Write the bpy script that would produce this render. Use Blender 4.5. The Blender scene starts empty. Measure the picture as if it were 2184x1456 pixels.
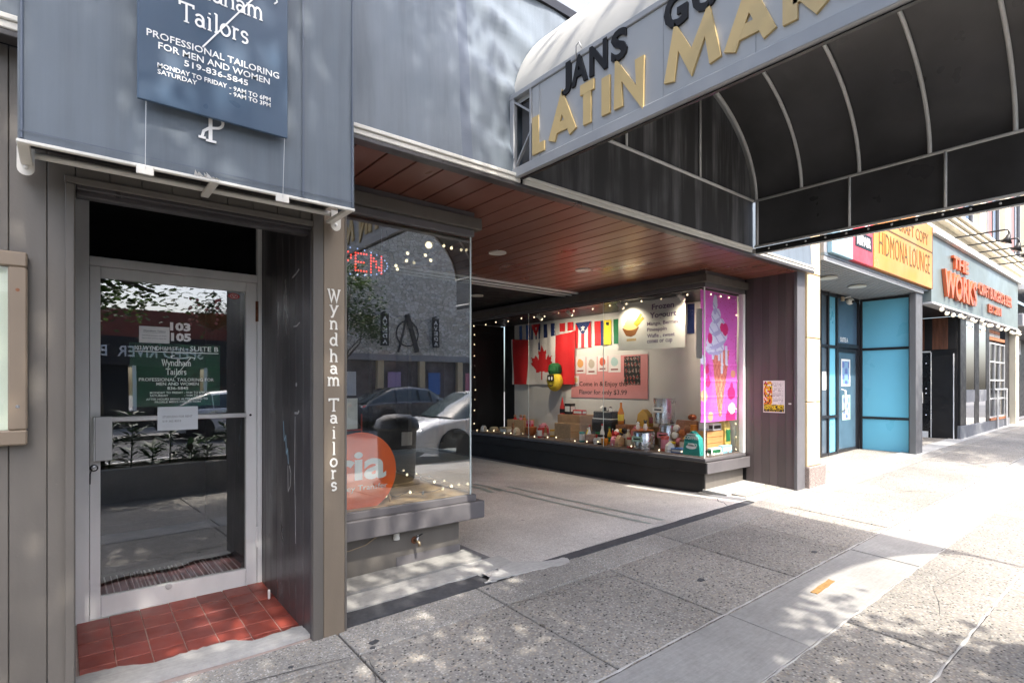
import bpy, bmesh, math, random
from mathutils import Vector, Matrix
random.seed(7)
SC = bpy.context.scene
COL = SC.collection
R = math.radians

# ---------------------------------------------------------------- camera
cam = bpy.data.cameras.new('camera')
cam.sensor_width = 36.0
cam.lens = 36.0 * 1176.0 / 2184.0
cam.shift_x = 0.0
cam.shift_y = 92.0 / 2184.0
cam.clip_start = 0.05
cam.clip_end = 400
camo = bpy.data.objects.new('camera', cam)
COL.objects.link(camo)
camo.location = (0, 0, 1.39)
camo.rotation_euler = (R(90), 0, R(-39.1))
SC.camera = camo

# ---------------------------------------------------------------- sky, sun, exposure
SUN_DIR = Vector((0.035, 0.565, -0.825)).normalized()      # the way the light travels
world = bpy.data.worlds.new('World')
SC.world = world
world.use_nodes = True
wn = world.node_tree.nodes
wl = world.node_tree.links
bg = wn['Background']
sky = wn.new('ShaderNodeTexSky')
sky.sky_type = 'NISHITA'
sky.sun_disc = False
sky.sun_elevation = math.asin(-SUN_DIR.z)
sky.sun_rotation = math.atan2(-SUN_DIR.x, -SUN_DIR.y)
sky.air_density = 1.0
sky.dust_density = 5.0
sky.ozone_density = 3.0
wl.new(sky.outputs[0], bg.inputs[0])
bg.inputs[1].default_value = 0.15
sun = bpy.data.lights.new('sun', 'SUN')
sun.energy = 2.0
sun.angle = R(0.55)
sun.color = (1.0, 0.945, 0.86)
suno = bpy.data.objects.new('sun', sun)
COL.objects.link(suno)
suno.location = (0, -8, 14)
suno.rotation_euler = SUN_DIR.to_track_quat('-Z', 'Y').to_euler()
vs = SC.view_settings
vs.view_transform = 'Standard'
vs.look = 'None'
vs.gamma = 1.0
vs.use_curve_mapping = False
vs.exposure = 2.18
SC.cycles.use_denoising = True
SC.cycles.max_bounces = 8
SC.cycles.diffuse_bounces = 4
SC.cycles.glossy_bounces = 4
SC.cycles.transparent_max_bounces = 16
SC.cycles.sample_clamp_indirect = 6.0
SC.cycles.caustics_reflective = False
SC.cycles.caustics_refractive = False

# ---------------------------------------------------------------- materials
def nodes(m):
    m.use_nodes = True
    nt = m.node_tree
    return nt, nt.nodes, nt.links, nt.nodes['Principled BSDF']

def pos(nt, stretch=(1, 1, 1)):
    g = nt.nodes.new('ShaderNodeNewGeometry')
    if stretch == (1, 1, 1):
        return g.outputs['Position']
    v = nt.nodes.new('ShaderNodeVectorMath'); v.operation = 'MULTIPLY'
    v.inputs[1].default_value = stretch
    nt.links.new(g.outputs['Position'], v.inputs[0])
    return v.outputs[0]

def noise(nt, vec, scale, detail=4, rough=0.55):
    n = nt.nodes.new('ShaderNodeTexNoise')
    n.inputs['Scale'].default_value = scale
    n.inputs['Detail'].default_value = detail
    n.inputs['Roughness'].default_value = rough
    nt.links.new(vec, n.inputs['Vector'])
    return n.outputs['Fac']

def ramp(nt, fac, stops, interp='LINEAR'):
    r = nt.nodes.new('ShaderNodeValToRGB')
    r.color_ramp.interpolation = interp
    e = r.color_ramp.elements
    while len(e) < len(stops):
        e.new(0.5)
    for el, (p, c) in zip(e, stops):
        el.position = p
        el.color = (c[0], c[1], c[2], 1) if len(c) == 3 else c
    nt.links.new(fac, r.inputs[0])
    return r.outputs[0]

def mixc(nt, fac, a, b, mode='MIX'):
    m = nt.nodes.new('ShaderNodeMix')
    m.data_type = 'RGBA'; m.blend_type = mode
    for i, s in ((0, fac), (6, a), (7, b)):
        if hasattr(s, 'is_linked'):
            nt.links.new(s, m.inputs[i])
        else:
            m.inputs[i].default_value = s if i == 0 else (s[0], s[1], s[2], 1)
    return m.outputs[2]

def bumpn(nt, h, strength, dist=0.01):
    b = nt.nodes.new('ShaderNodeBump')
    b.inputs['Strength'].default_value = strength
    b.inputs['Distance'].default_value = dist
    nt.links.new(h, b.inputs['Height'])
    return b.outputs[0]

def piece(nt, c, lo, hi):
    oi = nt.nodes.new('ShaderNodeObjectInfo')
    return mixc(nt, 1.0, c, ramp(nt, oi.outputs['Random'], [(0.0, (lo,) * 3), (1.0, (hi,) * 3)]), 'MULTIPLY')

def sc3(c, k):
    return tuple(min(1, x * k) for x in c)

MATS = {}
def mat(name, col, rough=0.6, metal=0.0, var=0.15, scale=3.0, stretch=(1, 1, 1), bump=0.0, bscale=80,
        spec=0.5, wear=None, wear_amt=0.5, wear_scale=18, coat=0.0, rvar=0.1, pv=0.0, streak=0.0, sspan=5.0):
    if name in MATS:
        return MATS[name]
    m = bpy.data.materials.new(name)
    nt, N, L, P = nodes(m)
    p = pos(nt, stretch)
    n1 = noise(nt, p, scale, 5)
    c = ramp(nt, n1, [(0.25, sc3(col, 1 - var)), (0.75, sc3(col, 1 + var))])
    if wear:
        n2 = noise(nt, pos(nt), wear_scale, 8, 0.7)
        f = ramp(nt, n2, [(1 - 0.5 * wear_amt, (0, 0, 0)), (1.06 - 0.5 * wear_amt, (1, 1, 1))])
        c = mixc(nt, f, c, wear)
    if pv:
        c = piece(nt, c, 1 - pv, 1 + pv)
    if streak:
        f = ramp(nt, noise(nt, pos(nt, (sspan, sspan, 0.22)), 2.2, 6, 0.65), [(0.34, (1 - streak,) * 3), (0.52, (1, 1, 1)), (0.74, (1 + streak * 0.7,) * 3)])
        c = mixc(nt, 1.0, c, f, 'MULTIPLY')
    L.new(c, P.inputs['Base Color'])
    rr = ramp(nt, noise(nt, p, scale * 2.3, 3), [(0.3, (max(0.02, rough - rvar),) * 3), (0.7, (min(1, rough + rvar),) * 3)])
    L.new(rr, P.inputs['Roughness'])
    P.inputs['Metallic'].default_value = metal
    P.inputs['Specular IOR Level'].default_value = spec
    P.inputs['Coat Weight'].default_value = coat
    if bump:
        L.new(bumpn(nt, noise(nt, pos(nt), bscale, 3), bump), P.inputs['Normal'])
    MATS[name] = m
    return m

def flat(name, col, rough=0.55, spec=0.3):
    return mat(name, col, rough, var=0.05, scale=9, spec=spec, rvar=0.04)

def emis(name, col, strength):
    if name in MATS:
        return MATS[name]
    m = bpy.data.materials.new(name)
    nt, N, L, P = nodes(m)
    P.inputs['Base Color'].default_value = (*col, 1)
    P.inputs['Emission Color'].default_value = (*col, 1)
    P.inputs['Emission Strength'].default_value = strength
    MATS[name] = m
    return m

def glass(name, ior=1.5, gain=1.6, tint=(0.93, 0.96, 0.95), base=0.0, dirt=0.02):
    m = bpy.data.materials.new(name)
    nt, N, L, P = nodes(m)
    N.remove(P)
    out = N['Material Output']
    tr = N.new('ShaderNodeBsdfTransparent'); tr.inputs[0].default_value = (*tint, 1)
    gl = N.new('ShaderNodeBsdfGlossy'); gl.inputs['Roughness'].default_value = 0.0
    gl.inputs[0].default_value = (0.97, 0.98, 1.0, 1)
    df = N.new('ShaderNodeBsdfDiffuse'); df.inputs[0].default_value = (0.6, 0.6, 0.58, 1)
    fr = N.new('ShaderNodeFresnel'); fr.inputs[0].default_value = ior
    # slow waviness of old plate glass
    bn = bumpn(nt, noise(nt, pos(nt), 1.6, 1), 0.06, 0.01)
    L.new(bn, gl.inputs['Normal'])
    ma = N.new('ShaderNodeMath'); ma.operation = 'MULTIPLY_ADD'; ma.use_clamp = True
    ma.inputs[1].default_value = gain; ma.inputs[2].default_value = base
    # the far side of the thin pane adds no reflection of its own
    geo = N.new('ShaderNodeNewGeometry')
    iv = N.new('ShaderNodeMath'); iv.operation = 'SUBTRACT'; iv.inputs[0].default_value = 1.0
    L.new(geo.outputs['Backfacing'], iv.inputs[1])
    mb_ = N.new('ShaderNodeMath'); mb_.operation = 'MULTIPLY'
    L.new(fr.outputs[0], ma.inputs[0])
    L.new(ma.outputs[0], mb_.inputs[0]); L.new(iv.outputs[0], mb_.inputs[1])
    mx = N.new('ShaderNodeMixShader')
    L.new(mb_.outputs[0], mx.inputs[0]); L.new(tr.outputs[0], mx.inputs[1]); L.new(gl.outputs[0], mx.inputs[2])
    md = N.new('ShaderNodeMixShader')
    dn = ramp(nt, noise(nt, pos(nt), 6, 6, 0.7), [(0.45, (dirt * 0.3,) * 3), (0.75, (dirt * 2,) * 3)])
    L.new(dn, md.inputs[0]); L.new(mx.outputs[0], md.inputs[1]); L.new(df.outputs[0], md.inputs[2])
    L.new(md.outputs[0], out.inputs[0])
    MATS[name] = m
    return m

def film(name, col, alpha):
    m = bpy.data.materials.new(name)
    nt, N, L, P = nodes(m)
    P.inputs['Base Color'].default_value = (*col, 1)
    P.inputs['Alpha'].default_value = alpha
    P.inputs['Roughness'].default_value = 0.4
    MATS[name] = m
    return m

def aggregate(name, base, dark, light, scale, pd=0.12, pl=0.18, tint=(0.4, 0.33, 0.24), cracks=True):
    m = bpy.data.materials.new(name)
    nt, N, L, P = nodes(m)
    p = pos(nt)
    v = N.new('ShaderNodeTexVoronoi'); v.inputs['Scale'].default_value = scale
    L.new(p, v.inputs['Vector'])
    sep = N.new('ShaderNodeSeparateColor'); L.new(v.outputs['Color'], sep.inputs[0])
    c = ramp(nt, sep.outputs[0], [(0, dark), (pd, sc3(base, 0.78)), (0.45, base), (0.72, sc3(base, 1.15)), (1 - pl, light)], 'CONSTANT')
    # warm pebbles
    c = mixc(nt, ramp(nt, sep.outputs[1], [(0.80, (0, 0, 0)), (0.82, (0.55,) * 3)]), c, tint)
    # fine matrix between stones
    f = ramp(nt, v.outputs['Distance'], [(0.35, (0, 0, 0)), (0.62, (0.75,) * 3)])
    c = mixc(nt, f, c, sc3(base, 0.86))
    # grime in large soft patches, darker foot traffic and small gum spots
    g1 = ramp(nt, noise(nt, p, 0.9, 6, 0.6), [(0.3, (0.72,) * 3), (0.7, (1.12,) * 3)])
    c = mixc(nt, 1.0, c, g1, 'MULTIPLY')
    g2 = ramp(nt, noise(nt, p, 7.5, 5, 0.7), [(0.62, (1, 1, 1)), (0.78, (0.68, 0.66, 0.64))])
    c = mixc(nt, 1.0, c, g2, 'MULTIPLY')
    v2 = N.new('ShaderNodeTexVoronoi'); v2.inputs['Scale'].default_value = 2.3
    L.new(p, v2.inputs['Vector'])
    gum = ramp(nt, v2.outputs['Distance'], [(0.035, (0.35,) * 3), (0.06, (1, 1, 1))])
    c = mixc(nt, 0.8, c, gum, 'MULTIPLY')
    c = piece(nt, c, 0.86, 1.10)
    L.new(c, P.inputs['Base Color'])
    P.inputs['Roughness'].default_value = 0.85
    P.inputs['Specular IOR Level'].default_value = 0.3
    L.new(bumpn(nt, v.outputs['Distance'], 0.35, 0.004), P.inputs['Normal'])
    MATS[name] = m
    return m

def concrete(name, col, brushed=0.0):
    m = bpy.data.materials.new(name)
    nt, N, L, P = nodes(m)
    p = pos(nt)
    c = ramp(nt, noise(nt, p, 1.3, 7, 0.62), [(0.28, sc3(col, 0.74)), (0.72, sc3(col, 1.14))])
    s = ramp(nt, noise(nt, pos(nt, (5, 60, 5)), 1.5, 3), [(0.3, (0.9,) * 3), (0.7, (1.06,) * 3)])
    c = mixc(nt, 1.0, c, s, 'MULTIPLY')
    g2 = ramp(nt, noise(nt, p, 30, 4, 0.7), [(0.3, (0.86,) * 3), (0.6, (1.03,) * 3)])
    c = mixc(nt, 1.0, c, g2, 'MULTIPLY')
    g3 = ramp(nt, noise(nt, p, 5.0, 6, 0.75), [(0.66, (1, 1, 1)), (0.80, (0.62, 0.6, 0.58))])
    c = mixc(nt, 1.0, c, g3, 'MULTIPLY')
    c = piece(nt, c, 0.9, 1.06)
    L.new(c, P.inputs['Base Color'])
    P.inputs['Roughness'].default_value = 0.85
    L.new(bumpn(nt, noise(nt, p, 120, 3), 0.25, 0.003), P.inputs['Normal'])
    MATS[name] = m
    return m

def streaky(name, col, light, rough=0.55, sx=9, amt=0.8):
    """dark cloth with pale run marks down it"""
    m = bpy.data.materials.new(name)
    nt, N, L, P = nodes(m)
    f = noise(nt, pos(nt, (sx, sx, 0.35)), 1.6, 5, 0.6)
    f = ramp(nt, f, [(0.45, (0, 0, 0)), (0.72, (amt,) * 3)])
    big = ramp(nt, noise(nt, pos(nt), 1.1, 3), [(0.35, (0.1,) * 3), (0.6, (1,) * 3)])
    f2 = N.new('ShaderNodeMath'); f2.operation = 'MULTIPLY'
    L.new(f, f2.inputs[0]); L.new(big, f2.inputs[1])
    c = mixc(nt, f2.outputs[0], col, light)
    L.new(c, P.inputs['Base Color'])
    P.inputs['Roughness'].default_value = rough
    L.new(bumpn(nt, noise(nt, pos(nt), 500, 2), 0.15, 0.002), P.inputs['Normal'])
    MATS[name] = m
    return m

def leafmat(name, c1, c2):
    m = bpy.data.materials.new(name)
    nt, N, L, P = nodes(m)
    c = ramp(nt, noise(nt, pos(nt), 2.2, 4), [(0.3, c1), (0.7, c2)])
    L.new(c, P.inputs['Base Color'])
    P.inputs['Roughness'].default_value = 0.5
    tl = N.new('ShaderNodeBsdfTranslucent'); L.new(c, tl.inputs[0])
    mx = N.new('ShaderNodeMixShader'); mx.inputs[0].default_value = 0.3
    L.new(P.outputs[0], mx.inputs[1]); L.new(tl.outputs[0], mx.inputs[2])
    L.new(mx.outputs[0], N['Material Output'].inputs[0])
    MATS[name] = m
    return m

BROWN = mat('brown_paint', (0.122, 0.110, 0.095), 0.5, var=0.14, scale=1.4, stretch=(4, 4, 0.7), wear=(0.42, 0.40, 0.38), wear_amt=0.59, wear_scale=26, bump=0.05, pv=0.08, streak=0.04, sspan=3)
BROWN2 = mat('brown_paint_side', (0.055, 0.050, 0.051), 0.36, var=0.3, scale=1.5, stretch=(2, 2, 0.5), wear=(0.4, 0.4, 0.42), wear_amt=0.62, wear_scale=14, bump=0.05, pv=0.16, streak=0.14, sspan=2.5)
TAUPE = mat('taupe_paint', (0.19, 0.152, 0.11), 0.5, var=0.12, scale=1.5, stretch=(4, 4, 0.6), wear=(0.5, 0.48, 0.45), wear_amt=0.52, wear_scale=22, bump=0.05)
PLUM = mat('plum_paint', (0.085, 0.068, 0.067), 0.45, var=0.10, scale=1.2, stretch=(2, 2, 0.5), wear=(0.45, 0.43, 0.43), wear_amt=0.56, wear_scale=24, bump=0.05)
SILLM = mat('sill_metal', (0.13, 0.122, 0.125), 0.45, 0.15, var=0.12, scale=3, wear=(0.5, 0.5, 0.5), wear_amt=0.55, wear_scale=25)
BLACKM = mat('black_metal', (0.014, 0.013, 0.013), 0.42, 0.1, var=0.25, scale=3)
BRONZE = mat('bronze_frame', (0.03, 0.03, 0.035), 0.4, 0.4, var=0.15)
ALU = mat('aluminium', (0.80, 0.80, 0.78), 0.45, 0.0, var=0.10, scale=2.2, stretch=(3, 3, 0.8), wear=(0.2, 0.18, 0.16), wear_amt=0.55, wear_scale=20)
ALUL = mat('light_aluminium', (0.58, 0.58, 0.57), 0.4, 0.35, var=0.08)
WHITEP = mat('white_enamel', (0.66, 0.64, 0.58), 0.4, var=0.12, wear=(0.3, 0.25, 0.2), wear_amt=0.55, wear_scale=30)
CANVAS = mat('grey_canvas', (0.120, 0.147, 0.175), 0.62, var=0.10, scale=1.2, bump=0.10, bscale=420, wear=(0.36, 0.39, 0.43), wear_amt=0.52, wear_scale=40, streak=0.16)
CANVASD = mat('dark_seam_canvas', (0.095, 0.118, 0.155), 0.6, var=0.06, bump=0.1, bscale=420)
NAVY = mat('navy_board', (0.050, 0.085, 0.135), 0.35, var=0.08, scale=1.5)
WHITE = flat('white_lettering', (0.84, 0.84, 0.82), 0.45)
CREAMLET = flat('cream_lettering', (0.72, 0.70, 0.64), 0.5)
BLACKC = streaky('black_canopy_cloth', (0.045, 0.044, 0.045), (0.34, 0.34, 0.35), 0.5, 5, 0.85)
BLACKD = mat('black_canopy_lining', (0.055, 0.054, 0.055), 0.36, var=0.55, scale=1.3, bump=0.08, bscale=300)
VINYL = mat('white_vinyl', (0.42, 0.41, 0.38), 0.5, var=0.10, scale=1.6, wear=(0.4, 0.38, 0.33), wear_amt=0.56, wear_scale=9)
RIBM = mat('rib_metal', (0.64, 0.64, 0.62), 0.5, 0.0, var=0.12, scale=6, wear=(0.12, 0.1, 0.09), wear_amt=0.58, wear_scale=30)
SIGNG = mat('grey_sign_sheet', (0.42, 0.425, 0.42), 0.45, var=0.07, scale=1.0)
SIGNF = mat('grey_sign_frame', (0.35, 0.355, 0.36), 0.5, 0.1, var=0.1, wear=(0.6, 0.6, 0.58), wear_amt=0.52, wear_scale=35)
GOLD = mat('gold_letter', (0.60, 0.44, 0.20), 0.45, var=0.07)
BLACKL = flat('black_letter', (0.012, 0.012, 0.014), 0.4)
SOFFIT = mat('soffit_plank', (0.19, 0.072, 0.048), 0.34, var=0.14, scale=0.8, stretch=(1, 0.5, 1), pv=0.10)
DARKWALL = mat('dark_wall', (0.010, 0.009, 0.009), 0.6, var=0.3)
TILE = mat('red_quarry_tile', (0.235, 0.046, 0.031), 0.42, var=0.22, scale=5.0, wear=(0.36, 0.16, 0.12), wear_amt=0.66, wear_scale=14, bump=0.06, pv=0.22)
GROUT = concrete('grout', (0.42, 0.33, 0.29))
AGG = aggregate('exposed_aggregate', (0.275, 0.258, 0.230), (0.04, 0.039, 0.038), (0.40, 0.38, 0.34), 80, 0.10, 0.16)
AGGF = aggregate('fine_aggregate', (0.31, 0.297, 0.27), (0.10, 0.095, 0.09), (0.50, 0.48, 0.45), 110, 0.07, 0.14)
TERR = aggregate('terrazzo', (0.72, 0.69, 0.64), (0.4, 0.38, 0.36), (0.8, 0.78, 0.74), 120, 0.08, 0.14)
CONC = concrete('smooth_concrete', (0.285, 0.277, 0.258))
CONC2 = concrete('pale_cement', (0.42, 0.41, 0.385))
MORTAR = concrete('joint_mortar', (0.07, 0.065, 0.06))
ASPH = mat('asphalt_fill', (0.055, 0.056, 0.06), 0.85, var=0.25, scale=14, bump=0.3, bscale=150)
ROADM = mat('road_asphalt', (0.075, 0.075, 0.078), 0.9, var=0.2, scale=4, bump=0.2, bscale=120)
GREENI = mat('green_inlay', (0.30, 0.34, 0.31), 0.6, var=0.2, scale=20)
STONE = mat('beige_stone', (0.55, 0.43, 0.265), 0.8, var=0.12, scale=3, stretch=(6, 6, 1), bump=0.15, bscale=60)
GRANITE = aggregate('speckled_granite', (0.26, 0.215, 0.195), (0.12, 0.1, 0.09), (0.4, 0.36, 0.33), 90, 0.2, 0.15, (0.3, 0.2, 0.17))
CREAM = mat('cream_stone', (0.62, 0.56, 0.44), 0.85, var=0.12, scale=2, stretch=(3, 3, 0.7), bump=0.15, bscale=40)
GLASSW = glass('window_glass', 1.5, 4.2, base=0.09, dirt=0.010)
GLASSD = glass('door_glass', 1.5, 3.0, (0.86, 0.88, 0.87), base=0.08, dirt=0.008)
GLASSX = glass('display_glass', 1.45, 1.0, (0.97, 0.98, 0.98), base=0.0, dirt=0.006)
GLASSE = mat('glass_edge', (0.62, 0.70, 0.68), 0.25, var=0.1)
BLACKG = mat('black_glass', (0.006, 0.006, 0.007), 0.08, var=0.1, rvar=0.03)
PAPER = flat('white_paper', (0.72, 0.72, 0.70), 0.7)
INK = flat('grey_ink', (0.16, 0.16, 0.18), 0.7)
CHROME = mat('chrome', (0.62, 0.62, 0.63), 0.2, 0.95, var=0.06)
RUST = mat('rust', (0.16, 0.06, 0.025), 0.8, var=0.4, scale=30)
WOODL = mat('pale_wood', (0.46, 0.29, 0.15), 0.6, var=0.25, scale=6, stretch=(1, 6, 6))
WOODR = mat('red_barn_wood', (0.14, 0.055, 0.03), 0.7, var=0.5, scale=3, stretch=(6, 6, 0.6))
BLUEP = mat('blue_panel', (0.17, 0.52, 0.70), 0.32, var=0.05, scale=0.8)
GREYP = mat('grey_post', (0.25, 0.25, 0.26), 0.5, 0.1, var=0.08)
BULB = emis('warm_bulb', (1.0, 0.80, 0.50), 0.55)
BULBD = emis('dim_bulb', (0.9, 0.72, 0.42), 0.16)
BULBX = mat('dead_bulb', (0.45, 0.43, 0.40), 0.15)
BULBW = emis('milky_bulb', (1.0, 0.90, 0.72), 0.16)
DOWNL = emis('downlight_lens', (1.0, 0.62, 0.38), 0.6)
DOWNW = emis('white_downlight_lens', (1.0, 0.97, 0.9), 0.2)
REDLED = emis('red_led', (1.0, 0.06, 0.03), 0.5)
BLUELED = emis('blue_led', (0.40, 0.55, 1.0), 0.25)

# ---------------------------------------------------------------- mesh helpers
FY = (Vector((1, 0, 0)), Vector((0, 0, 1)))        # faces the street (-Y)
FX = (Vector((0, -1, 0)), Vector((0, 0, 1)))       # faces -X
FB = (Vector((-1, 0, 0)), Vector((0, 0, 1)))       # faces +Y (across the street)
FZ = (Vector((1, 0, 0)), Vector((0, 1, 0)))        # lies flat, faces up

class MB:
    def __init__(s):
        s.v = []; s.f = []; s.m = []; s.cm = 0
    def add(s, vs_, fs_):
        n = len(s.v)
        s.v += [tuple(v) for v in vs_]
        for f in fs_:
            s.f.append(tuple(i + n for i in f)); s.m.append(s.cm)
        return s
    def box(s, x0, x1, y0, y1, z0, z1):
        vs_ = [(x, y, z) for z in (z0, z1) for y in (y0, y1) for x in (x0, x1)]
        return s.add(vs_, [(0, 2, 3, 1), (4, 5, 7, 6), (0, 1, 5, 4), (2, 6, 7, 3), (0, 4, 6, 2), (1, 3, 7, 5)])
    def bar(s, p, q, w, h, up=(0, 0, 1)):
        p = Vector(p); q = Vector(q); d = (q - p).normalized(); up = Vector(up)
        if abs(d.dot(up)) > 0.98:
            up = Vector((0, 1, 0))
        a = d.cross(up).normalized() * (w / 2); b = a.cross(d).normalized() * (h / 2)
        vs_ = [o + i * a + j * b for o in (p, q) for j in (-1, 1) for i in (-1, 1)]
        return s.add(vs_, [(0, 1, 3, 2), (4, 6, 7, 5), (0, 4, 5, 1), (2, 3, 7, 6), (0, 2, 6, 4), (1, 5, 7, 3)])
    def tube(s, pts, r, n=8, caps=True):
        pts = [Vector(p) for p in pts]
        rs = r if isinstance(r, (list, tuple)) else [r] * len(pts)
        vs_ = []; fs_ = []
        prev = None
        for i, p in enumerate(pts):
            d = (pts[min(i + 1, len(pts) - 1)] - pts[max(i - 1, 0)]).normalized()
            if prev is None:
                a = d.orthogonal().normalized()
            else:
                a = (prev - d * prev.dot(d)).normalized()
            prev = a
            b = d.cross(a)
            for k in range(n):
                t = 2 * math.pi * k / n
                vs_.append(p + (a * math.cos(t) + b * math.sin(t)) * rs[i])
        for i in range(len(pts) - 1):
            for k in range(n):
                k2 = (k + 1) % n
                fs_.append((i * n + k, i * n + k2, (i + 1) * n + k2, (i + 1) * n + k))
        if caps:
            fs_.append(tuple(range(n))[::-1]); fs_.append(tuple((len(pts) - 1) * n + k for k in range(n)))
        return s.add(vs_, fs_)
    def lathe(s, prof, n=16, c=(0, 0, 0), axis='Z'):
        vs_ = []; fs_ = []
        for r, z in prof:
            for k in range(n):
                t = 2 * math.pi * k / n
                a, b = r * math.cos(t), r * math.sin(t)
                v = (a, b, z) if axis == 'Z' else ((z, a, b) if axis == 'X' else (b, z, a))
                vs_.append((v[0] + c[0], v[1] + c[1], v[2] + c[2]))
        for i in range(len(prof) - 1):
            for k in range(n):
                k2 = (k + 1) % n
                fs_.append((i * n + k, i * n + k2, (i + 1) * n + k2, (i + 1) * n + k))
        if prof[0][0] > 1e-4: fs_.append(tuple(range(n))[::-1])
        if prof[-1][0] > 1e-4: fs_.append(tuple((len(prof) - 1) * n + k for k in range(n)))
        return s.add(vs_, fs_)
    def sphere(s, c, r, n=10, m=7, sc=(1, 1, 1)):
        prof = [(max(1e-5, r * math.sin(math.pi * i / m)), -r * math.cos(math.pi * i / m)) for i in range(m + 1)]
        k = len(s.v)
        s.lathe(prof, n)
        for i in range(k, len(s.v)):
            x, y, z = s.v[i]; s.v[i] = (c[0] + x * sc[0], c[1] + y * sc[1], c[2] + z * sc[2])
        return s
    def plate(s, poly, o, fr, d, z=0.0):
        """2D outline in a frame (origin, x axis, y axis), d thick towards the viewer's side, back at offset z"""
        o = Vector(o); ax, ay = fr; n = ax.cross(ay)
        A = 0.5 * sum(poly[i][0] * poly[(i + 1) % len(poly)][1] - poly[(i + 1) % len(poly)][0] * poly[i][1] for i in range(len(poly)))
        if A < 0: poly = poly[::-1]
        k = len(poly)
        lo = [o + ax * x + ay * y + n * z for x, y in poly]
        hi = [q + n * d for q in lo]
        fs_ = [tuple(range(k))[::-1], tuple(range(k, 2 * k))] + [(i, (i + 1) % k, k + (i + 1) % k, k + i) for i in range(k)]
        return s.add(lo + hi, fs_)
    def rect(s, x0, x1, y0, y1, o, fr, d=0.002, z=0.0):
        return s.plate([(x0, y0), (x1, y0), (x1, y1), (x0, y1)], o, fr, d, z)
    def disc(s, cx, cy, rx, ry, o, fr, d=0.002, z=0.0, n=20):
        return s.plate([(cx + rx * math.cos(2 * math.pi * i / n), cy + ry * math.sin(2 * math.pi * i / n)) for i in range(n)], o, fr, d, z)
    def ribbon(s, pts, w, o, fr, d=0.002, z=0.0, closed=False):
        P = [Vector((p[0], p[1])) for p in pts]
        n = len(P); L_ = []; R_ = []
        for i in range(n):
            a = P[(i - 1) % n] if (closed or i > 0) else P[i]
            b = P[(i + 1) % n] if (closed or i < n - 1) else P[i]
            d0 = (P[i] - a); d1 = (b - P[i])
            if d0.length < 1e-7: d0 = d1
            if d1.length < 1e-7: d1 = d0
            d0 = d0.normalized(); d1 = d1.normalized()
            t = (d0 + d1)
            t = t.normalized() if t.length > 1e-4 else d0
            nn = Vector((-t.y, t.x)); k = 1 / max(0.4, nn.dot(Vector((-d0.y, d0.x))))
            ww = w[i] if isinstance(w, (list, tuple)) else w
            L_.append(P[i] + nn * (ww / 2 * k)); R_.append(P[i] - nn * (ww / 2 * k))
        o = Vector(o); ax, ay = fr; nrm = ax.cross(ay)
        def T(p, h): return o + ax * p.x + ay * p.y + nrm * h
        vs_ = []
        for i in range(n):
            vs_ += [T(L_[i], z), T(R_[i], z), T(L_[i], z + d), T(R_[i], z + d)]
        fs_ = []
        for i in range(n if closed else n - 1):
            a = 4 * i; b = 4 * ((i + 1) % n)
            fs_ += [(a + 2, a + 3, b + 3, b + 2), (a, b, b + 1, a + 1), (a, a + 2, b + 2, b), (a + 1, b + 1, b + 3, a + 3)]
        if not closed:
            e = 4 * (n - 1)
            fs_ += [(0, 1, 3, 2), (e, e + 2, e + 3, e + 1)]
        return s.add(vs_, fs_)
    def text(s, body, o, fr, w, h, d=0.002, z=0.0, bold=0.0, slant=0.0, res=2):
        """lettering fitted to a box w wide and h high, its lower left corner at o"""
        cu = bpy.data.curves.new('lettering', 'FONT')
        cu.body = body; cu.size = 1.0; cu.extrude = 0.0; cu.offset = bold; cu.resolution_u = res; cu.shear = slant
        ob = bpy.data.objects.new('lettering', cu)
        me = ob.to_mesh()
        vs2 = [v.co.copy() for v in me.vertices]
        fs2 = [tuple(p.vertices) for p in me.polygons]
        # outline edges for the side walls
        cnt = {}
        for f in fs2:
            for i in range(len(f)):
                e = (f[i], f[(i + 1) % len(f)])
                k = (min(e), max(e)); cnt.setdefault(k, []).append(e)
        x0 = min(v.x for v in vs2); x1 = max(v.x for v in vs2); y0 = min(v.y for v in vs2); y1 = max(v.y for v in vs2)
        kx = w / (x1 - x0); ky = h / (y1 - y0)
        o = Vector(o); ax, ay = fr; nrm = ax.cross(ay)
        k = len(vs2)
        P = [o + ax * ((v.x - x0) * kx) + ay * ((v.y - y0) * ky) for v in vs2]
        up = sum((vs2[f[1]] - vs2[f[0]]).cross(vs2[f[2]] - vs2[f[0]]).z for f in fs2) >= 0
        fs3 = [f if up else f[::-1] for f in fs2]
        sides = [(e[0][0], e[0][1], e[0][1] + k, e[0][0] + k) for e in cnt.values() if len(e) == 1]
        if not up: sides = [q[::-1] for q in sides]
        s.add([p + nrm * z for p in P] + [p + nrm * (z + d) for p in P], [tuple(i + k for i in f) for f in fs3] + sides)
        ob.to_mesh_clear()
        bpy.data.objects.remove(ob); bpy.data.curves.remove(cu)
        return s
    def build(s, name, m, parent=None, local=False, bevel=0.0, smooth=False, seg=1):
        me = bpy.data.meshes.new(name)
        me.from_pydata(s.v, [], s.f)
        ms = m if isinstance(m, (list, tuple)) else [m]
        for q in ms: me.materials.append(q)
        if len(ms) > 1: me.polygons.foreach_set('material_index', s.m)
        if bevel > 0:
            bm = bmesh.new(); bm.from_mesh(me)
            bmesh.ops.bevel(bm, geom=[e for e in bm.edges if len(e.link_faces) == 2 and e.calc_face_angle(0) > 0.6], offset=bevel, segments=seg, profile=0.5, affect='EDGES', clamp_overlap=True)
            bm.to_mesh(me); bm.free()
        if smooth:
            me.polygons.foreach_set('use_smooth', [True] * len(me.polygons))
            if smooth != 'all':
                try: me.set_sharp_from_angle(angle=R(40))
                except Exception: pass
        me.update()
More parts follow.
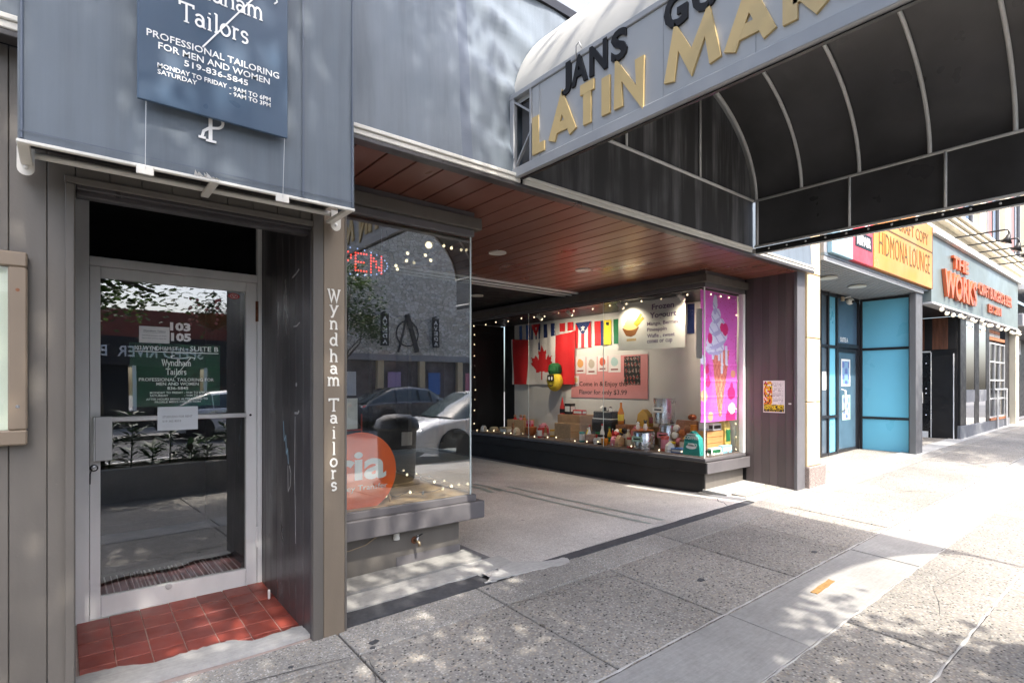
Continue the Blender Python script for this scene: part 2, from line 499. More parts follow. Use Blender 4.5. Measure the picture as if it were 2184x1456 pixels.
        return link(name, me, parent, local)

def link(name, me, parent=None, local=False):
    o = bpy.data.objects.new(name, me)
    COL.objects.link(o)
    if parent is not None:
        o.parent = parent
        if not local and parent.type == 'EMPTY':
            o.matrix_parent_inverse = Matrix.Translation(-parent.location)
    return o

def tag(o, label=None, cat=None, group=None, kind=None):
    if label: o['label'] = label
    if cat: o['category'] = cat
    if group: o['group'] = group
    if kind: o['kind'] = kind
    return o

def thing(name, label, cat, loc=(0, 0, 0), rz=0.0, group=None):
    o = bpy.data.objects.new(name, None)
    o.empty_display_size = 0.1
    COL.objects.link(o)
    o.location = loc; o.rotation_euler = (0, 0, rz)
    return tag(o, label, cat, group)

def struct(o):
    o['kind'] = 'structure'
    return o

def gz(x, y):
    return -0.1998 + 0.0188 * x + 0.045 * y

def arc(cx, cy, rx, ry, a0, a1, n=10):
    return [(cx + rx * math.cos(R(a0 + (a1 - a0) * i / n)), cy + ry * math.sin(R(a0 + (a1 - a0) * i / n))) for i in range(n + 1)]

def bx(name, m, parent, x0, x1, y0, y1, z0, z1, bevel=0.0, local=False):
    return MB().box(x0, x1, y0, y1, z0, z1).build(name, m, parent, local, bevel)

# serif letters drawn as strokes: x-height 1, capitals 1.5
def serif_glyph(ch):
    sf = lambda x, y, l=0.17, r=0.17: [(x - l, y), (x + r, y)]
    arch = lambda x0, x1: [(x0, 0.55)] + arc((x0 + x1) / 2, 0.55, (x1 - x0) / 2, 0.42, 180, 0, 8) + [(x1, 0)]
    G = {
        'W': (1.55, [[(0.1, 1.5), (0.45, 0.0), (0.78, 1.25)], [(0.6, 1.5), (0.78, 1.25), (1.12, 0.0), (1.45, 1.5)], sf(0.1, 1.5), sf(0.62, 1.5), sf(1.45, 1.5)]),
        'y': (1.0, [[(0.1, 1), (0.5, 0.05)], [(0.92, 1), (0.5, 0.05), (0.32, -0.42), (0.1, -0.45)], sf(0.1, 1), sf(0.92, 1)]),
        'n': (1.1, [[(0.2, 0), (0.2, 1)], arch(0.2, 0.85), sf(0.2, 0), sf(0.85, 0), sf(0.14, 1, 0.14, 0.06)]),
        'd': (1.05, [arc(0.45, 0.48, 0.36, 0.46, 0, 360, 18), [(0.83, 0), (0.83, 1.55)], sf(0.78, 1.55, 0.16, 0.05), sf(0.9, 0, 0.07, 0.14)]),
        'h': (1.1, [[(0.2, 0), (0.2, 1.55)], arch(0.2, 0.85), sf(0.2, 0), sf(0.85, 0), sf(0.14, 1.55, 0.14, 0.06)]),
        'a': (1.0, [arc(0.42, 0.3, 0.3, 0.28, 0, 360, 16), arc(0.42, 0.62, 0.34, 0.33, 150, 0, 7) + [(0.76, 0.0)], sf(0.84, 0, 0.08, 0.12)]),
        'm': (1.65, [[(0.2, 0), (0.2, 1)], arch(0.2, 0.78), arch(0.78, 1.36), sf(0.2, 0), sf(0.78, 0), sf(1.36, 0), sf(0.14, 1, 0.14, 0.06)]),
        'T': (1.3, [[(0.05, 1.25), (0.05, 1.5), (1.2, 1.5), (1.2, 1.25)], [(0.62, 0), (0.62, 1.5)], sf(0.62, 0, 0.22, 0.22)]),
        'i': (0.6, [[(0.3, 0), (0.3, 1)], sf(0.3, 0), sf(0.22, 1, 0.12, 0.08), [(0.2, 1.38), (0.4, 1.38)]]),
        'l': (0.6, [[(0.3, 0), (0.3, 1.55)], sf(0.3, 0), sf(0.22, 1.55, 0.12, 0.08)]),
        'o': (1.05, [arc(0.5, 0.48, 0.4, 0.47, 0, 360, 20)]),
        'r': (0.8, [[(0.25, 0), (0.25, 1)], arc(0.5, 0.65, 0.25, 0.28, 180, 50, 5), sf(0.25, 0), sf(0.18, 1, 0.14, 0.06)]),
        's': (0.85, [[(0.7, 0.72)] + arc(0.42, 0.72, 0.26, 0.24, 40, 270, 8) + arc(0.42, 0.24, 0.28, 0.24, 90, -140, 8)]),
        ' ': (0.7, []),
    }
    return G[ch]

def serif_text(mb, s, o, fr, xh, w=0.16, d=0.003, vertical=0.0, width=None):
    """horizontal run, or letters stacked downwards when vertical (step) is given"""
    tot = sum(serif_glyph(c)[0] for c in s) * xh
    kx = (width / tot) if width else 1.0
    x = 0.0; y = 0.0; i = 0
    ytop = 0.0
    for c in s:
        adv, st = serif_glyph(c)
        if vertical:
            hh = {'W': 1.5, 'd': 1.55, 'h': 1.55, 'T': 1.5, 'i': 1.42, 'l': 1.55}.get(c, 1.0)
            y = ytop - hh * xh
        ox = -adv / 2 * xh if vertical else x
        for pl in st:
            cl = len(pl) > 3 and abs(pl[0][0] - pl[-1][0]) < 1e-6 and abs(pl[0][1] - pl[-1][1]) < 1e-6
            pts = [((ox + px * xh) * kx if not vertical else ox + px * xh, y + py * xh) for px, py in (pl[:-1] if cl else pl)]
            mb.ribbon(pts, w * xh * (0.62 if len(pl) == 2 and abs(pl[0][1] - pl[1][1]) < 1e-6 and abs(pl[0][0]-pl[1][0]) > 0.19 else 1), o, fr, d + 0.00012 * (i % 9), 0, cl)
            i += 1
        x += adv * xh
        if vertical:
            ytop = (y - (0.45 * xh if c == 'y' else 0) - vertical) if c != ' ' else ytop - 0.055
    return mb

# ================================================================ GROUND
GX0, GX1 = -5.0, 34.0
def sheet(name, x0, x1, y0, y1, dz, m, parent=None, zf=gz, nx=2, ny=2, thick=0.0):
    mb = MB(); vs_ = []; fs_ = []
    for j in range(ny + 1):
        for i in range(nx + 1):
            x = x0 + (x1 - x0) * i / nx; y = y0 + (y1 - y0) * j / ny
            vs_.append((x, y, zf(x, y) + dz))
    for j in range(ny):
        for i in range(nx):
            a = j * (nx + 1) + i
            fs_.append((a, a + 1, a + nx + 2, a + nx + 1))
    mb.add(vs_, fs_)
    return mb.build(name, m, parent)

# wide ground sheet under everything, then the sidewalk bed, then its slabs
struct(sheet('ground', -120, 160, -120, 120, -0.62, mat('bare_ground', (0.12, 0.11, 0.1), 0.9), zf=lambda x, y: 0))
walk = struct(sheet('sidewalk', GX0, GX1, -2.0, 3.235, -0.022, MORTAR))
struct(sheet('recess_floor', 6.05, 7.32, 3.235, 3.85, -0.030, MORTAR))
struct(sheet('recess_floor', 1.15, 2.42, 3.235, 3.85, -0.030, MORTAR))
struct(sheet('recess_floor', 7.32, 20.4, 3.235, 6.4, -0.004, AGG, zf=lambda x, y: gz(x, 3.2 + 0.2 * (y - 3.2))))

def slab_mesh(w, y0, y1, gap=0.012):
    bm = bmesh.new()
    def P(x, y, z): return bm.verts.new((x, y, z + 0.0188 * x + 0.045 * (y - y0)))
    h = gap / 2
    xs = (h, w - h); ys = (y0 + h, y1 - h); b = 0.004
    lo = [P(xs[i], ys[j], -0.05) for i, j in ((0, 0), (1, 0), (1, 1), (0, 1))]
    mi = [P(xs[i], ys[j], -b) for i, j in ((0, 0), (1, 0), (1, 1), (0, 1))]
    xs2 = (h + b, w - h - b); ys2 = (y0 + h + b, y1 - h - b)
    hi = [P(xs2[i], ys2[j], 0) for i, j in ((0, 0), (1, 0), (1, 1), (0, 1))]
    for a, c in ((lo, mi), (mi, hi)):
        for k in range(4):
            bm.faces.new((a[k], a[(k + 1) % 4], c[(k + 1) % 4], c[k]))
    bm.faces.new(hi)
    me = bpy.data.meshes.new('slab'); bm.to_mesh(me); bm.free()
    return me

rows = [(2.800, 3.125, 1.22, 1.0, AGGF), (1.845, 2.800, 1.22, 1.0, AGG), (1.345, 1.845, 3.25, 1.98, CONC),
        (0.820, 1.345, 3.75, 1.98, AGG), (-0.18, 0.82, 3.25, 1.98, AGG), (-1.0, -0.18, 3.25, 1.98, AGG), (-1.86, -1.0, 3.25, 1.98, CONC)]
for y0, y1, xs, w, m in rows:
    me = slab_mesh(w, y0, y1); me.materials.append(m)
    k = math.floor((GX0 - xs) / w) + 1
    x = xs + k * w
    while x + w < (24 if y0 > 0.5 else 12):
        o = link('slab', me, walk)
        o.location = (x, 0, gz(x, y0) + random.uniform(-0.0012, 0.0012))
        o.rotation_euler = (random.uniform(-0.0008, 0.0008), random.uniform(-0.0008, 0.0008), 0)
        x += w

# raised pale mortar along the long joints
def seam(y, x0, x1, wmin, wmax, m, dz=0.005):
    mb = MB(); n = int((x1 - x0) / 0.07); vs_ = []
    for i in range(n + 1):
        x = x0 + (x1 - x0) * i / n
        w = random.uniform(wmin, wmax); c = y + random.uniform(-0.004, 0.004)
        vs_ += [(x, c - w, gz(x, c) + 0.001), (x, c, gz(x, c) + dz), (x, c + w, gz(x, c) + 0.001)]
    fs_ = []
    for i in range(n):
        a = 3 * i
        fs_ += [(a, a + 3, a + 4, a + 1), (a + 1, a + 4, a + 5, a + 2)]
    mb.add(vs_, fs_)
    return mb.build('mortar_seam', m, walk)
seam(1.850, -2, 16, 0.002, 0.010, CONC2, 0.003)
seam(1.340, -2, 16, 0.002, 0.010, CONC2, 0.003)
seam(0.82, -2, 10, 0.003, 0.011, CONC2, 0.003)

def blob(name, pts, m, parent, dz, n_jit=0.012, z=gz, sub=5):
    """irregular thin patch lying on the ground"""
    P = []
    for i in range(len(pts)):
        a = pts[i]; b = pts[(i + 1) % len(pts)]
        for k in range(sub):
            t = k / sub
            P.append((a[0] + (b[0] - a[0]) * t + random.uniform(-n_jit, n_jit), a[1] + (b[1] - a[1]) * t + random.uniform(-n_jit, n_jit)))
    mb = MB(); n = len(P)
    mb.add([(x, y, z(x, y) + dz) for x, y in P] + [(x, y, z(x, y) - 0.004) for x, y in P],
           [tuple(range(n))] + [(i, n + i, n + (i + 1) % n, (i + 1) % n) for i in range(n)])
    return mb.build(name, m, parent)

# worn rust-coloured paint dash, gum stains and chalk mark on the concrete strip
blob('paint_dash', [(4.03, 1.62), (4.36, 1.635), (4.37, 1.68), (4.02, 1.665)], mat('ochre_paint', (0.26, 0.145, 0.045), 0.8, var=0.3, scale=40), walk, 0.0045, 0.004)
for x, y, r in [(1.34, 2.87, 0.03), (1.31, 2.82, 0.018), (2.75, 3.0, 0.012), (2.27, 3.06, 0.014), (4.9, 2.0, 0.03), (3.6, 2.25, 0.035), (0.9, 2.9, 0.014), (6.3, 1.7, 0.012)]:
    blob('gum_stain', [(x + r * math.cos(a), y + r * 0.7 * math.sin(a)) for a in (0, 1, 2, 3, 4, 5.2)], ASPH, walk, 0.0042, r * 0.15, sub=2)

def crack(pts, w=0.004):
    mb = MB(); P = []
    for i in range(len(pts) - 1):
        a, b = pts[i], pts[i + 1]
        for k in range(4):
            t = k / 4; P.append((a[0] + (b[0] - a[0]) * t + random.uniform(-.008, .008), a[1] + (b[1] - a[1]) * t + random.uniform(-.008, .008)))
    P.append(pts[-1])
    vs_ = []
    for x, y in P:
        ww = random.uniform(0.3, 1) * w
        vs_ += [(x - ww, y - ww, gz(x, y) + 0.0042), (x + ww, y + ww, gz(x, y) + 0.0042)]
    mb.add(vs_, [(2 * i, 2 * i + 1, 2 * i + 3, 2 * i + 2) for i in range(len(P) - 1)])
    mb.build('crack', MORTAR, walk)
crack([(1.25, 2.72), (1.20, 2.55), (1.12, 2.42), (1.15, 2.2)]); crack([(2.25, 2.78), (2.6, 2.70), (2.9, 2.74), (3.18, 2.66)], 0.003)
crack([(0.35, 3.02), (0.55, 2.90), (0.9, 2.86), (1.18, 2.80)], 0.004); crack([(5.3, 1.9), (5.5, 2.2), (5.45, 2.5), (5.7, 2.78)], 0.003); crack([(4.3, 1.0), (4.8, 1.15), (5.4, 1.10)], 0.003)
crack([(7.4, 2.8), (7.7, 2.4), (8.3, 2.2), (8.5, 1.86)], 0.004)
# ---- strips in front of the shop bases (old shop thresholds)
def strip(name, x0, x1, y0, y1, dz, m, jit=0.0):
    mb = MB(); n = max(2, int((x1 - x0) / 0.12)); vs_ = []
    for i in range(n + 1):
        x = x0 + (x1 - x0) * i / n
        ja, jb = random.uniform(-jit, jit), random.uniform(-jit, jit)
        vs_ += [(x, y0 + ja, gz(x, y0) + dz - 0.03), (x, y0 + ja, gz(x, y0) + dz), (x, y1 + jb, gz(x, y1) + dz), (x, y1 + jb, gz(x, y1) + dz - 0.03)]
    fs_ = []
    for i in range(n):
        a = 4 * i
        fs_ += [(a, a + 4, a + 5, a + 1), (a + 1, a + 5, a + 6, a + 2), (a + 2, a + 6, a + 7, a + 3)]
    e = 4 * n
    fs_ += [(0, 1, 2, 3), (e + 3, e + 2, e + 1, e)]
    mb.add(vs_, fs_)
    return mb.build(name, m, walk)
strip('threshold_strip', 1.20, 2.36, 3.128, 3.30, 0.000, ASPH, 0.012)
strip('threshold_strip', 1.20, 2.72, 3.31, 3.52, 0.006, CONC2, 0.004)
strip('threshold_strip', 1.20, 2.58, 3.55, 3.80, 0.010, CONC, 0.006)
strip('threshold_strip', 6.15, 7.32, 3.50, 3.82, 0.004, CONC2, 0.004)
strip('threshold_strip', 6.10, 7.32, 3.128, 3.30, 0.000, CONC, 0.004)
strip('threshold_strip', 6.25, 7.32, 3.31, 3.49, 0.003, AGGF, 0.004)
strip('threshold_strip', 7.30, 20.0, 3.00, 3.30, 0.003, CONC2, 0.006)
strip('asphalt_joint', 2.85, 6.05, 3.13, 3.225, 0.003, ASPH, 0.008)
blob('cement_patch', [(2.30, 3.135), (2.45, 3.145), (2.62, 3.13), (2.84, 3.10), (3.03, 3.065), (3.10, 3.09), (3.12, 3.17), (2.95, 3.20), (2.72, 3.33), (2.55, 3.30), (2.42, 3.22)], CONC2, walk, 0.006, 0.012)

# ---- arcade floor of pale terrazzo with green inlays and a dark border
def az(x, y):
    t = min(1, max(0, (y - 3.2) / 1.6))
    return (gz(x, 3.2) + 0.004) * (1 - t) + 0.012 * t
arc_floor = struct(sheet('arcade_floor', 2.40, 6.30, 3.22, 11.0, 0.0, TERR, zf=az, nx=8, ny=30))
def inlay(pts):
    mb = MB(); n = len(pts)
    mb.add([(x, y, az(x, y) + 0.004) for x, y in pts], [tuple(range(n))])
    mb.build('inlay', GREENI, arc_floor)
for xa in (4.45, 4.66):
    for k in range(8):
        y0 = 3.33 + k * 0.31
        inlay([(xa - 0.025, y0), (xa + 0.025, y0), (xa + 0.025, y0 + 0.31), (xa - 0.025, y0 + 0.31)])
for k in range(2):
    x0 = 4.20 + 0.15 * k
    inlay([(x0, 5.62), (x0 + 0.08, 5.62), (x0 + 0.14, 5.95), (x0 + 0.06, 5.95)])
    inlay([(x0 + 0.06, 5.952), (x0 + 0.14, 5.952), (x0 + 0.10, 6.28), (x0 + 0.02, 6.28)])
for x0, x1 in ((2.525, 2.66), (6.02, 6.165)):
    mb = MB(); n = 12
    vs_ = []
    for i in range(n + 1):
        y = 3.24 + (10.5 - 3.24) * i / n
        vs_ += [(x0, y, az(x0, y) + 0.003), (x1, y, az(x1, y) + 0.003)]
    mb.add(vs_, [(2 * i, 2 * i + 1, 2 * i + 3, 2 * i + 2) for i in range(n)])
    mb.build('floor_border', mat('dark_terrazzo', (0.16, 0.16, 0.165), 0.7, var=0.2, scale=25), arc_floor)
mb = MB(); mb.ribbon([(5.95, 3.5), (5.83, 3.42), (5.80, 3.33), (5.70, 3.24)], 0.008, (0, 0, az(5.8, 3.4) + 0.004), FZ, 0.001)
mb.build('floor_crack', ASPH, arc_floor)

# ---- red tiled step in front of the tailor's door
def tz(x, y): return gz(x, 3.35) + (y - 3.35) * 0.048 + 0.006
step = struct(sheet('entry_floor', 0.0, 1.10, 3.05, 4.10, -0.006, GROUT, zf=tz))
tme = MB().box(0.0, 0.1495, 0.0, 0.1495, -0.012, 0.0).build('tile', TILE, step, True, 0.002)
tdata = tme.data
first = True
for j in range(6):
    for i in range(7):
        x = 0.058 + 0.1535 * i; y = 3.955 - 0.1535 * j
        if x + 0.02 > 1.08 or y < 3.14: continue
        w = min(1.0, (1.078 - x) / 0.1495)
        o = tme if first else link('tile', tdata, step)
        first = False
        o.location = (x, y, tz(x, y) + random.uniform(-0.001, 0.0015))
        o.scale = (w, 1, 1)
        o.rotation_euler = (R(2.7), 0, R(random.uniform(-0.3, 0.3)))
blob('cement_patch', [(0.02, 3.16), (0.02, 3.41), (0.18, 3.395), (0.34, 3.33), (0.47, 3.335), (0.60, 3.34), (0.72, 3.33), (0.80, 3.26), (1.08, 3.27), (1.08, 3.13)], CONC2, step, 0.017, 0.010, z=tz)

# ================================================================ BROWN BOARDED WALL, RECESS AND PILASTER
def boards(parent, m, x0, x1, z0, z1, y, w, th=0.022, off=0.0, alt=None):
    x = x0; i = 0
    while x < x1 - 0.004:
        xe = min(x1, x + w)
        zz = z0 if not callable(z0) else z0(x)
        mm = alt if (alt and i % 2) else m
        MB().box(x + 0.0012, xe - 0.0012, y, y + th, zz, z1).build('board', mm, parent, bevel=0.0025)
        x = xe; i += 1

wall = thing('boarded_wall', 'brown vertical board wall left of the tailor door with a notice case on it', 'wall', (-1.0, 3.15, 0))
bx('backing', DARKWALL, wall, -3.0, 0.015, 3.125, 3.30, -0.14, 3.02)
boards(wall, BROWN, -3.106, 0.04, lambda x: gz(x, 3.1) - 0.02, 2.80, 3.10, 0.122)
# return of the wall into the door recess
for k in range(8):
    y = 3.124 + 0.128 * k
    MB().box(0.016, 0.040, y + 0.001, y + 0.127, -0.08, 2.56).build('board', BROWN, wall, bevel=0.002)
head = thing('door_head_wall', 'short brown boards over the tailor doorway beneath the small awning', 'wall', (0.56, 3.15, 2.3))
boards(head, BROWN, 0.041, 1.077, 2.30, 2.80, 3.10, 0.1215)
bx('backing', DARKWALL, head, 0.045, 1.074, 3.125, 4.2, 2.565, 3.02)
bx('trim', BROWN, head, 0.0, 1.078, 3.082, 3.0985, 2.272, 2.302, 0.003)
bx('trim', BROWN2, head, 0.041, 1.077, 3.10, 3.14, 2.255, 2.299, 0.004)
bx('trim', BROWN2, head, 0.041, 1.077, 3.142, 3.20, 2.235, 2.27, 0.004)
bx('trim', BROWN, wall, 0.004, 0.036, 3.080, 3.098, -0.09, 2.27, 0.003)

pil = thing('pilaster', 'taupe boarded pilaster lettered downwards between tailor door and glass display', 'pilaster', (1.17, 3.3, 0))
zb = gz(1.15, 3.05)
bx('board', BROWN, pil, 1.079, 1.137, 3.085, 3.12, zb - 0.01, 2.79, 0.003)
bx('board', TAUPE, pil, 1.139, 1.262, 3.088, 3.12, zb - 0.01, 2.79, 0.003)
bx('corner_trim', BROWN, pil, 1.264, 1.276, 3.09, 3.12, zb - 0.01, 2.79, 0.002)
for k in range(8):
    y = 3.122 + 0.128 * k
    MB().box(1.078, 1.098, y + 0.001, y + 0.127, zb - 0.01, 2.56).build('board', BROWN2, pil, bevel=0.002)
bx('core', DARKWALL, pil, 1.10, 1.262, 3.122, 4.16, zb - 0.01, 2.788)
bx('side_panel', BROWN, pil, 1.264, 1.274, 3.122, 3.80, zb - 0.005, 2.788)
mb = serif_text(MB(), 'Wyndham Tailors', (1.197, 3.0875, 1.932), FY, 0.0455, 0.21, 0.003, vertical=0.0225)
mb.build('lettering', CREAMLET, pil)
# scratches and a scrawl on the recess side
mb = MB()
mb.ribbon([(0.0, 0.0), (0.02, -0.12), (0.05, -0.09), (0.06, -0.2), (0.085, -0.17), (0.10, -0.26)], 0.008, (1.0775, 3.62, 1.16), FX, 0.0008)
mb.build('scrawl', flat('pale_blue_marker', (0.32, 0.50, 0.62)), pil)
mb = MB()
mb.ribbon([(0.09, -0.24), (0.095, -0.40), (0.14, -0.36), (0.15, -0.28), (0.12, -0.24)], 0.006, (1.0775, 3.62, 1.13), FX, 0.0008)
mb.build('scratch', flat('bare_scrape', (0.42, 0.41, 0.40)), pil); mb = MB()
mb.ribbon([(0.23, 0.10), (0.22, -0.25), (0.235, -0.5), (0.24, -0.66)], 0.006, (1.0772, 3.62, 1.10), FX, 0.0008)
mb.build('scratch', flat('bare_scrape', (0.42, 0.41, 0.40)), pil); mb = MB()
mb.ribbon([(0.22, 0.12), (0.28, 0.12), (0.30, 0.135)], 0.012, (1.0774, 3.62, 1.10), FX, 0.0008)
mb.build('scratch', flat('bare_scrape', (0.42, 0.41, 0.40)), pil); mb = MB()
mb.ribbon([(0.20, 0.64), (0.26, 0.64), (0.31, 0.655)], 0.008, (1.0774, 3.62, 1.10), FX, 0.0008)
mb.build('scratch', flat('bare_scrape', (0.42, 0.41, 0.40)), pil); mb = MB()
mb.ribbon([(0.18, 0.94), (0.24, 0.95), (0.30, 0.97)], 0.010, (1.0774, 3.62, 1.10), FX, 0.0008)
mb.build('scratch', flat('bare_scrape', (0.42, 0.41, 0.40)), pil); mb = MB()
mb.disc(0.25, 0.29, 0.014, 0.012, (1.0774, 3.62, 1.10), FX, 0.0008)
mb.build('scratch', flat('bare_scrape', (0.42, 0.41, 0.40)), pil)

# notice case on the wall
nc = thing('notice_case', 'wall-mounted notice case with wide brown frame and pale lit panel', 'notice case', (-0.5, 3.1, 1.14))
FRM = mat('case_frame', (0.20, 0.155, 0.11), 0.45, var=0.1)
x0, x1, z0, z1 = -0.95, -0.118, 1.140, 1.938
for a in ((x0, x1, z1 - 0.062, z1), (x0, x1, z0, z0 + 0.062)):
    bx('frame_rail', FRM, nc, a[0], a[1], 3.045, 3.098, a[2], a[3], 0.006)
for a in ((x0, x0 + 0.06), (x1 - 0.06, x1)):
    bx('frame_stile', FRM, nc, a[0], a[1], 3.046, 3.098, z0 + 0.0622, z1 - 0.0622, 0.006)
bx('backing', flat('pale_green_panel', (0.62, 0.68, 0.55)), nc, x0 + 0.061, x1 - 0.061, 3.080, 3.097, z0 + 0.063, z1 - 0.063)
bx('glass', GLASSX, nc, x0 + 0.061, x1 - 0.061, 3.060, 3.063, z0 + 0.063, z1 - 0.063)
for zz in (1.30, 1.78):
    MB().lathe([(0.007, 0), (0.007, 0.003), (0.003, 0.005)], 10, (-0.148, 3.045, zz), 'Y').build('screw', CHROME if zz < 1.5 else RUST, nc).scale = (1, 1, 1)

# ================================================================ TAILOR'S DOOR
door = thing('entrance_door', 'aluminium framed glass door of the tailor shop with white lettering', 'door', (0.57, 4.15, 0.0))
bx('jamb', ALU, door, 0.045, 0.116, 4.10, 4.20, -0.01, 2.555, 0.003)
bx('jamb', ALU, door, 1.048, 1.077, 4.10, 4.20, -0.01, 2.555, 0.003)
bx('head_bar', ALU, door, 0.117, 1.047, 4.105, 4.195, 2.098, 2.152, 0.003)
bx('transom_glass', BLACKG, door, 0.117, 1.047, 4.14, 4.148, 2.153, 2.555)
bx('threshold', ALU, door, 0.045, 1.077, 4.10, 4.22, -0.022, -0.0105, 0.003)
leaf = bx('leaf_stile', ALU, door, 0.119, 0.170, 4.118, 4.165, -0.006, 2.095, 0.003)
bx('leaf_stile', ALU, door, 0.976, 1.045, 4.118, 4.165, -0.006, 2.095, 0.003)
bx('leaf_rail', ALU, door, 0.1705, 0.9755, 4.119, 4.164, 2.030, 2.095, 0.003)
bx('leaf_rail', ALU, door, 0.1705, 0.9755, 4.119, 4.164, -0.006, 0.118, 0.004)
pane = bx('pane', GLASSD, door, 0.1705, 0.9755, 4.139, 4.145, 0.1185, 2.0295)
bar = bx('push_bar', ALUL, door, 0.171, 0.975, 4.085, 4.110, 1.166, 1.196, 0.004)
hp = bx('pull_plate', ALUL, door, 0.142, 0.225, 4.070, 4.083, 0.938, 1.200, 0.003)
bx('plate_edge', ALU, hp, 0.134, 0.1415, 4.070, 4.117, 0.938, 1.200, 0.002)
lk = MB().lathe([(0.021, 0), (0.021, -0.008), (0.016, -0.010)], 20, (0.139, 4.118, 0.895), 'Y').build('lock', BLACKM, door, smooth=True)
MB().lathe([(0.013, 0), (0.013, -0.014), (0.006, -0.015)], 16, (0.139, 4.118, 0.895), 'Y').build('lock_cylinder', CHROME, lk, smooth=True)
MB().tube([(0.128, 4.114, 0.888), (0.121, 4.114, 0.86), (0.120, 4.114, 0.80)], 0.003, 6).build('cord', BLACKL, lk)
for zz, m in ((1.90, RUST), (0.33, ALU)):
    MB().tube([(1.047, 4.108, zz - 0.07), (1.047, 4.108, zz + 0.07)], 0.011, 10).build('hinge', m, door)
MB().lathe([(0.008, 0), (0.008, -0.004)], 12, (1.005, 4.118, 1.18), 'Y').build('screw', BLACKL, door)
MB().lathe([(0.02, 0), (0.02, -0.004), (0.015, -0.006)], 16, (0.52, 4.117, 0.105), 'Y').build('lock_cap', ALUL, door)
# white lettering on the glass
GYF = 4.1388
mb = MB()
def dl(s, x0, x1, z0, h, b=0.005): mb.text(s, (x0, GYF, z0), FY, x1 - x0, h, 0.0006, 0, b)
dl('103', 0.530, 0.645, 1.737, 0.055, 0.05); dl('105', 0.535, 0.648, 1.670, 0.055, 0.05)
dl('103 WYNDHAM ST. N.', 0.342, 0.612, 1.608, 0.026); dl('-', 0.622, 0.632, 1.619, 0.004); dl('SUITE B', 0.641, 0.809, 1.610, 0.032)
mb.rect(0.342, 0.809, 1.596, 1.601, (0, GYF, 0), FY, 0.0006)
dl('PROFESSIONAL TAILORING FOR', 0.363, 0.782, 1.412, 0.021); dl('MEN AND WOMEN', 0.455, 0.692, 1.385, 0.020); dl('836-5845', 0.515, 0.632, 1.358, 0.019)
dl('MONDAY TO FRIDAY - 9AM TO 6PM', 0.421, 0.726, 1.332, 0.014); dl('SATURDAY', 0.421, 0.520, 1.314, 0.013); dl('- 9AM TO 3PM', 0.610, 0.726, 1.314, 0.013)
dl('AFTER HOURS BRING ALTERATIONS TO', 0.401, 0.745, 1.291, 0.013); dl("PROFILE MEN'S COLLECTION", 0.447, 0.702, 1.273, 0.013)
serif_text(mb, 'Wyndham', (0.484, GYF, 1.512), FY, 0.026, 0.18, 0.0006, width=0.165)
serif_text(mb, 'Tailors', (0.507, GYF, 1.455), FY, 0.025, 0.18, 0.0006, width=0.115)
mb.ribbon([(0.645, 1.565), (0.555, 1.436)], 0.004, (0, GYF, 0), FY, 0.0011)
mb.ribbon([(0.555, 1.578), (0.535, 1.572), (0.54, 1.56), (0.58, 1.558), (0.64, 1.57), (0.668, 1.565), (0.665, 1.552)], 0.004, (0, GYF, 0), FY, 0.0012)
mb.build('lettering', WHITE, pane)
bx('green_film', film('green_film', (0.03, 0.22, 0.10), 0.62), pane, 0.316, 0.820, 4.1475, 4.1490, 1.250, 1.652)
mb = MB(); mb.cm = 0; mb.disc(0.905, 1.996, 0.036, 0.020, (0, GYF, 0), FY, 0.0006)
mb.cm = 1; mb.ribbon(arc(0.905, 1.996, 0.024, 0.012, 0, 360, 20)[:-1], 0.003, (0, GYF, 0), FY, 0.001, closed=True)
mb.ribbon([(0.893, 2.002), (0.905, 1.990), (0.917, 2.002)], 0.004, (0, GYF, 0), FY, 0.001)
mb.build('sticker', [flat('sticker_red', (0.55, 0.04, 0.04)), WHITE], pane)
# papers taped to the door
pp = thing('paper_notice', 'small white paper notice taped beside the house numbers on the door', 'notice', (0.446, 4.137, 1.65))
MB().rect(0.364, 0.527, 1.653, 1.757, (0, 4.1375, 0), FY, 0.0006).build('sheet', PAPER, pp)
mb = MB(); mb.text('Wyndham Tailors', (0.385, 4.1368, 1.722), FY, 0.12, 0.012, 0.0003, 0, 0.02); mb.rect(0.385, 0.505, 1.718, 1.7195, (0, 4.1368, 0), FY, 0.0003)
mb.text('Starting January of 2025', (0.38, 4.1368, 1.695), FY, 0.13, 0.009, 0.0003); mb.text('Saturday will be open by', (0.38, 4.1368, 1.678), FY, 0.13, 0.009, 0.0003)
mb.build('print', INK, pp)
pp = thing('paper_notice', 'white rental notice sheet taped over the push bar of the door', 'notice', (0.566, 4.08, 1.10))
mb = MB(); mb.rect(0.455, 0.678, 1.101, 1.250, (0, 4.083, 0), FY, 0.0006); mb.build('sheet', flat('bluish_paper', (0.66, 0.70, 0.73), 0.7), pp)
mb = MB(); mb.text('STUDUDIO FOR RENT', (0.482, 4.0823, 1.180), FY, 0.165, 0.014, 0.0003); mb.text('519 362 8533', (0.482, 4.0823, 1.153), FY, 0.10, 0.012, 0.0003)
mb.build('print', INK, pp)
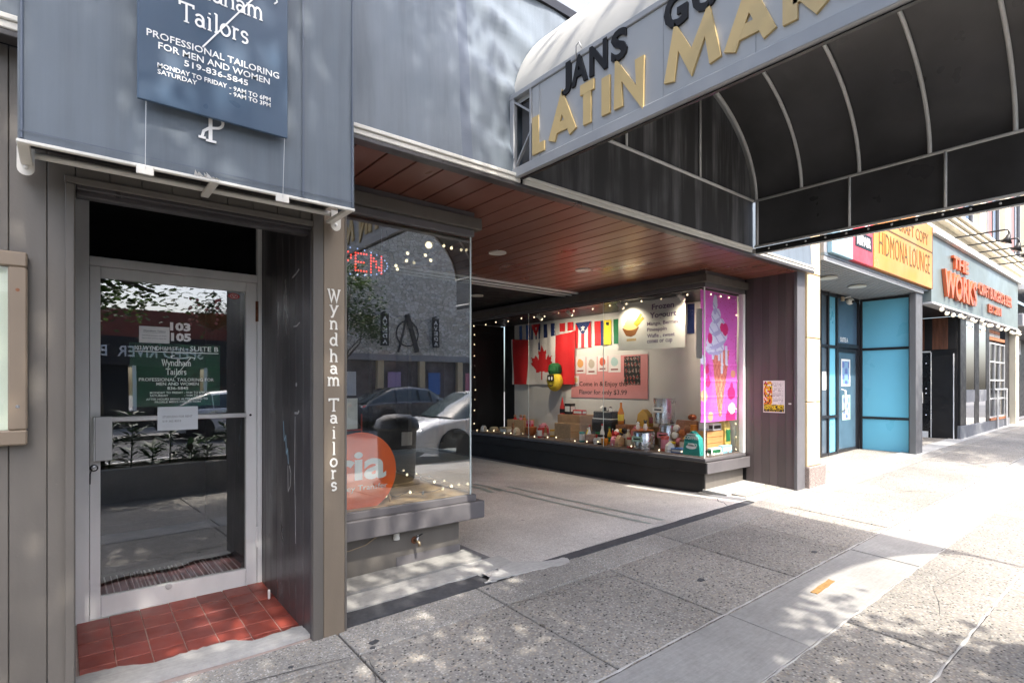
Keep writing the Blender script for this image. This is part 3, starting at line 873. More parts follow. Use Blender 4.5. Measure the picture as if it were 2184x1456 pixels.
# vestibule behind the door
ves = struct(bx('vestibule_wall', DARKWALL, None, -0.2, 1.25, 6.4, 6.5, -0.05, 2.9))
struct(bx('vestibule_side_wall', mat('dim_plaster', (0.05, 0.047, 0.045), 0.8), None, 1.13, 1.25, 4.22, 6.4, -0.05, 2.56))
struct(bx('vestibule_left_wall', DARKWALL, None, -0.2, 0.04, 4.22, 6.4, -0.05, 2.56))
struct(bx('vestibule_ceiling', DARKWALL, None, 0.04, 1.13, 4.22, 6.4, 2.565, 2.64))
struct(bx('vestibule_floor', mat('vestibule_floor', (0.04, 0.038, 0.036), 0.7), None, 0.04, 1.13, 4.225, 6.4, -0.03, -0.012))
matt = thing('door_mat', 'dark entrance mat with irregular pale stripes inside the glass door', 'mat', (0.57, 4.6, -0.01))
bx('base', flat('mat_dark', (0.03, 0.03, 0.033), 0.9), matt, 0.12, 1.06, 4.235, 4.95, -0.0115, 0.000)
x = 0.13; k = 0
while x < 1.05:
    w = random.choice((0.006, 0.009, 0.012))
    MB().box(x, x + w, 4.24, 4.94, 0.0002, 0.004).build('stripe', flat('mat_stripe', (0.80, 0.80, 0.80), 0.9), matt)
    x += w + random.choice((0.012, 0.018, 0.03, 0.036)); k += 1
bx('doorstop', ALU, None, 1.03, 1.045, 3.78, 3.795, tz(1.03, 3.78) - 0.002, tz(1.03, 3.78) + 0.06, 0.004)
tag(bpy.data.objects['doorstop'], 'little metal doorstop peg on the red tiled step', 'doorstop')
# weeds at the hinge foot
wd = MB()
for i in range(26):
    x = random.uniform(1.0, 1.075); y = random.uniform(4.05, 4.095); a = random.uniform(0, 6.28); h = random.uniform(0.01, 0.035)
    dx, dy = math.cos(a) * h, math.sin(a) * h * 0.6
    wd.add([(x, y, -0.012), (x + 0.004, y, -0.012), (x + dx, y + dy - 0.01, -0.012 + h)], [(0, 1, 2)])
tag(wd.build('weed_tuft', leafmat('weed', (0.05, 0.11, 0.02), (0.12, 0.2, 0.03))), 'tuft of small weeds growing at the foot of the door hinge', 'weed')

# ================================================================ SMALL GREY AWNING OF THE TAILOR
aw = thing('shop_awning', 'blue-grey canvas box awning over the tailor door with white pull bar', 'awning', (0.52, 2.9, 2.3))
AX0, AX1, AY, AZ = -0.134, 1.174, 2.75, 2.306
mb = MB(); n, m_ = 24, 34; vs_ = []; fs_ = []
for j in range(m_ + 1):
    for i in range(n + 1):
        x = AX0 + (AX1 - AX0) * i / n; z = AZ + (4.0 - AZ) * j / m_
        e = math.sin(math.pi * i / n) * 0.006 * math.sin(3 + x * 4 + z * 1.7) + 0.002 * math.sin(11 * x + 5 * z)
        vs_.append((x, AY + e, z))
for j in range(m_):
    for i in range(n):
        a = j * (n + 1) + i
        fs_.append((a, a + 1, a + n + 2, a + n + 1))
mb.add(vs_, fs_)
mb.box(AX0 + 0.001, AX0 + 0.006, AY + 0.008, 3.0, AZ, 4.0); mb.box(AX1 - 0.006, AX1 - 0.001, AY + 0.008, 2.955, AZ, 4.0)
mb.build('canvas', CANVAS, aw, smooth=True)
bx('shade_filler', BLACKL, aw, AX0 + 0.02, AX1 - 0.02, AY + 0.016, 3.078, 2.385, 2.42)  # added black box; its colour gives the awning's inside its darkness
for xx in (0.905,):
    MB().box(xx, xx + 0.010, AY - 0.0105, AY - 0.0085, AZ + 0.004, 4.0).build('stitched_seam', CANVASD, aw)
MB().box(AX0 + 0.004, AX1 - 0.004, AY - 0.0125, AY - 0.0105, AZ + 0.028, AZ + 0.032).build('hem_stitch', CANVASD, aw)
for xx in (AX0 + 0.012, AX1 - 0.012):
    MB().tube([(xx, AY - 0.004, AZ + 0.004), (xx, AY - 0.004, 4.0)], 0.005, 6).build('edge_piping', CANVASD, aw)
mb = MB()
mb.box(AX0 - 0.004, AX1 + 0.004, AY - 0.006, AY + 0.014, AZ - 0.015, AZ - 0.001)
mb.build('front_rail', WHITEP, aw, bevel=0.003)
for xa in (AX0 - 0.004, AX1 - 0.034):
    MB().box(xa, xa + 0.038, AY + 0.024, 3.06, AZ - 0.012, AZ + 0.006).build('side_rail', WHITEP, aw, bevel=0.003)
MB().box(0.52, 0.555, AY + 0.016, 3.06, AZ + 0.004, AZ + 0.020).build('side_rail', WHITEP, aw, bevel=0.003)
MB().tube([(AX0 + 0.03, 3.045, 2.346), (AX1 + 0.02, 3.045, 2.348)], 0.014, 12).build('pull_bar', WHITEP, aw, smooth=True)
for xa in (-0.122, 1.185):
    b_ = MB().plate([(-0.028, 0.05), (0.028, 0.05), (0.028, -0.035)] + arc(0, -0.035, 0.028, 0.028, 0, -180, 8)[1:-1] + [(-0.028, -0.035)], (xa, 3.03, 2.315), FY, 0.006).build('bracket', WHITEP, aw)
    MB().lathe([(0.008, 0), (0.008, -0.005), (0.003, -0.007)], 10, (xa, 3.023, 2.285), 'Y').build('bolt', ALU, b_)
for xa in (0.262, 0.812):
    c_ = bx('clip', WHITEP, aw, xa - 0.031, xa + 0.031, 2.738, 2.7435, 2.262, 2.300, 0.003)
    MB().tube([(xa, 2.736, 2.282), (xa, 2.705, 2.60)], 0.0012, 5).build('wire', ALUL, c_)
em = MB()
em.ribbon([(0.505, 2.475), (0.505, 2.60)], 0.015, (0, AY - 0.005, 0), FY, 0.003)
em.ribbon([(0.487, 2.470), (0.528, 2.470)], 0.010, (0, AY - 0.005, 0), FY, 0.0035)
em.ribbon([(0.505, 2.592)] + arc(0.522, 2.562, 0.033, 0.030, 80, -80, 9) + [(0.50, 2.526), (0.478, 2.507), (0.472, 2.482)], 0.011, (0, AY - 0.005, 0), FY, 0.0042)
em.ribbon([(0.458, 2.478), (0.486, 2.478)], 0.010, (0, AY - 0.005, 0), FY, 0.0038)
em.build('emblem', WHITE, aw)
sg = thing('hanging_sign', 'navy tailor sign board with white lettering wired to the awning front', 'sign', (0.53, 2.70, 2.56))
bx('board', NAVY, sg, 0.232, 0.824, 2.700, 2.715, 2.556, 3.62, 0.003)
SY = 2.6995
mb = MB()
def sl(s, x0, x1, z0, h, b=0.008): mb.text(s, (x0, SY, z0), FY, x1 - x0, h, 0.002, 0, b)
sl('PROFESSIONAL TAILORING', 0.263, 0.784, 2.822, 0.029); sl('FOR MEN AND WOMEN', 0.304, 0.742, 2.782, 0.028); sl('519-836-5845', 0.397, 0.649, 2.744, 0.026)
sl('MONDAY TO FRIDAY', 0.301, 0.562, 2.704, 0.020); sl('- 9AM TO 6PM', 0.572, 0.746, 2.703, 0.020); sl('SATURDAY', 0.301, 0.445, 2.678, 0.019); sl('- 9AM TO 3PM', 0.572, 0.746, 2.678, 0.019)
serif_text(mb, 'Tailors', (0.378, SY, 2.934), FY, 0.052, 0.16, 0.002, width=0.275)
serif_text(mb, 'Wyndham', (0.335, SY, 3.066), FY, 0.052, 0.16, 0.002, width=0.382)
mb.ribbon([(0.466, 2.850), (0.705, 3.20)], 0.006, (0, SY, 0), FY, 0.0035)
mb.ribbon([(0.52, 3.245), (0.49, 3.235), (0.485, 3.21), (0.52, 3.195), (0.62, 3.20), (0.72, 3.225), (0.765, 3.21), (0.775, 3.18), (0.762, 3.165)], 0.006, (0, SY, 0), FY, 0.0042)
mb.build('lettering', WHITE, sg)
# scrap of torn plastic caught on the front rail
rg = MB()
random.seed(11)
for i in range(9):
    x = 0.44 + i * 0.011; z = AZ - 0.004
    rg.add([(x, AY - 0.008, z), (x + 0.016, AY - 0.010, z + 0.004), (x + random.uniform(-.01, .02), AY - 0.02 + random.uniform(-.005, .005), z + random.uniform(0.006, 0.024))], [(0, 1, 2)])
tag(rg.build('plastic_scrap', mat('torn_plastic', (0.6, 0.6, 0.58), 0.3)), 'torn scrap of clear plastic caught on the awning rail', 'scrap')

# ================================================================ LONG CANVAS FASCIA AND SOFFIT
fa = thing('canvas_fascia', 'long blue-grey stretched canvas fascia above the arcade soffit with pale rail', 'fascia', (2.0, 3.1, 2.8))
def fascia(x0, x1, nx, zt=4.26):
    mb = MB(); vs_ = []; fs_ = []; nz = 40
    for j in range(nz + 1):
        for i in range(nx + 1):
            x = x0 + (x1 - x0) * i / nx; t = j / nz; z = 2.862 + (zt - 2.862) * t
            y = 3.0 + 0.09 * t
            # pull wrinkles running into the canopy frame
            r = math.hypot(x - 2.50, (z - 3.15) * 0.8)
            k = max(0, 1 - abs(x - 2.42) / 0.65)
            y += 0.017 * k * k * math.sin(26 * z + 9 * x) * (0.4 + 0.6 * math.sin(7 * z + 2) ** 2)
            a = math.hypot((x - 4.135) / 1.64, max(0, z - 3.34) / 1.07)
            if 1.0 < a < 1.5 and x < 4: y += 0.016 * (1.5 - a) * 2 * math.sin(22 * math.atan2(z - 3.34, x - 4.135)) * 0.8
            y += 0.004 * math.sin(2.3 * x + 1.1) * math.sin(math.pi * t)
            vs_.append((x, y, z))
    for j in range(nz):
        for i in range(nx):
            q = j * (nx + 1) + i
            fs_.append((q, q + 1, q + nx + 2, q + nx + 1))
    return mb.add(vs_, fs_)
fascia(-3.0, 2.02, 60).build('canvas', CANVAS, fa, smooth='all')
fascia(2.02, 2.10, 2).build('seam_strip', CANVASD, fa, smooth='all')
fascia(2.10, 5.78, 90).build('canvas', CANVAS, fa, smooth='all')
fascia(5.78, 7.30, 20).build('canvas', CANVAS, fa, smooth='all')
for a, b in ((-3.0, 2.49), (2.53, 5.74), (5.80, 7.30)):
    MB().box(a, b, 2.955, 2.999, 2.838, 2.862).build('rail', WHITEP, fa, bevel=0.004)
    MB().box(a, b, 2.966, 2.999, 2.806, 2.8375).build('rail', WHITEP, fa, bevel=0.004)
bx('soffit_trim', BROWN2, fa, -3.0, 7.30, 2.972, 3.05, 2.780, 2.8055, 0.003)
bx('top_gap', BLACKL, fa, -3.0, 7.3, 3.06, 3.13, 4.262, 4.33)  # black bar across the gap, its darkness put in as colour
random.seed(3)
mb = MB()
for i in range(40):
    x = -0.1 + i * 0.19
    if 2.4 < x < 5.8: continue
    mb.lathe([(0.004, 0), (0.004, -0.003)], 8, (x, 2.9548, 2.850), 'Y')
mb.build('rivets', ALU, fa)
upw = thing('upper_wall', 'pale grey upper wall of the brown shop building above the fascia', 'building', (2.0, 3.4, 4.3))
bx('wall', mat('upper_stucco', (0.20, 0.22, 0.26), 0.8, var=0.08), upw, -3.0, 7.3, 3.14, 3.5, 4.0, 9.0)

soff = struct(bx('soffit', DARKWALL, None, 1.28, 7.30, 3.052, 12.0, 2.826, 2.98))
x = 1.33 - 0.0; 
pl = MB().box(0.005, 0.195, 0.0, 2.86, -0.014, 0.0).build('plank', SOFFIT, soff, True, 0.003)
pd = pl.data; first = True
for i in range(30):
    xx = 1.283 + 0.2 * i + 0.047
    if i == 0: xx = 1.33 - 0.2 + 0.2
    if xx > 7.12: break
    o = pl if first else link('plank', pd, soff)
    first = False
    o.location = (xx, 3.053, 2.812 + random.uniform(-0.0008, 0.0008))
bx('track_rail', ALU, soff, 2.65, 6.6, 5.92, 5.945, 2.775, 2.812)
bx('track_rail', ALU, soff, 2.65, 6.6, 6.06, 6.075, 2.765, 2.79)
bx('track_rail', RIBM, soff, 2.65, 6.6, 6.20, 6.212, 2.765, 2.785)
def downlight(x, y, z, r, lens, label, grp, watt=0, warm=(1, .7, .45)):
    d = thing('downlight', label, 'ceiling light', (x, y, z - 0.02), 0, grp)
    MB().lathe([(r * 0.72, -0.004), (r * 0.8, -0.007), (r, -0.004), (r, 0.014), (r * 0.72, 0.014)], 28).build('ring', WHITEP if r > 0.08 else ALUL, d, True, smooth=True)
    MB().lathe([(0.0001, 0.004), (r * 0.72, 0.004), (r * 0.72, 0.010), (0.0001, 0.010)], 28).build('lens', lens, d, True)
    if watt:
        l = bpy.data.lights.new('downlight_lamp', 'SPOT'); l.energy = watt; l.color = warm; l.spot_size = R(110); l.spot_blend = 0.6; l.shadow_soft_size = r * 0.7
        lo = bpy.data.objects.new('downlight_lamp', l); COL.objects.link(lo); lo.parent = d; lo.location = (0, 0, -0.03)
downlight(3.588, 4.661, 2.812, 0.095, DOWNL, 'round warm downlight in the plank soffit nearer the tailor side display', 'arcade downlights', 6)
downlight(4.943, 4.704, 2.812, 0.095, DOWNL, 'round warm downlight in the plank soffit nearer the flag display', 'arcade downlights', 6)
downlight(5.078, 7.119, 2.812, 0.095, DOWNL, 'round downlight deep inside the arcade behind the ceiling tracks', 'arcade downlights', 2)
# the dark end of the arcade
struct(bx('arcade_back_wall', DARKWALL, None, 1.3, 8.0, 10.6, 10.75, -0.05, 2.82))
ad = thing('arcade_shop_front', 'dark shop front with glazed doors at the far end of the arcade', 'shop front', (5.3, 10.4, 0))
for k in range(4):
    xx = 3.0 + k * 0.9
    bx('frame', BLACKM, ad, xx, xx + 0.06, 10.48, 10.58, 0.012, 2.6, 0.004)
    bx('pane', BLACKG, ad, xx + 0.062, xx + 0.898, 10.52, 10.53, 0.10, 2.1)
bx('head', BLACKM, ad, 3.0, 6.66, 10.47, 10.58, 2.605, 2.80, 0.004)

# ================================================================ BARREL CANOPY
cano = thing('barrel_canopy', 'white barrel-vaulted canopy with black lining and pale ribs over the arcade entrance', 'canopy', (4.135, 1.0, 2.8))
CXc, ZS, YA, YB = 4.135, 3.355, -1.3, 2.95
def vault(a, b, y0, y1, n=40, ny=8):
    mb = MB(); vs_ = []; fs_ = []
    for j in range(ny + 1):
        y = y0 + (y1 - y0) * j / ny
        for i in range(n + 1):
            t = math.pi * i / n
            vs_.append((CXc + a * math.cos(t), y, ZS + b * math.sin(t)))
    for j in range(ny):
        for i in range(n):
            q = j * (n + 1) + i
            fs_.append((q, q + 1, q + n + 2, q + n + 1))
    return mb.add(vs_, fs_)
vault(1.660, 1.085, YA - 0.03, YB + 0.09).build('cover', VINYL, cano, smooth='all')
vault(1.645, 1.070, YA - 0.02, YB + 0.01).build('lining', BLACKD, cano, smooth='all')
ribY = [2.935, 2.47, 1.95, 1.41, 0.86, 0.32, -0.22, -0.76, -1.32]
rib = None
for y in ribY:
    if rib is None:
        rib = MB().tube([(CXc + 1.628 * math.cos(math.pi * i / 36), 0, ZS + 1.053 * math.sin(math.pi * i / 36)) for i in range(37)], 0.0165, 8, False).build('rib', RIBM, cano, True, smooth='all')
        rd = rib.data; o = rib
    else:
        o = link('rib', rd, cano)
    o.matrix_parent_inverse = Matrix.Translation(-cano.location)
    o.location = (0, y, 0)
for sx, X in ((1, 5.775), (-1, 2.495)):
    inn = X - sx * 0.02
    bx('side_cloth', BLACKD, cano, X - 0.004, X + 0.004, YA, YB, 2.862, ZS - 0.004)
    MB().tube([(inn, YA, ZS), (inn, YB, ZS)], 0.014, 8).build('side_rail', RIBM, cano, smooth='all')
    MB().tube([(inn, YA, 2.868), (inn, YB, 2.868)], 0.013, 8).build('side_rail', RIBM, cano, smooth='all')
    for y in (2.92, 2.03, 1.30, 0.57, -0.16, -0.85):
        MB().tube([(inn, y, 2.87), (inn, y, ZS)], 0.012, 8).build('side_post', RIBM, cano, smooth='all')
    if sx > 0:
        bx('valance', BLACKM, cano, X - 0.012, X + 0.012, YA, YB, 2.796, 2.853, 0.006)
        bx('valance_edge', RIBM, cano, X - 0.014, X + 0.014, YA, YB, 2.782, 2.7955, 0.003)
        sn = None
        k = 0
        while k < 20:
            y = 2.80 - 0.185 * k; k += 1
            if y < YA: break
            if sn is None:
                sn = MB().lathe([(0.010, 0), (0.010, -0.004), (0.005, -0.007)], 10, (0, 0, 0), 'X').build('snap', RIBM, cano, True); o = sn
            else:
                o = link('snap', sn.data, cano)
            o.matrix_parent_inverse = Matrix.Translation(-cano.location)
            o.location = (X - 0.013, y, 2.825)
# cloth that closes the vault against the wall, with its rails
ell = [(1.60 * math.cos(math.pi * i / 40), 1.03 * math.sin(math.pi * i / 40)) for i in range(41)]
def endcloth(x0, x1):
    P = [(x0, 0.0), (x1, 0.0)]
    n = 14
    for i in range(n + 1):
        x = x1 + (x0 - x1) * i / n
        P.append((x, 1.03 * math.sqrt(max(0, 1 - (x / 1.60) ** 2))))
    Q = [P[0]]
    for p in P[1:]:
        if math.hypot(p[0] - Q[-1][0], p[1] - Q[-1][1]) > 0.003: Q.append(p)
    MB().plate(Q, (CXc, 2.976, ZS + 0.006), FY, 0.004).build('end_cloth', BLACKC, cano)
for a, b in ((-1.60, -0.506), (-0.502, 0.586), (0.590, 1.60)):
    endcloth(a, b)
bx('end_cloth', BLACKC, cano, 2.53, 5.755, 2.972, 2.976, 2.864, ZS - 0.002)
MB().tube([(2.515, 2.955, ZS), (5.755, 2.955, ZS)], 0.014, 8).build('end_rail', RIBM, cano, smooth='all')
for x in (3.631, 4.723):
    z1 = ZS + 1.02 * math.sqrt(1 - ((x - CXc) / 1.62) ** 2)
    MB().tube([(x, 2.957, ZS), (x, 2.957, z1)], 0.011, 8).build('end_post', RIBM, cano, smooth='all')

# ---- sign panel on the side of the canopy
sp = thing('canopy_sign', 'long grey sign panel with gold and black raised letters along the canopy side', 'sign', (2.44, 1.0, 2.83))
bx('panel', SIGNG, sp, 2.452, 2.468, -0.85, 2.80, 2.90, 3.385)
bx('bottom_rail', SIGNF, sp, 2.438, 2.478, -0.88, 3.035, 2.830, 2.8985, 0.004)
bx('top_rail', SIGNF, sp, 2.440, 2.476, -0.88, 3.035, 3.387, 3.425, 0.004)
bx('end_post', SIGNF, sp, 2.440, 2.476, 2.985, 3.030, 2.900, 3.386, 0.003)
bx('inner_post', SIGNF, sp, 2.442, 2.474, 2.803, 2.818, 2.900, 3.386)
for p, q in (((2.458, 2.98, 2.905), (2.458, 2.822, 3.10)), ((2.458, 2.98, 3.36), (2.458, 2.822, 3.24))):
    MB().bar(p, q, 0.012, 0.02, (1, 0, 0)).build('brace', SIGNF, sp)
bx('under_gap', BLACKM, sp, 2.470, 2.492, -0.88, 2.95, 2.822, 2.8285)  # black bar paints the dark gap line between sign and canopy
mb = MB(); mb.box(2.445, 2.4515, 2.72, 2.726, 2.902, 3.384)
for y in (2.25, 1.75, 1.25, 0.75): mb.box(2.4495, 2.4515, y, y + 0.004, 2.902, 3.384)
mb.build('panel_joints', SIGNF, sp)
lt = MB()
def cap(s, ya, yb, z, h, b, m_, nm):
    mb = MB(); mb.text(s, (2.4515, ya, z), FX, ya - yb, h, 0.014, 0, b, 0, 3); mb.build(nm, m_, sp)
LX = [('L', 2.785, 2.635), ('A', 2.630, 2.375), ('T', 2.375, 2.200), ('I', 2.165, 2.115), ('N', 2.078, 1.866),
      ('M', 1.740, 1.415), ('A', 1.405, 1.150), ('R', 1.125, 0.930), ('K', 0.900, 0.690), ('E', 0.660, 0.510), ('T', 0.490, 0.300)]
# bold sans capitals as strokes in a 1 x 1 box
BOLD = {'L': [[(0, 1), (0, 0), (1, 0)]], 'A': [[(0, 0), (0.5, 1), (1, 0)], [(0.24, 0.3), (0.76, 0.3)]], 'T': [[(0, 1), (1, 1)], [(0.5, 0.9), (0.5, 0)]], 'I': [[(0.5, 0), (0.5, 1)]],
        'N': [[(0, 0), (0, 1), (1, 0), (1, 1)]], 'M': [[(0, 0), (0.17, 1), (0.5, 0.22), (0.83, 1), (1, 0)]], 'R': [[(0, 0), (0, 1), (0.55, 1), (0.85, 0.88), (0.9, 0.72), (0.8, 0.55), (0.5, 0.46), (0.1, 0.46)], [(0.45, 0.45), (1, 0)]],
        'K': [[(0, 0), (0, 1)], [(0.9, 1), (0.15, 0.5), (1, 0)]], 'E': [[(1, 1), (0, 1), (0, 0), (1, 0)], [(0.1, 0.5), (0.85, 0.5)]]}
for ch, a, b in LX:
    w_ = 0.063; W_ = a - b - w_; H_ = 0.282 - w_
    mb = MB()
    for i, pl_ in enumerate(BOLD[ch]):
        mb.ribbon([(w_ / 2 + x * W_, w_ / 2 + y * H_) for x, y in pl_], w_, (2.4515, a, 2.925), FX, 0.014 - 0.0006 * i)
    mb.build('letter', GOLD, sp)
for ch, a, b in (('J', 2.506, 2.425), ('A', 2.420, 2.285), ('N', 2.268, 2.130), ('S', 2.100, 1.985), ('G', 1.740, 1.600), ('O', 1.575, 1.425)):
    cap(ch, a, b, 3.225 if ch != 'J' else 3.205, 0.178 if ch != 'J' else 0.198, 0.035, BLACKL, 'letter')
MB().tube([(2.44, 2.33, 3.43), (2.43, 2.345, 3.47), (2.43, 2.37, 3.46), (2.435, 2.375, 3.38)], 0.004, 6).build('hook', ALUL, sp, smooth='all')

# ================================================================ DISPLAY BOXES
def header(parent, x0, x1, y0, y1, sides):
    """stepped head moulding: boxes with a street face (y0) and an arcade face"""
    for dz0, dz1, o, m in ((2.600, 2.652, 0.0, SILLM), (2.653, 2.745, 0.045, BROWN), (2.746, 2.798, 0.0, SILLM)):
        xa = x0 - (o if 'L' in sides else 0); xb = x1 + (o if 'R' in sides else 0)
        MB().box(xa, xb, y0 - o, y1, dz0, dz1).build('head_moulding', m, parent, bevel=0.004)

ld = thing('glass_display', 'glazed display box beside the tailor pilaster with dark metal sill and base', 'display case', (1.9, 4.0, 0))
bx('base', BROWN, ld, 1.2765, 2.520, 3.790, 8.9, -0.03, 0.298, 0.004)
bx('kick_strip', SILLM, ld, 1.95, 2.5235, 3.785, 3.7895, 0.0, 0.085)
bx('sill', SILLM, ld, 1.2765, 2.690, 3.665, 8.9, 0.300, 0.438, 0.006)
bx('glazing_bar', SILLM, ld, 1.2765, 2.630, 3.700, 8.9, 0.4385, 0.492, 0.004)
header(ld, 1.2765, 2.615, 3.705, 8.9, 'R')
bx('pane', GLASSW, ld, 1.2765, 2.586, 3.728, 3.736, 0.4925, 2.5995)
bx('pane', GLASSW, ld, 2.586, 2.594, 3.737, 6.20, 0.4925, 2.5995)
bx('pane', GLASSW, ld, 2.586, 2.594, 6.205, 8.8, 0.4925, 2.5995)
bx('corner_edge', GLASSE, ld, 2.5862, 2.5975, 3.7262, 3.7365, 0.4925, 2.5995)
bx('deck', WOODL, ld, 1.2765, 2.583, 3.738, 8.9, 0.4925, 0.500)
bx('back_wall', mat('display_back', (0.03, 0.028, 0.027), 0.7), ld, 1.2765, 2.583, 6.35, 6.45, 0.501, 2.598)
bx('ceiling_panel', mat('display_ceiling', (0.05, 0.045, 0.042), 0.7), ld, 1.2765, 2.583, 3.74, 6.34, 2.585, 2.598)
# outdoor tap, pipe stub and cable on its base
tp = thing('water_tap', 'rusty outdoor tap on the brown base below the display window', 'tap', (2.111, 3.79, 0.19))
MB().lathe([(0.028, 0), (0.028, -0.006), (0.012, -0.008)], 14, (2.105, 3.788, 0.19), 'Y').build('flange', RUST, tp)
MB().tube([(2.105, 3.785, 0.19), (2.105, 3.745, 0.19), (2.112, 3.725, 0.18), (2.112, 3.72, 0.155)], [0.011, 0.012, 0.012, 0.013], 10).build('spout', mat('brass_old', (0.22, 0.17, 0.11), 0.5, 0.7), tp, smooth='all')
MB().tube([(2.105, 3.745, 0.195), (2.112, 3.74, 0.235)], 0.006, 8).build('stem', ALU, tp)
MB().bar((2.09, 3.735, 0.222), (2.145, 3.735, 0.243), 0.012, 0.006).build('handle', BLACKL, tp)
ps = thing('pipe_stub', 'white plastic pipe stub poking out under the display sill', 'pipe', (1.94, 3.77, 0.25))
MB().tube([(1.94, 3.765, 0.299), (1.94, 3.765, 0.235)], 0.022, 14).build('pipe', WHITEP, ps, smooth=True)
MB().tube([(1.94, 3.765, 0.245), (1.94, 3.765, 0.228)], 0.025, 14).build('collar', WHITEP, ps, smooth=True)
tag(MB().tube([(1.29, 3.784, 0.215), (1.45, 3.782, 0.205), (1.58, 3.782, 0.205), (1.70, 3.782, 0.225), (1.80, 3.782, 0.275), (1.83, 3.783, 0.298)], 0.0045, 6).build('cable', flat('tan_cable', (0.35, 0.27, 0.18)), smooth='all'),
    'thin tan cable sagging along the brown base under the sill', 'cable')

# ---- LED open sign
op = thing('led_sign', 'black LED sign with red OPEN dots hanging in the display by the pilaster', 'sign', (1.70, 3.93, 2.2))
bx('panel', flat('led_board', (0.02, 0.022, 0.028), 0.4), op, 1.37, 1.972, 3.92, 3.94, 2.185, 2.420, 0.004)
DOT = {'O': ['01110', '10001', '10001', '10001', '10001', '10001', '01110'], 'P': ['11110', '10001', '10001', '11110', '10000', '10000', '10000'],
       'E': ['11111', '10000', '10000', '11110', '10000', '10000', '11111'], 'N': ['10001', '11001', '11101', '10101', '10111', '10011', '10001']}
mb = MB()
for i, ch in enumerate('OPEN'):
    for r_, row in enumerate(DOT[ch]):
        for c_, b in enumerate(row):
            if b == '1':
                mb.sphere((1.44 + i * 0.122 + c_ * 0.0215, 3.917, 2.37 - r_ * 0.0215), 0.0075, 6, 4)
mb.build('red_dots', REDLED, op)
mb = MB()
for k in range(30):
    a = 2 * math.pi * k / 30
    mb.sphere((1.671 + 0.272 * math.cos(a), 3.917, 2.305 + 0.098 * math.sin(a)), 0.006, 6, 4)
mb.build('blue_dots', BLUELED, op)
mb = MB()
for xa in (1.45, 1.9): mb.tube([(xa, 3.93, 2.42), (xa, 3.93, 2.585)], 0.0015, 5)
mb.build('hanger_wire', ALUL, op)

# ---- round orange money transfer sign on an easel foot
rs = thing('round_sign', 'round orange money transfer sign standing on the display deck behind the glass', 'sign', (1.70, 3.95, 0.5))
ORA = mat('orange_disc', (0.92, 0.125, 0.012), 0.4, var=0.04)
RC = (1.66, 3.79, 0.755)
MB().lathe([(0.0001, -0.006), (0.285, -0.006), (0.29, 0.0), (0.29, 0.006), (0.0001, 0.006)], 56, RC, 'Y').build('disc', ORA, rs)
mb = MB()
mb.text('ria', (1.465, 3.7835, 0.70), FY, 0.40, 0.205, 0.001, 0, 0.028, 0, 4)
mb.build('lettering', WHITE, rs); mb = MB()
mb.text('Money Transfer', (1.44, 3.7835, 0.615), FY, 0.435, 0.050, 0.001, 0, 0.0, 0, 3)
mb.build('lettering', WHITE, rs)
MB().bar((1.865, 3.80, 0.72), (1.93, 3.845, 0.502), 0.012, 0.012).build('easel_leg', WOODL, rs)
MB().bar((1.465, 3.80, 0.72), (1.405, 3.845, 0.502), 0.012, 0.012).build('easel_leg', WOODL, rs)

# ---- bulbs on cords
bulb_me = None
def string_lights(name, label, pts, r=0.010, m=BULB, grp='string lights', drop=0.02, cord_m=None, sock=True):
    global bulb_me
    s = thing(name, label, 'string lights', pts[0], 0, grp)
    L0 = Vector(pts[0])
    cp = []
    for i, p in enumerate(pts):
        cp.append(Vector(p) - L0)
        if i < len(pts) - 1:
            q = (Vector(p) + Vector(pts[i + 1])) / 2 - L0; q.z -= random.uniform(0.004, 0.03); cp.append(q)
    MB().tube(cp, 0.0022, 5).build('cord', cord_m or BLACKL, s, True)
    b = MB().sphere((0, 0, -drop), r, 10, 7, (1, 1, 1.15)).build('bulb', m, s, True, smooth='all')
    k = MB().lathe([(r * 0.45, -drop + r * 0.8), (r * 0.55, -drop + r * 1.6), (r * 0.3, 0.002)], 8).build('socket', ALUL if sock else BLACKL, s, True)
    bd, kd = b.data, k.data
    alt = {}
    for i, p in enumerate(pts):
        if i == 0: continue
        q = random.random()
        if m is BULB and q < 0.26:
            key = 'dead' if q < 0.07 else 'dim'
            if key not in alt:
                alt[key] = bd.copy(); alt[key].materials[0] = BULBX if key == 'dead' else BULBD
            o = link('bulb', alt[key], s, True)
        else:
            o = link('bulb', bd, s, True)
        o.location = Vector(p) - L0
        o.rotation_euler = (random.uniform(-.6, .6), random.uniform(-.6, .6), 0)
        o2 = link('socket', kd, s, True); o2.location = Vector(p) - L0
    return s
random.seed(5)
string_lights('string_lights', 'looped string of warm bulbs hanging under the ceiling of the tailor side display',
              [(1.916, 3.92, 2.655 - 0.02), (2.028, 3.95, 2.345), (2.077, 4.02, 2.335), (2.122, 3.95, 2.452), (2.151, 3.98, 2.405), (2.215, 4.0, 2.403), (2.288, 3.96, 2.463), (2.349, 3.97, 2.434), (2.467, 3.94, 2.571), (2.541, 3.93, 2.560)], 0.012)
string_lights('string_lights', 'bulbs on a cord lying along the wooden deck of the tailor side display',
              [(1.33 + 0.15 * i + 0.03 * math.sin(3 * i), 3.86 + 0.03 * math.sin(5 * i), 0.542 + 0.008 * (i % 3)) for i in range(9)] + [(2.54, 3.95 + 0.25 * i, 0.545) for i in range(8)], 0.011, drop=0.012)
sl_ = thing('spot_lamp', 'brass-coloured spot lamp glowing at the ceiling of the tailor side display', 'lamp', (2.34, 3.98, 2.585))
MB().tube([(0, 0, 0), (0.03, 0, -0.03)], 0.008, 8).build('arm', ALUL, sl_, True)
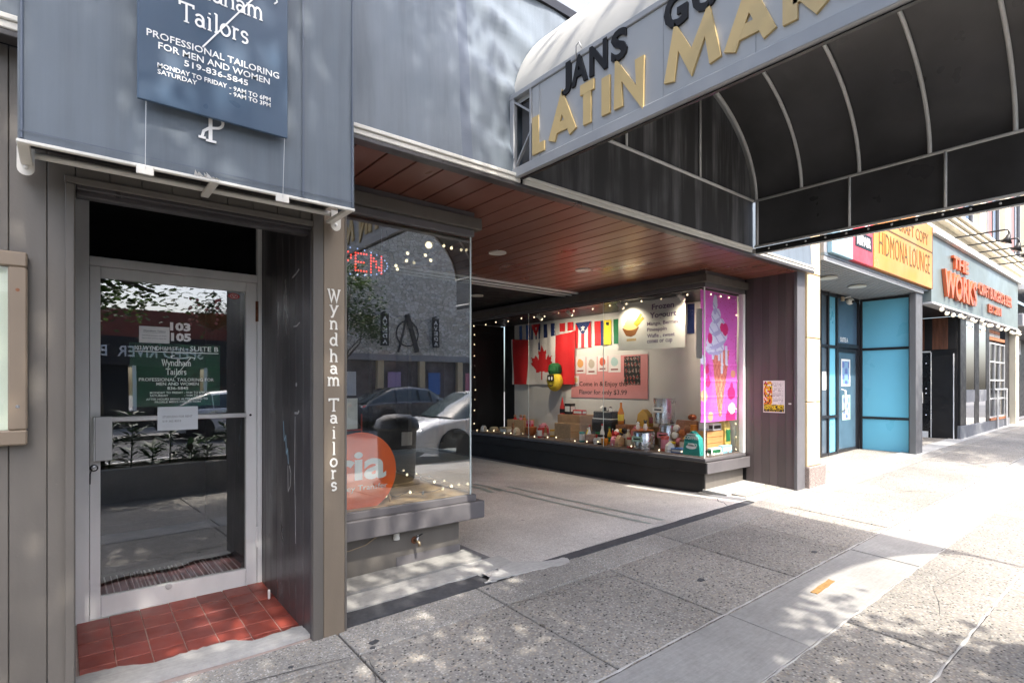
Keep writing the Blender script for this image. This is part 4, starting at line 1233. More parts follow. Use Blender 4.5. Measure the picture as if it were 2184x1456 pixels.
MB().tube([(0.05, 0.0, -0.005), (0.0, -0.03, -0.035), (-0.02, -0.045, -0.05)], [0.014, 0.030, 0.038], 14).build('shade', mat('brass_shade', (0.5, 0.36, 0.16), 0.35, 0.6), sl_, True, smooth='all')
MB().sphere((-0.022, -0.047, -0.053), 0.028, 12, 8).build('bulb', BULB, sl_, True, smooth='all')
# wire rack seen through the pane
rk = thing('wire_rack', 'red wire stand holding a white paper sign inside the tailor side display', 'stand', (1.72, 4.3, 0.5))
for xa in (1.50, 1.90):
    MB().tube([(xa, 4.3, 0.5), (xa, 4.3, 1.15)], 0.006, 6).build('post', flat('red_wire', (0.4, 0.06, 0.04)), rk)
MB().tube([(1.50, 4.3, 1.02), (1.90, 4.3, 1.02)], 0.006, 6).build('crossbar', flat('red_wire', (0.4, 0.06, 0.04)), rk)
MB().rect(1.56, 1.86, 1.03, 1.28, (0, 4.29, 0), FY, 0.002).build('card', PAPER, rk)

# ---------------------------------------------------------------- right display
rd_ = thing('glass_display', 'long lit display box of flags and groceries along the arcade side', 'display case', (6.6, 5.0, 0))
bx('base', BLACKM, rd_, 6.170, 7.074, 3.81, 9.4, 0.0, 0.298, 0.004)
bx('base_front', BROWN, rd_, 6.172, 7.074, 3.79, 3.809, 0.02, 0.298, 0.003)
bx('sill', BLACKM, rd_, 6.070, 7.096, 3.72, 9.4, 0.300, 0.438, 0.005)
bx('sill_front', SILLM, rd_, 6.071, 7.097, 3.700, 3.7195, 0.300, 0.438, 0.004)
bx('glazing_bar', SILLM, rd_, 6.12, 7.096, 3.760, 9.4, 0.4385, 0.478, 0.004)
header(rd_, 6.125, 7.096, 3.765, 9.4, 'L')
bx('pane', GLASSX, rd_, 6.150, 6.158, 3.802, 5.44, 0.4785, 2.5995)
bx('pane', GLASSX, rd_, 6.150, 6.158, 5.445, 7.12, 0.4785, 2.5995)
bx('pane', GLASSX, rd_, 6.150, 6.158, 7.125, 9.0, 0.4785, 2.5995)
bx('pane', GLASSX, rd_, 6.1585, 7.040, 3.794, 3.802, 0.4785, 2.5995)
bx('corner_post', ALU, rd_, 6.146, 6.160, 3.788, 3.8015, 0.4785, 2.5995)
bx('jamb', ALU, rd_, 7.041, 7.096, 3.765, 3.83, 0.479, 2.5995, 0.004)
for y in (5.4425, 7.1225):
    bx('pane_joint', GLASSE, rd_, 6.149, 6.159, y - 0.0022, y + 0.0022, 0.4785, 2.5995)
bx('deck', mat('deck_paint', (0.11, 0.08, 0.07), 0.5), rd_, 6.16, 7.098, 3.81, 9.0, 0.4785, 0.486)
bx('back_panel', mat('white_panel', (0.60, 0.585, 0.56), 0.7, var=0.05), rd_, 7.072, 7.098, 3.84, 8.62, 0.4865, 2.585)
bx('end_panel', BLACKL, rd_, 6.17, 7.098, 9.0, 9.05, 0.4865, 2.585)
bx('ceiling_panel', BLACKL, rd_, 6.162, 7.098, 3.85, 8.98, 2.5865, 2.5985)
dk = 0.487
# bulbs round the panes
string_lights('string_lights', 'row of warm bulbs along the top of the long flag display', [(6.20, 8.75 - 0.335 * i + random.uniform(-.06, .06), 2.555 + random.uniform(-.02, .012)) for i in range(15)], 0.011)
string_lights('string_lights', 'column of small bulbs down the dark inner end of the flag display', [(6.20, 8.78 + random.uniform(-.02, .02), 2.40 - 0.215 * i + random.uniform(-.03, .03)) for i in range(9)], 0.010)
string_lights('string_lights', 'row of warm bulbs lying along the bottom of the long flag display', [(6.20 + 0.012 * (i % 2), 8.72 - 0.285 * i + random.uniform(-.07, .07), 0.530 + 0.012 * (i % 3)) for i in range(17)], 0.011)
string_lights('string_lights', 'bulbs framing the ice cream banner in the display street pane',
              [(6.40, 3.855, 2.56), (6.62, 3.855, 2.555), (6.84, 3.855, 2.56), (7.02, 3.862, 2.54), (7.022, 3.862, 2.34), (7.024, 3.862, 2.05), (7.022, 3.862, 1.72), (7.022, 3.862, 1.40), (7.022, 3.862, 1.08), (7.022, 3.862, 0.88), (7.02, 3.862, 0.70), (6.98, 3.845, 0.54), (6.80, 3.84, 0.525), (6.62, 3.84, 0.525), (6.45, 3.84, 0.52), (6.30, 3.845, 0.525)], 0.011)
# track spotlights with their own light
for i, (y, z) in enumerate(((6.90, 2.50), (6.19, 2.50), (5.16, 2.50), (4.16, 2.50))):
    s = thing('track_spotlight', 'small white track spotlight, %s from the glass corner of the flag display' % ('fourth', 'third', 'second', 'first')[i], 'spotlight', (6.20, y, 2.586), 0, 'display spotlights')
    MB().tube([(0, 0, 0), (0, 0, -0.05)], 0.006, 8).build('stem', ALUL, s, True)
    MB().tube([(-0.045, 0.015, -0.035), (0.02, -0.01, -0.085), (0.03, -0.014, -0.092)], [0.026, 0.032, 0.034], 14).build('can', WHITEP, s, True, smooth='all')
    MB().sphere((0.030, -0.014, -0.092), 0.026, 10, 6).build('lamp_face', BULB, s, True, smooth='all')
    l = bpy.data.lights.new('spotlight_lamp', 'SPOT'); l.energy = (12, 12, 4, 9)[i]; l.color = (1.0, 0.86, 0.66); l.spot_size = R(140); l.spot_blend = 0.7; l.shadow_soft_size = 0.03
    lo = bpy.data.objects.new('spotlight_lamp', l); COL.objects.link(lo); lo.parent = s; lo.location = (0.05, -0.02, -0.12)
    lo.rotation_euler = Vector((0.62, 0.0, -0.78)).to_track_quat('-Z', 'Y').to_euler()

# ---- printed cloth and posters: a fine grid whose cells take the print's colours
def printed(name, parent, o, fr, w, h, nx, ny, cf, mats, wave=None, local=False, top=None):
    o = Vector(o); ax, ay = fr; nrm = ax.cross(ay)
    mb = MB(); vs_ = []
    for j in range(ny + 1):
        for i in range(nx + 1):
            u = i / nx; v = j / ny
            e = wave(u, v) if wave else 0.0
            dy = top(u) * v if top else 0.0
            vs_.append(o + ax * (u * w) + ay * (v * h + dy) + nrm * e)
    n = len(mb.v)
    for j in range(ny):
        for i in range(nx):
            mb.cm = cf((i + 0.5) / nx, (j + 0.5) / ny)
            a = j * (nx + 1) + i
            mb.f.append((a, a + 1, a + nx + 2, a + nx + 1)); mb.m.append(mb.cm)
    mb.v = [tuple(v) for v in vs_]
    return mb.build(name, mats, parent, local, smooth='all')

def inpoly(P, x, y):
    r = False; j = len(P) - 1
    for i in range(len(P)):
        if (P[i][1] > y) != (P[j][1] > y) and x < (P[j][0] - P[i][0]) * (y - P[i][1]) / (P[j][1] - P[i][1]) + P[i][0]: r = not r
        j = i
    return r
FRED = flat('flag_red', (0.56, 0.018, 0.022), 0.7); FWH = flat('flag_white', (0.66, 0.62, 0.60), 0.7); FBL = flat('flag_blue', (0.015, 0.03, 0.12), 0.7)
FSK = flat('flag_sky', (0.05, 0.12, 0.36), 0.7); FYE = flat('flag_yellow', (0.72, 0.55, 0.03), 0.7); FGR = flat('flag_green', (0.01, 0.14, 0.05), 0.7); FBK = flat('flag_black', (0.012, 0.012, 0.012), 0.7)
half = [(0, 1.0), (0.12, 0.74), (0.24, 0.80), (0.19, 0.42), (0.36, 0.62), (0.41, 0.50), (0.60, 0.53), (0.53, 0.36), (0.62, 0.29), (0.32, 0.04), (0.35, -0.06), (0.03, -0.02), (0.04, -0.32)]
leafp = half + [(-x, y) for x, y in half[::-1] if x > 0]
def canflag(u, v):
    if u < 0.035: return 1
    if u < 0.27 or u > 0.73: return 0
    x = (u - 0.50) * 1.74 / 0.52; y = (v - 0.45) * 0.90 / 0.52 + 0.28
    return 0 if inpoly(leafp, x, y) else 1
fl = thing('wall_flag', 'large red and white maple leaf flag draped across the display back wall', 'flag', (7.04, 7.75, 1.40))
printed('cloth', fl, (7.045, 8.63, 1.395), FX, 1.75, 0.87, 100, 50, canflag, [FRED, FWH],
        lambda u, v: 0.025 + 0.026 * math.sin(9 * u + 1.5 * v) + 0.018 * math.sin(21 * u + 3 + 4 * v) * (1 - v) + 0.01 * math.sin(40 * u) * v, top=lambda u: 0.06 * (2 * u - 1) ** 2 + 0.05 * (u - 0.5))
def star(cx, cy, r):
    return [(cx + (r if k % 2 == 0 else r * 0.42) * math.sin(math.pi * k / 5), cy + (r if k % 2 == 0 else r * 0.42) * math.cos(math.pi * k / 5)) for k in range(10)]
def hang(y0, y1, z0, z1, cf, mats, label):
    f = thing('bunting_flag', label, 'flag', (7.06, (y0 + y1) / 2, z0), 0, 'bunting flags')
    ph = random.uniform(0, 6)
    printed('cloth', f, (7.060, y0, z0), FX, y0 - y1, z1 - z0, 24, 32, cf, mats, lambda u, v: 0.008 + 0.012 * math.sin(7 * u + ph) * (1 - 0.6 * v) + 0.004 * math.sin(17 * u + 5 * v + ph))
st3 = star(0.5, 0.76, 0.13)
def tri(u, v): return v > 0.5 and abs(u - 0.5) < 0.5 * (v - 0.5) / 0.5
hang(8.45, 8.13, 2.06, 2.56, lambda u, v: (0 if u < 0.30 or u > 0.66 else 1), [FSK, FWH], 'blue and white striped bunting flag at the dark end of the row')
hang(8.08, 7.82, 2.05, 2.55, lambda u, v: (2 if inpoly(star(0.5, 0.84, 0.10), u, v) else 0) if tri(u, v) else (1 if int(u * 5) % 2 == 0 else 2), [FRED, FBL, FWH], 'bunting flag with red star triangle over blue and white stripes')
hang(7.73, 7.42, 2.03, 2.53, lambda u, v: (1 if 0.34 < u < 0.66 else 0), [FBL, FWH], 'dark blue bunting flag with one white centre stripe')
hang(7.29, 6.95, 2.02, 2.51, lambda u, v: 1 if (abs(u - 0.5) < 0.09 or abs(v - 0.62) < 0.06) else 0, [FRED, FWH], 'red bunting flag partly covered by the maple leaf flag')
hang(6.90, 6.52, 2.035, 2.485, lambda u, v: (2 if inpoly(st3, u, v) else 1) if tri(u, v) else (0 if int(u * 5) % 2 == 0 else 2), [FRED, FBL, FWH], 'bunting flag with white star on blue triangle and red stripes')
hang(6.44, 6.07, 2.055, 2.470, lambda u, v: 0 if u < 0.36 else (1 if u < 0.60 else (3 if math.hypot(u - 0.8, (v - 0.85) * 1.3) < 0.09 else 2)), [FRED, FBL, FYE, FBK], 'red blue and yellow bunting flag with a dark round badge')
hang(6.02, 5.70, 2.06, 2.47, lambda u, v: 0 if u < 0.45 else 1, [FGR, FWH], 'green bunting flag half hidden behind the frozen dessert poster')
hang(4.62, 4.24, 2.13, 2.56, lambda u, v: 0 if u < 0.28 else (2 if u > 0.66 else (2 if math.hypot((u - 0.46) * 0.8, v - 0.5) < 0.07 else 1)), [FBL, FWH, FRED], 'blue white and red bunting flag beside the glass corner')
MB().tube([(7.066, 8.5, 2.57), (7.066, 7.3, 2.52), (7.066, 6.1, 2.475), (7.066, 5.0, 2.53), (7.066, 4.2, 2.575)], 0.003, 5).build('flag_cord', FWH)
tag(bpy.data.objects['flag_cord'], 'thin white cord that carries the small striped flags', 'cord')

# ---- frozen yogourt poster
yp = thing('poster', 'white frozen yogourt poster with golden dessert picture hung before the flags', 'poster', (6.42, 4.81, 1.89))
YO = (7.035, 5.893, 1.935)
def P_(x, y): return (x, y)
bx('sheet', flat('poster_white', (0.62, 0.62, 0.58), 0.6), yp, 6.420, 6.426, 4.246, 5.382, 1.892, 2.580)
mb = MB(); o = (6.4195, 5.382, 1.892); KP = 0.913
def yt(s, x, y, w, h, b=0.02): mb.text(s, (o[0], o[1] - x * KP, o[2] + y * KP), FX, w * KP, h * KP, 0.0008, 0, b)
yt('Frozen', 0.66, 0.600, 0.40, 0.088, 0.03); yt('Yogourt', 0.62, 0.445, 0.48, 0.115, 0.03)
yt('Mango, Berries,', 0.57, 0.345, 0.58, 0.075); yt('Pineappin', 0.57, 0.255, 0.36, 0.075); yt('Wafle , sweet', 0.57, 0.165, 0.50, 0.070); yt('cones or cup', 0.57, 0.070, 0.46, 0.070)
mb.build('lettering', flat('plum_ink', (0.13, 0.09, 0.16)), yp)
mb = MB()
mb.cm = 0; mb.plate([(0.08, 0.36), (0.42, 0.36), (0.34, 0.24), (0.26, 0.215), (0.16, 0.235)], o, FX, 0.0008)
mb.cm = 1
for k, (cx, cy, rx, ry) in enumerate([(0.25, 0.38, 0.15, 0.06), (0.25, 0.44, 0.12, 0.05), (0.24, 0.50, 0.085, 0.05)]): mb.disc(cx, cy, rx, ry, o, FX, 0.001 + k * 0.0004)
mb.plate([(0.18, 0.52), (0.30, 0.52), (0.23, 0.62), (0.21, 0.64)], o, FX, 0.0024)
mb.cm = 2
for a, b in (((0.33, 0.40), (0.46, 0.56)), ((0.36, 0.38), (0.50, 0.50))): mb.ribbon([a, b], 0.05, o, FX, 0.0028)
mb.cm = 3; mb.rect(0.17, 0.36, 0.145, 0.185, o, FX, 0.0008)
mb.v = [(v[0], o[1] - (o[1] - v[1]) * KP, o[2] + (v[2] - o[2]) * KP) for v in mb.v]
mb.build('picture', [flat('waffle_brown', (0.22, 0.09, 0.03)), flat('yogourt_gold', (0.72, 0.50, 0.20)), flat('mango_orange', (0.75, 0.33, 0.03)), flat('tan_caption', (0.5, 0.36, 0.16))], yp)

# ---- pink price sign with pictures
ps2 = thing('price_sign', 'pink price sign with dessert pictures and black lettering on the display wall', 'sign', (7.06, 6.17, 1.165))
bx('sheet', flat('salmon_pink', (0.60, 0.24, 0.24), 0.65), ps2, 7.058, 7.066, 5.333, 7.00, 1.165, 1.87)
mb = MB(); o = (7.0575, 7.0, 1.165)
def pt(s, x, y, w, h): mb.text(s, (o[0], o[1] - x, o[2] + y), FX, w, h, 0.0008, 0, 0.01)
pt('Come in & Enjoy the', 0.20, 0.175, 1.06, 0.105); pt('Flavor for only $3.99', 0.20, 0.035, 1.06, 0.105)
mb.build('lettering', FBK, ps2)
random.seed(9)
for x0, y0, w, h, c in ((0.10, 0.42, 0.25, 0.30, (0.62, 0.30, 0.10)), (0.37, 0.40, 0.24, 0.31, (0.42, 0.36, 0.30)), (0.63, 0.45, 0.22, 0.27, (0.55, 0.10, 0.05)), (0.87, 0.43, 0.26, 0.29, (0.35, 0.48, 0.48)), (0.05, 0.20, 0.14, 0.18, (0.6, 0.45, 0.2))):
    pc = MB(); pc.rect(x0, x0 + w, y0, y0 + h, o, FX, 0.0015); pc = pc.build('picture_card', flat('card_white', (0.66, 0.60, 0.60)), ps2)
    q = MB(); q.disc(x0 + w / 2, y0 + h * 0.58, w * 0.30, h * 0.24, o, FX, 0.0022); q.disc(x0 + w * 0.45, y0 + h * 0.70, w * 0.2, h * 0.16, o, FX, 0.0028)
    q.build('dessert', flat('dessert_%d' % int(x0 * 100), c), pc)
    q = MB(); q.rect(x0 + w * 0.2, x0 + w * 0.8, y0 + h * 0.12, y0 + h * 0.2, o, FX, 0.0022); q.build('caption', flat('caption_dark', (0.2, 0.03, 0.03)), pc)
def collage(u, v):
    return [0, 1, 2, 3][(int(u * 17 + 3 * math.sin(v * 19)) * 7 + int(v * 23 + 2 * math.sin(u * 13)) * 5) % 9 % 4 if (math.sin(u * 31 + v * 7) + math.sin(v * 29)) > 0.2 else 0]
printed('photo_collage', ps2, (7.0565, 7.0 - 1.20, 1.165 + 0.22), FX, 0.33, 0.46, 30, 40, collage, [FBK, flat('photo_brown', (0.16, 0.05, 0.03)), flat('photo_pale', (0.4, 0.3, 0.26)), flat('photo_red', (0.35, 0.04, 0.04))])

# ---- pineapple pinata hung in front of the flag
pn = thing('pineapple_pinata', 'yellow pineapple pinata with green crown and dark glasses hanging in the display', 'pinata', (6.9, 7.26, 1.28))
random.seed(2)
mb = MB(); mb.sphere((0, 0, 0.17), 0.17, 22, 16, (0.7, 1.0, 1.06))
for i in range(len(mb.v)):
    x, y, z = mb.v[i]; k = 1 + 0.05 * math.sin(40 * z + 9 * math.atan2(y, x)); mb.v[i] = (x * k, y * k, z)
mb.build('body', mat('pinata_yellow', (0.66, 0.50, 0.03), 0.8, var=0.25, scale=30, bump=0.5, bscale=60), pn, True, smooth='all')
mb = MB()
for k in range(44):
    a = 2 * math.pi * k / 11; lev = k // 11
    b = Vector((0.09 * math.cos(a), 0.115 * math.sin(a), 0.30 + lev * 0.035)); d = Vector((0.03 * math.cos(a), 0.045 * math.sin(a), 0.10))
    t = Vector((-math.sin(a), math.cos(a), 0)) * 0.03
    b *= 1 - lev * 0.05
    mb.add([b - t, b + t, b + d], [(0, 1, 2)])
mb.lathe([(0.10, 0.30), (0.125, 0.36), (0.115, 0.46), (0.06, 0.50)], 14)
mb.build('crown', mat('pinata_green', (0.012, 0.11, 0.03), 0.8, var=0.4, scale=30, bump=0.4, bscale=50), pn, True)
mb = MB(); oo = (-0.121, 0, 0)
mb.cm = 0; mb.rect(-0.085, 0.075, 0.175, 0.285, (-0.122, -0.03, 0), FX, 0.012); mb.ribbon(arc(0.0, 0.115, 0.035, 0.03, 190, 350, 8), 0.014, (-0.116, -0.03, 0), FX, 0.012)
mb.cm = 1; mb.disc(-0.038, 0.225, 0.017, 0.032, (-0.134, -0.03, 0), FX, 0.003); mb.disc(0.032, 0.225, 0.017, 0.032, (-0.134, -0.03, 0), FX, 0.003)
mb.build('glasses', [FBK, WHITE], pn, True)
MB().tube([(0, 0, 0.45), (0, 0, 1.305)], 0.0015, 5).build('cord', ALUL, pn, True)

# ---- ice cream banner in the street pane
bn = thing('cloth_banner', 'pink cloth banner printed with a tall swirled ice cream cone', 'banner', (6.6, 3.87, 0.92))
def icecream(u, v):
    X, Y = u * 0.86, v * 1.66
    def el(cx, cy, rx, ry, rot=0): 
        dx, dy = X - cx, Y - cy; c, s = math.cos(rot), math.sin(rot)
        a, b = dx * c + dy * s, -dx * s + dy * c
        return (a / rx) ** 2 + (b / ry) ** 2
    berr = [(0.19, 1.06, 0.055), (0.60, 1.20, 0.07), (0.52, 1.22, 0.05)]
    for cx, cy, r in berr:
        if el(cx, cy, r, r * 1.2) < 1: return 4
    # swirl: stacked tilted lobes
    lobes = [(0.33, 1.50, 0.060, 0.13, 0.0), (0.36, 1.36, 0.13, 0.10, 0.35), (0.38, 1.22, 0.22, 0.11, 0.3), (0.38, 1.06, 0.28, 0.12, 0.25), (0.33, 0.94, 0.24, 0.09, 0.1)]
    for k, (cx, cy, rx, ry, rt) in enumerate(lobes):
        e = el(cx, cy, rx, ry, rt)
        if e < 1:
            dx, dy = X - cx, Y - cy
            b = -dx * math.sin(rt) + dy * math.cos(rt)
            if b < -ry * 0.45 or math.sin(26 * (X + 1.3 * Y)) > 0.86: return 2
            return 1
    # drips
    for cx, b in ((0.26, 0.80), (0.42, 0.78), (0.51, 0.62), (0.62, 0.72)):
        if abs(X - cx) < 0.028 and b < Y < 0.98: return 1
    # cone
    hw = 0.04 + 0.19 * max(0, (Y - 0.05)) / 0.85
    cx = 0.46
    if 0.06 < Y < 0.92 and abs(X - cx) < hw:
        a = math.sin((X - cx) * 70 + Y * 42); b_ = math.sin(-(X - cx) * 70 + Y * 42)
        return 5 if (a > 0.82 or b_ > 0.82) else (3 if abs(X - cx - 0.03) > 0.03 else 6)
    for cx, cy, r, c in ((0.13, 0.66, 0.05, 4), (0.15, 0.50, 0.06, 4), (0.73, 0.36, 0.085, 4), (0.06, 0.33, 0.075, 6), (0.75, 0.16, 0.075, 1), (0.20, 0.07, 0.06, 6), (0.77, 0.62, 0.05, 6), (0.05, 0.78, 0.06, 1), (0.72, 0.05, 0.11, 4)):
        if el(cx, cy, r, r) < 1: return c
        if c == 4 and el(cx + 0.01, cy + r, r * 0.35, r * 0.7) < 1: return c
    if math.sin(90 * X + 31 * math.sin(17 * Y)) * math.sin(73 * Y + 11 * math.sin(23 * X)) > 0.93: return 4
    return 7 if (math.sin(5 * X + 2) + math.sin(3.3 * Y)) > 0.9 else 0
printed('cloth', bn, (6.185, 3.866, 0.915), FY, 0.86, 1.665, 74, 140, icecream,
        [flat('banner_pink', (0.72, 0.13, 0.55)), flat('cream_white', (0.62, 0.60, 0.76)), flat('cream_shade', (0.40, 0.36, 0.60)), flat('cone_orange', (0.66, 0.20, 0.15)), flat('berry_red', (0.62, 0.02, 0.16)), flat('cone_line', (0.50, 0.10, 0.10)), flat('peach', (0.74, 0.33, 0.20)), flat('banner_pink_deep', (0.64, 0.09, 0.50))],
        lambda u, v: 0.012 * math.sin(7 * u) + 0.006 * (abs(((v * 8) % 1) - 0.5) < 0.06) * (v < 0.56) + 0.004 * math.sin(11 * v + 5 * u))
tag(bx('paper_strip', PAPER, None, 6.1615, 6.1625, 3.83, 3.915, 1.72, 2.34), 'tall white paper strip taped inside the glass corner of the display', 'paper')

# ================================================================ GROCERIES ON THE DISPLAY DECK
GR = 'groceries in the display'
def prop(name, label, cat, x, y, z=None, rz=0.0):
    return thing(name, label, cat, (x, y, dk if z is None else z), rz, None)
def crate(label, x, y, w, d, h, rz=0.0, z=None, m=WOODL, slats=3, open_front=False):
    c = prop('wooden_crate', label, 'crate', x, y, z, rz)
    t = 0.012
    for sy in (-1, 1):
        for k in range(slats):
            z0 = h * k / slats + 0.003; z1 = h * (k + 1) / slats - 0.003
            MB().box(-w / 2, w / 2, sy * d / 2 - t / 2, sy * d / 2 + t / 2, z0, z1).build('slat', m, c, True, 0.002)
    for sx in (-1, 1):
        MB().box(sx * (w / 2 - t / 2) - t / 2, sx * (w / 2 - t / 2) + t / 2, -d / 2 + t / 2 + .001, d / 2 - t / 2 - .001, 0, h).build('end_board', m, c, True, 0.002)
    MB().box(-w / 2 + t, w / 2 - t, -d / 2 + t / 2, d / 2 - t / 2, 0.0, t).build('bottom', m, c, True)
    return c
def bottle(label, x, y, h, r, m, capm=None, labm=None, z=None, neck=0.35):
    b = prop('bottle', label, 'bottle', x, y, z)
    MB().lathe([(r * 0.9, 0), (r, 0.006), (r, h * (1 - neck - 0.12)), (r * 0.75, h * (1 - neck)), (r * 0.38, h * (1 - neck * 0.65)), (r * 0.36, h * 0.92)], 14).build('body', m, b, True, smooth=True)
    MB().lathe([(r * 0.42, h * 0.92), (r * 0.42, h), (r * 0.3, h * 1.0)], 12).build('cap', capm or BLACKL, b, True)
    if labm: MB().lathe([(r * 1.015, h * 0.15), (r * 1.015, h * 0.42)], 14).build('label', labm, b, True, smooth=True)
    return b
def tin(label, x, y, h, r, m, labm, z=None, name='tin_can'):
    b = prop(name, label, 'can', x, y, z)
    MB().lathe([(r * 0.96, 0), (r, 0.006), (r, h - 0.008), (r * 0.97, h), (r * 0.9, h - 0.004)], 24).build('body', m, b, True, smooth=True)
    if labm: MB().lathe([(r * 1.008, h * 0.2), (r * 1.008, h * 0.8)], 24).build('label', labm, b, True, smooth=True)
    MB().lathe([(r * 1.03, h * 0.985), (r * 1.03, h * 1.01), (r * 0.95, h * 1.012)], 24).build('rim', m, b, True)
    return b
def pack(name, label, cat, x, y, w, d, h, m, m2=None, z=None, rz=0.0, taper=0.85):
    b = prop(name, label, cat, x, y, z, rz)
    mb = MB()
    vs_ = []
    for k, (zz, s, p) in enumerate(((0, 1, 1), (h * 0.12, 1.04, 1.04), (h * 0.7, 1.0, 0.85), (h * 0.92, 0.95, taper * 0.3), (h, 0.95, 0.06))):
        vs_ += [(-w / 2 * s, -d / 2 * p, zz), (w / 2 * s, -d / 2 * p, zz), (w / 2 * s, d / 2 * p, zz), (-w / 2 * s, d / 2 * p, zz)]
    fs_ = [(3, 2, 1, 0)] + [(4 * k + i, 4 * k + (i + 1) % 4, 4 * k + 4 + (i + 1) % 4, 4 * k + 4 + i) for k in range(4) for i in range(4)] + [(16, 17, 18, 19)]
    mb.add(vs_, fs_)
    mb.build('bag', m, b, True, 0.004, True)
    if m2: MB().box(-w * 0.36, w * 0.36, -d / 2 * 1.05 - 0.002, -d / 2 * 1.03, h * 0.2, h * 0.55).build('label', m2, b, True)
    return b
def carton(name, label, cat, x, y, w, d, h, m, m2=None, z=None, rz=0.0):
    b = prop(name, label, cat, x, y, z, rz)
    MB().box(-w / 2, w / 2, -d / 2, d / 2, 0, h).build('box', m, b, True, 0.002)
    MB().box(-w / 2 - 0.0012, -w / 2, -d * 0.4, d * 0.4, h * 0.25, h * 0.75).build('label', m2 or PAPER, b, True)
    MB().box(-w * 0.4, w * 0.4, -d / 2 - 0.0012, -d / 2, h * 0.25, h * 0.75).build('label', m2 or PAPER, b, True)
    return b
def bowl(name, label, cat, x, y, r, h, m, z=None):
    b = prop(name, label, cat, x, y, z)
    MB().lathe([(r * 0.6, 0), (r * 0.9, h * 0.3), (r, h * 0.8), (r * 1.05, h), (r * 0.95, h), (r * 0.88, h * 0.78), (r * 0.5, h * 0.1)], 20).build('bowl', m, b, True, smooth=True)
    return b
def fcol(n, c, rough=0.5): return flat(n, c, rough)
TERRA = fcol('terracotta', (0.42, 0.13, 0.04)); AMBER = fcol('amber_liquid', (0.60, 0.20, 0.02), 0.2); GREEND = fcol('green_pack', (0.03, 0.20, 0.09)); REDP = fcol('red_pack', (0.48, 0.03, 0.03))
SILV = mat('tin_silver', (0.60, 0.60, 0.61), 0.25, 0.85, var=0.05); TEALP = fcol('teal_pack', (0.03, 0.27, 0.23)); YELP = fcol('yellow_pack', (0.62, 0.36, 0.03)); BLUEB = fcol('blue_pack', (0.06, 0.16, 0.42)); WICK = mat('wicker', (0.27, 0.12, 0.06), 0.7, var=0.5, scale=60, bump=0.6, bscale=90)
PINKP = fcol('pink_pack', (0.60, 0.22, 0.28)); DARKB = fcol('dark_glass_bottle', (0.03, 0.015, 0.01), 0.15)
random.seed(21)
# far end: hats, dolls, pots
c0 = crate('wooden crate of little dolls at the dark inner end of the display', 6.80, 8.10, 0.30, 0.42, 0.24, 0.15)
for i, (dx, dy) in enumerate(((-0.06, 0.10), (0.02, -0.08), (0.05, 0.06))):
    d = prop('doll', 'small doll in a %s dress propped in the inner end crate' % ('red', 'terracotta', 'pink')[i], 'doll', 6.80 + dx, 8.10 + dy, dk + 0.16); d['group'] = 'dolls in the inner crate'
    MB().lathe([(0.045, 0), (0.05, 0.03), (0.03, 0.10), (0.018, 0.115)], 12).build('dress', [REDP, TERRA, PINKP][i], d, True, smooth=True)
    MB().sphere((0, 0, 0.14), 0.03, 10, 8).build('head', fcol('doll_tan', (0.4, 0.22, 0.14)), d, True, smooth='all')
ht = prop('straw_hat', 'folded straw hat lying on the deck near the dark inner end', 'hat', 6.42, 8.45)
MB().lathe([(0.16, 0.0), (0.165, 0.008), (0.09, 0.015), (0.08, 0.08), (0.05, 0.095), (0.0001, 0.098)], 22).build('crown', mat('straw', (0.5, 0.4, 0.26), 0.8, var=0.2, scale=80), ht, True, smooth=True)
MB().lathe([(0.0915, 0.016), (0.084, 0.04)], 22).build('band', BLACKL, ht, True)
bx1 = carton('woven_box', 'woven palm box with open lid among the hats', 'box', 6.40, 8.05, 0.14, 0.22, 0.11, mat('palm_weave', (0.45, 0.37, 0.25), 0.8, var=0.3, scale=90), None)
bowl('clay_pot', 'round terracotta clay pot beside the candy jar', 'pot', 6.47, 7.42, 0.10, 0.15, TERRA)
tin('red glass candy jar next to the terracotta pot', 6.50, 7.14, 0.20, 0.075, PINKP, REDP, name='candy_jar')
pack('sweets_bag', 'bag of pink sweets behind the candy jar', 'bag', 6.80, 7.45, 0.10, 0.18, 0.20, PINKP, REDP)
# stacked crates with things on top
crate('larger open wooden crate under the little flagged box', 6.72, 6.55, 0.36, 0.52, 0.40, 0, None, mat('honey_wood', (0.42, 0.25, 0.13), 0.6, var=0.25, scale=6), 3)
crate('small wooden crate standing before the larger crate', 6.35, 6.40, 0.20, 0.36, 0.28, 0, None, WOODL, 2)
bottle('dark jar inside the small wooden crate', 6.35, 6.45, 0.20, 0.035, DARKB, REDP, REDP, dk + 0.013)
bottle('brown jar with pale cap inside the small wooden crate', 6.36, 6.30, 0.18, 0.035, TERRA, PAPER, None, dk + 0.013)
carton('coffee_box', 'black and white coffee box on the larger wooden crate', 'box', 6.70, 6.68, 0.12, 0.14, 0.18, BLACKL, PAPER, dk + 0.402)
carton('tea_box', 'red lettered tea box on the larger wooden crate', 'box', 6.70, 6.45, 0.10, 0.22, 0.08, REDP, PAPER, dk + 0.402)
cn = prop('cone_bottle', 'red cone shaped bottle on the larger wooden crate', 'bottle', 6.62, 6.78, dk + 0.402)
MB().lathe([(0.045, 0), (0.045, 0.10), (0.012, 0.24), (0.003, 0.29)], 14).build('body', REDP, cn, True, smooth=True)
MB().lathe([(0.046, 0.02), (0.046, 0.09)], 14).build('label', BLACKL, cn, True, smooth=True)
tin('small teal striped tin at the foot of the wooden crates', 6.34, 6.05, 0.16, 0.045, TEALP, PAPER)
bowl('clay_bowl', 'brown clay bowl with bottles behind it', 'bowl', 6.32, 5.86, 0.085, 0.13, WICK)
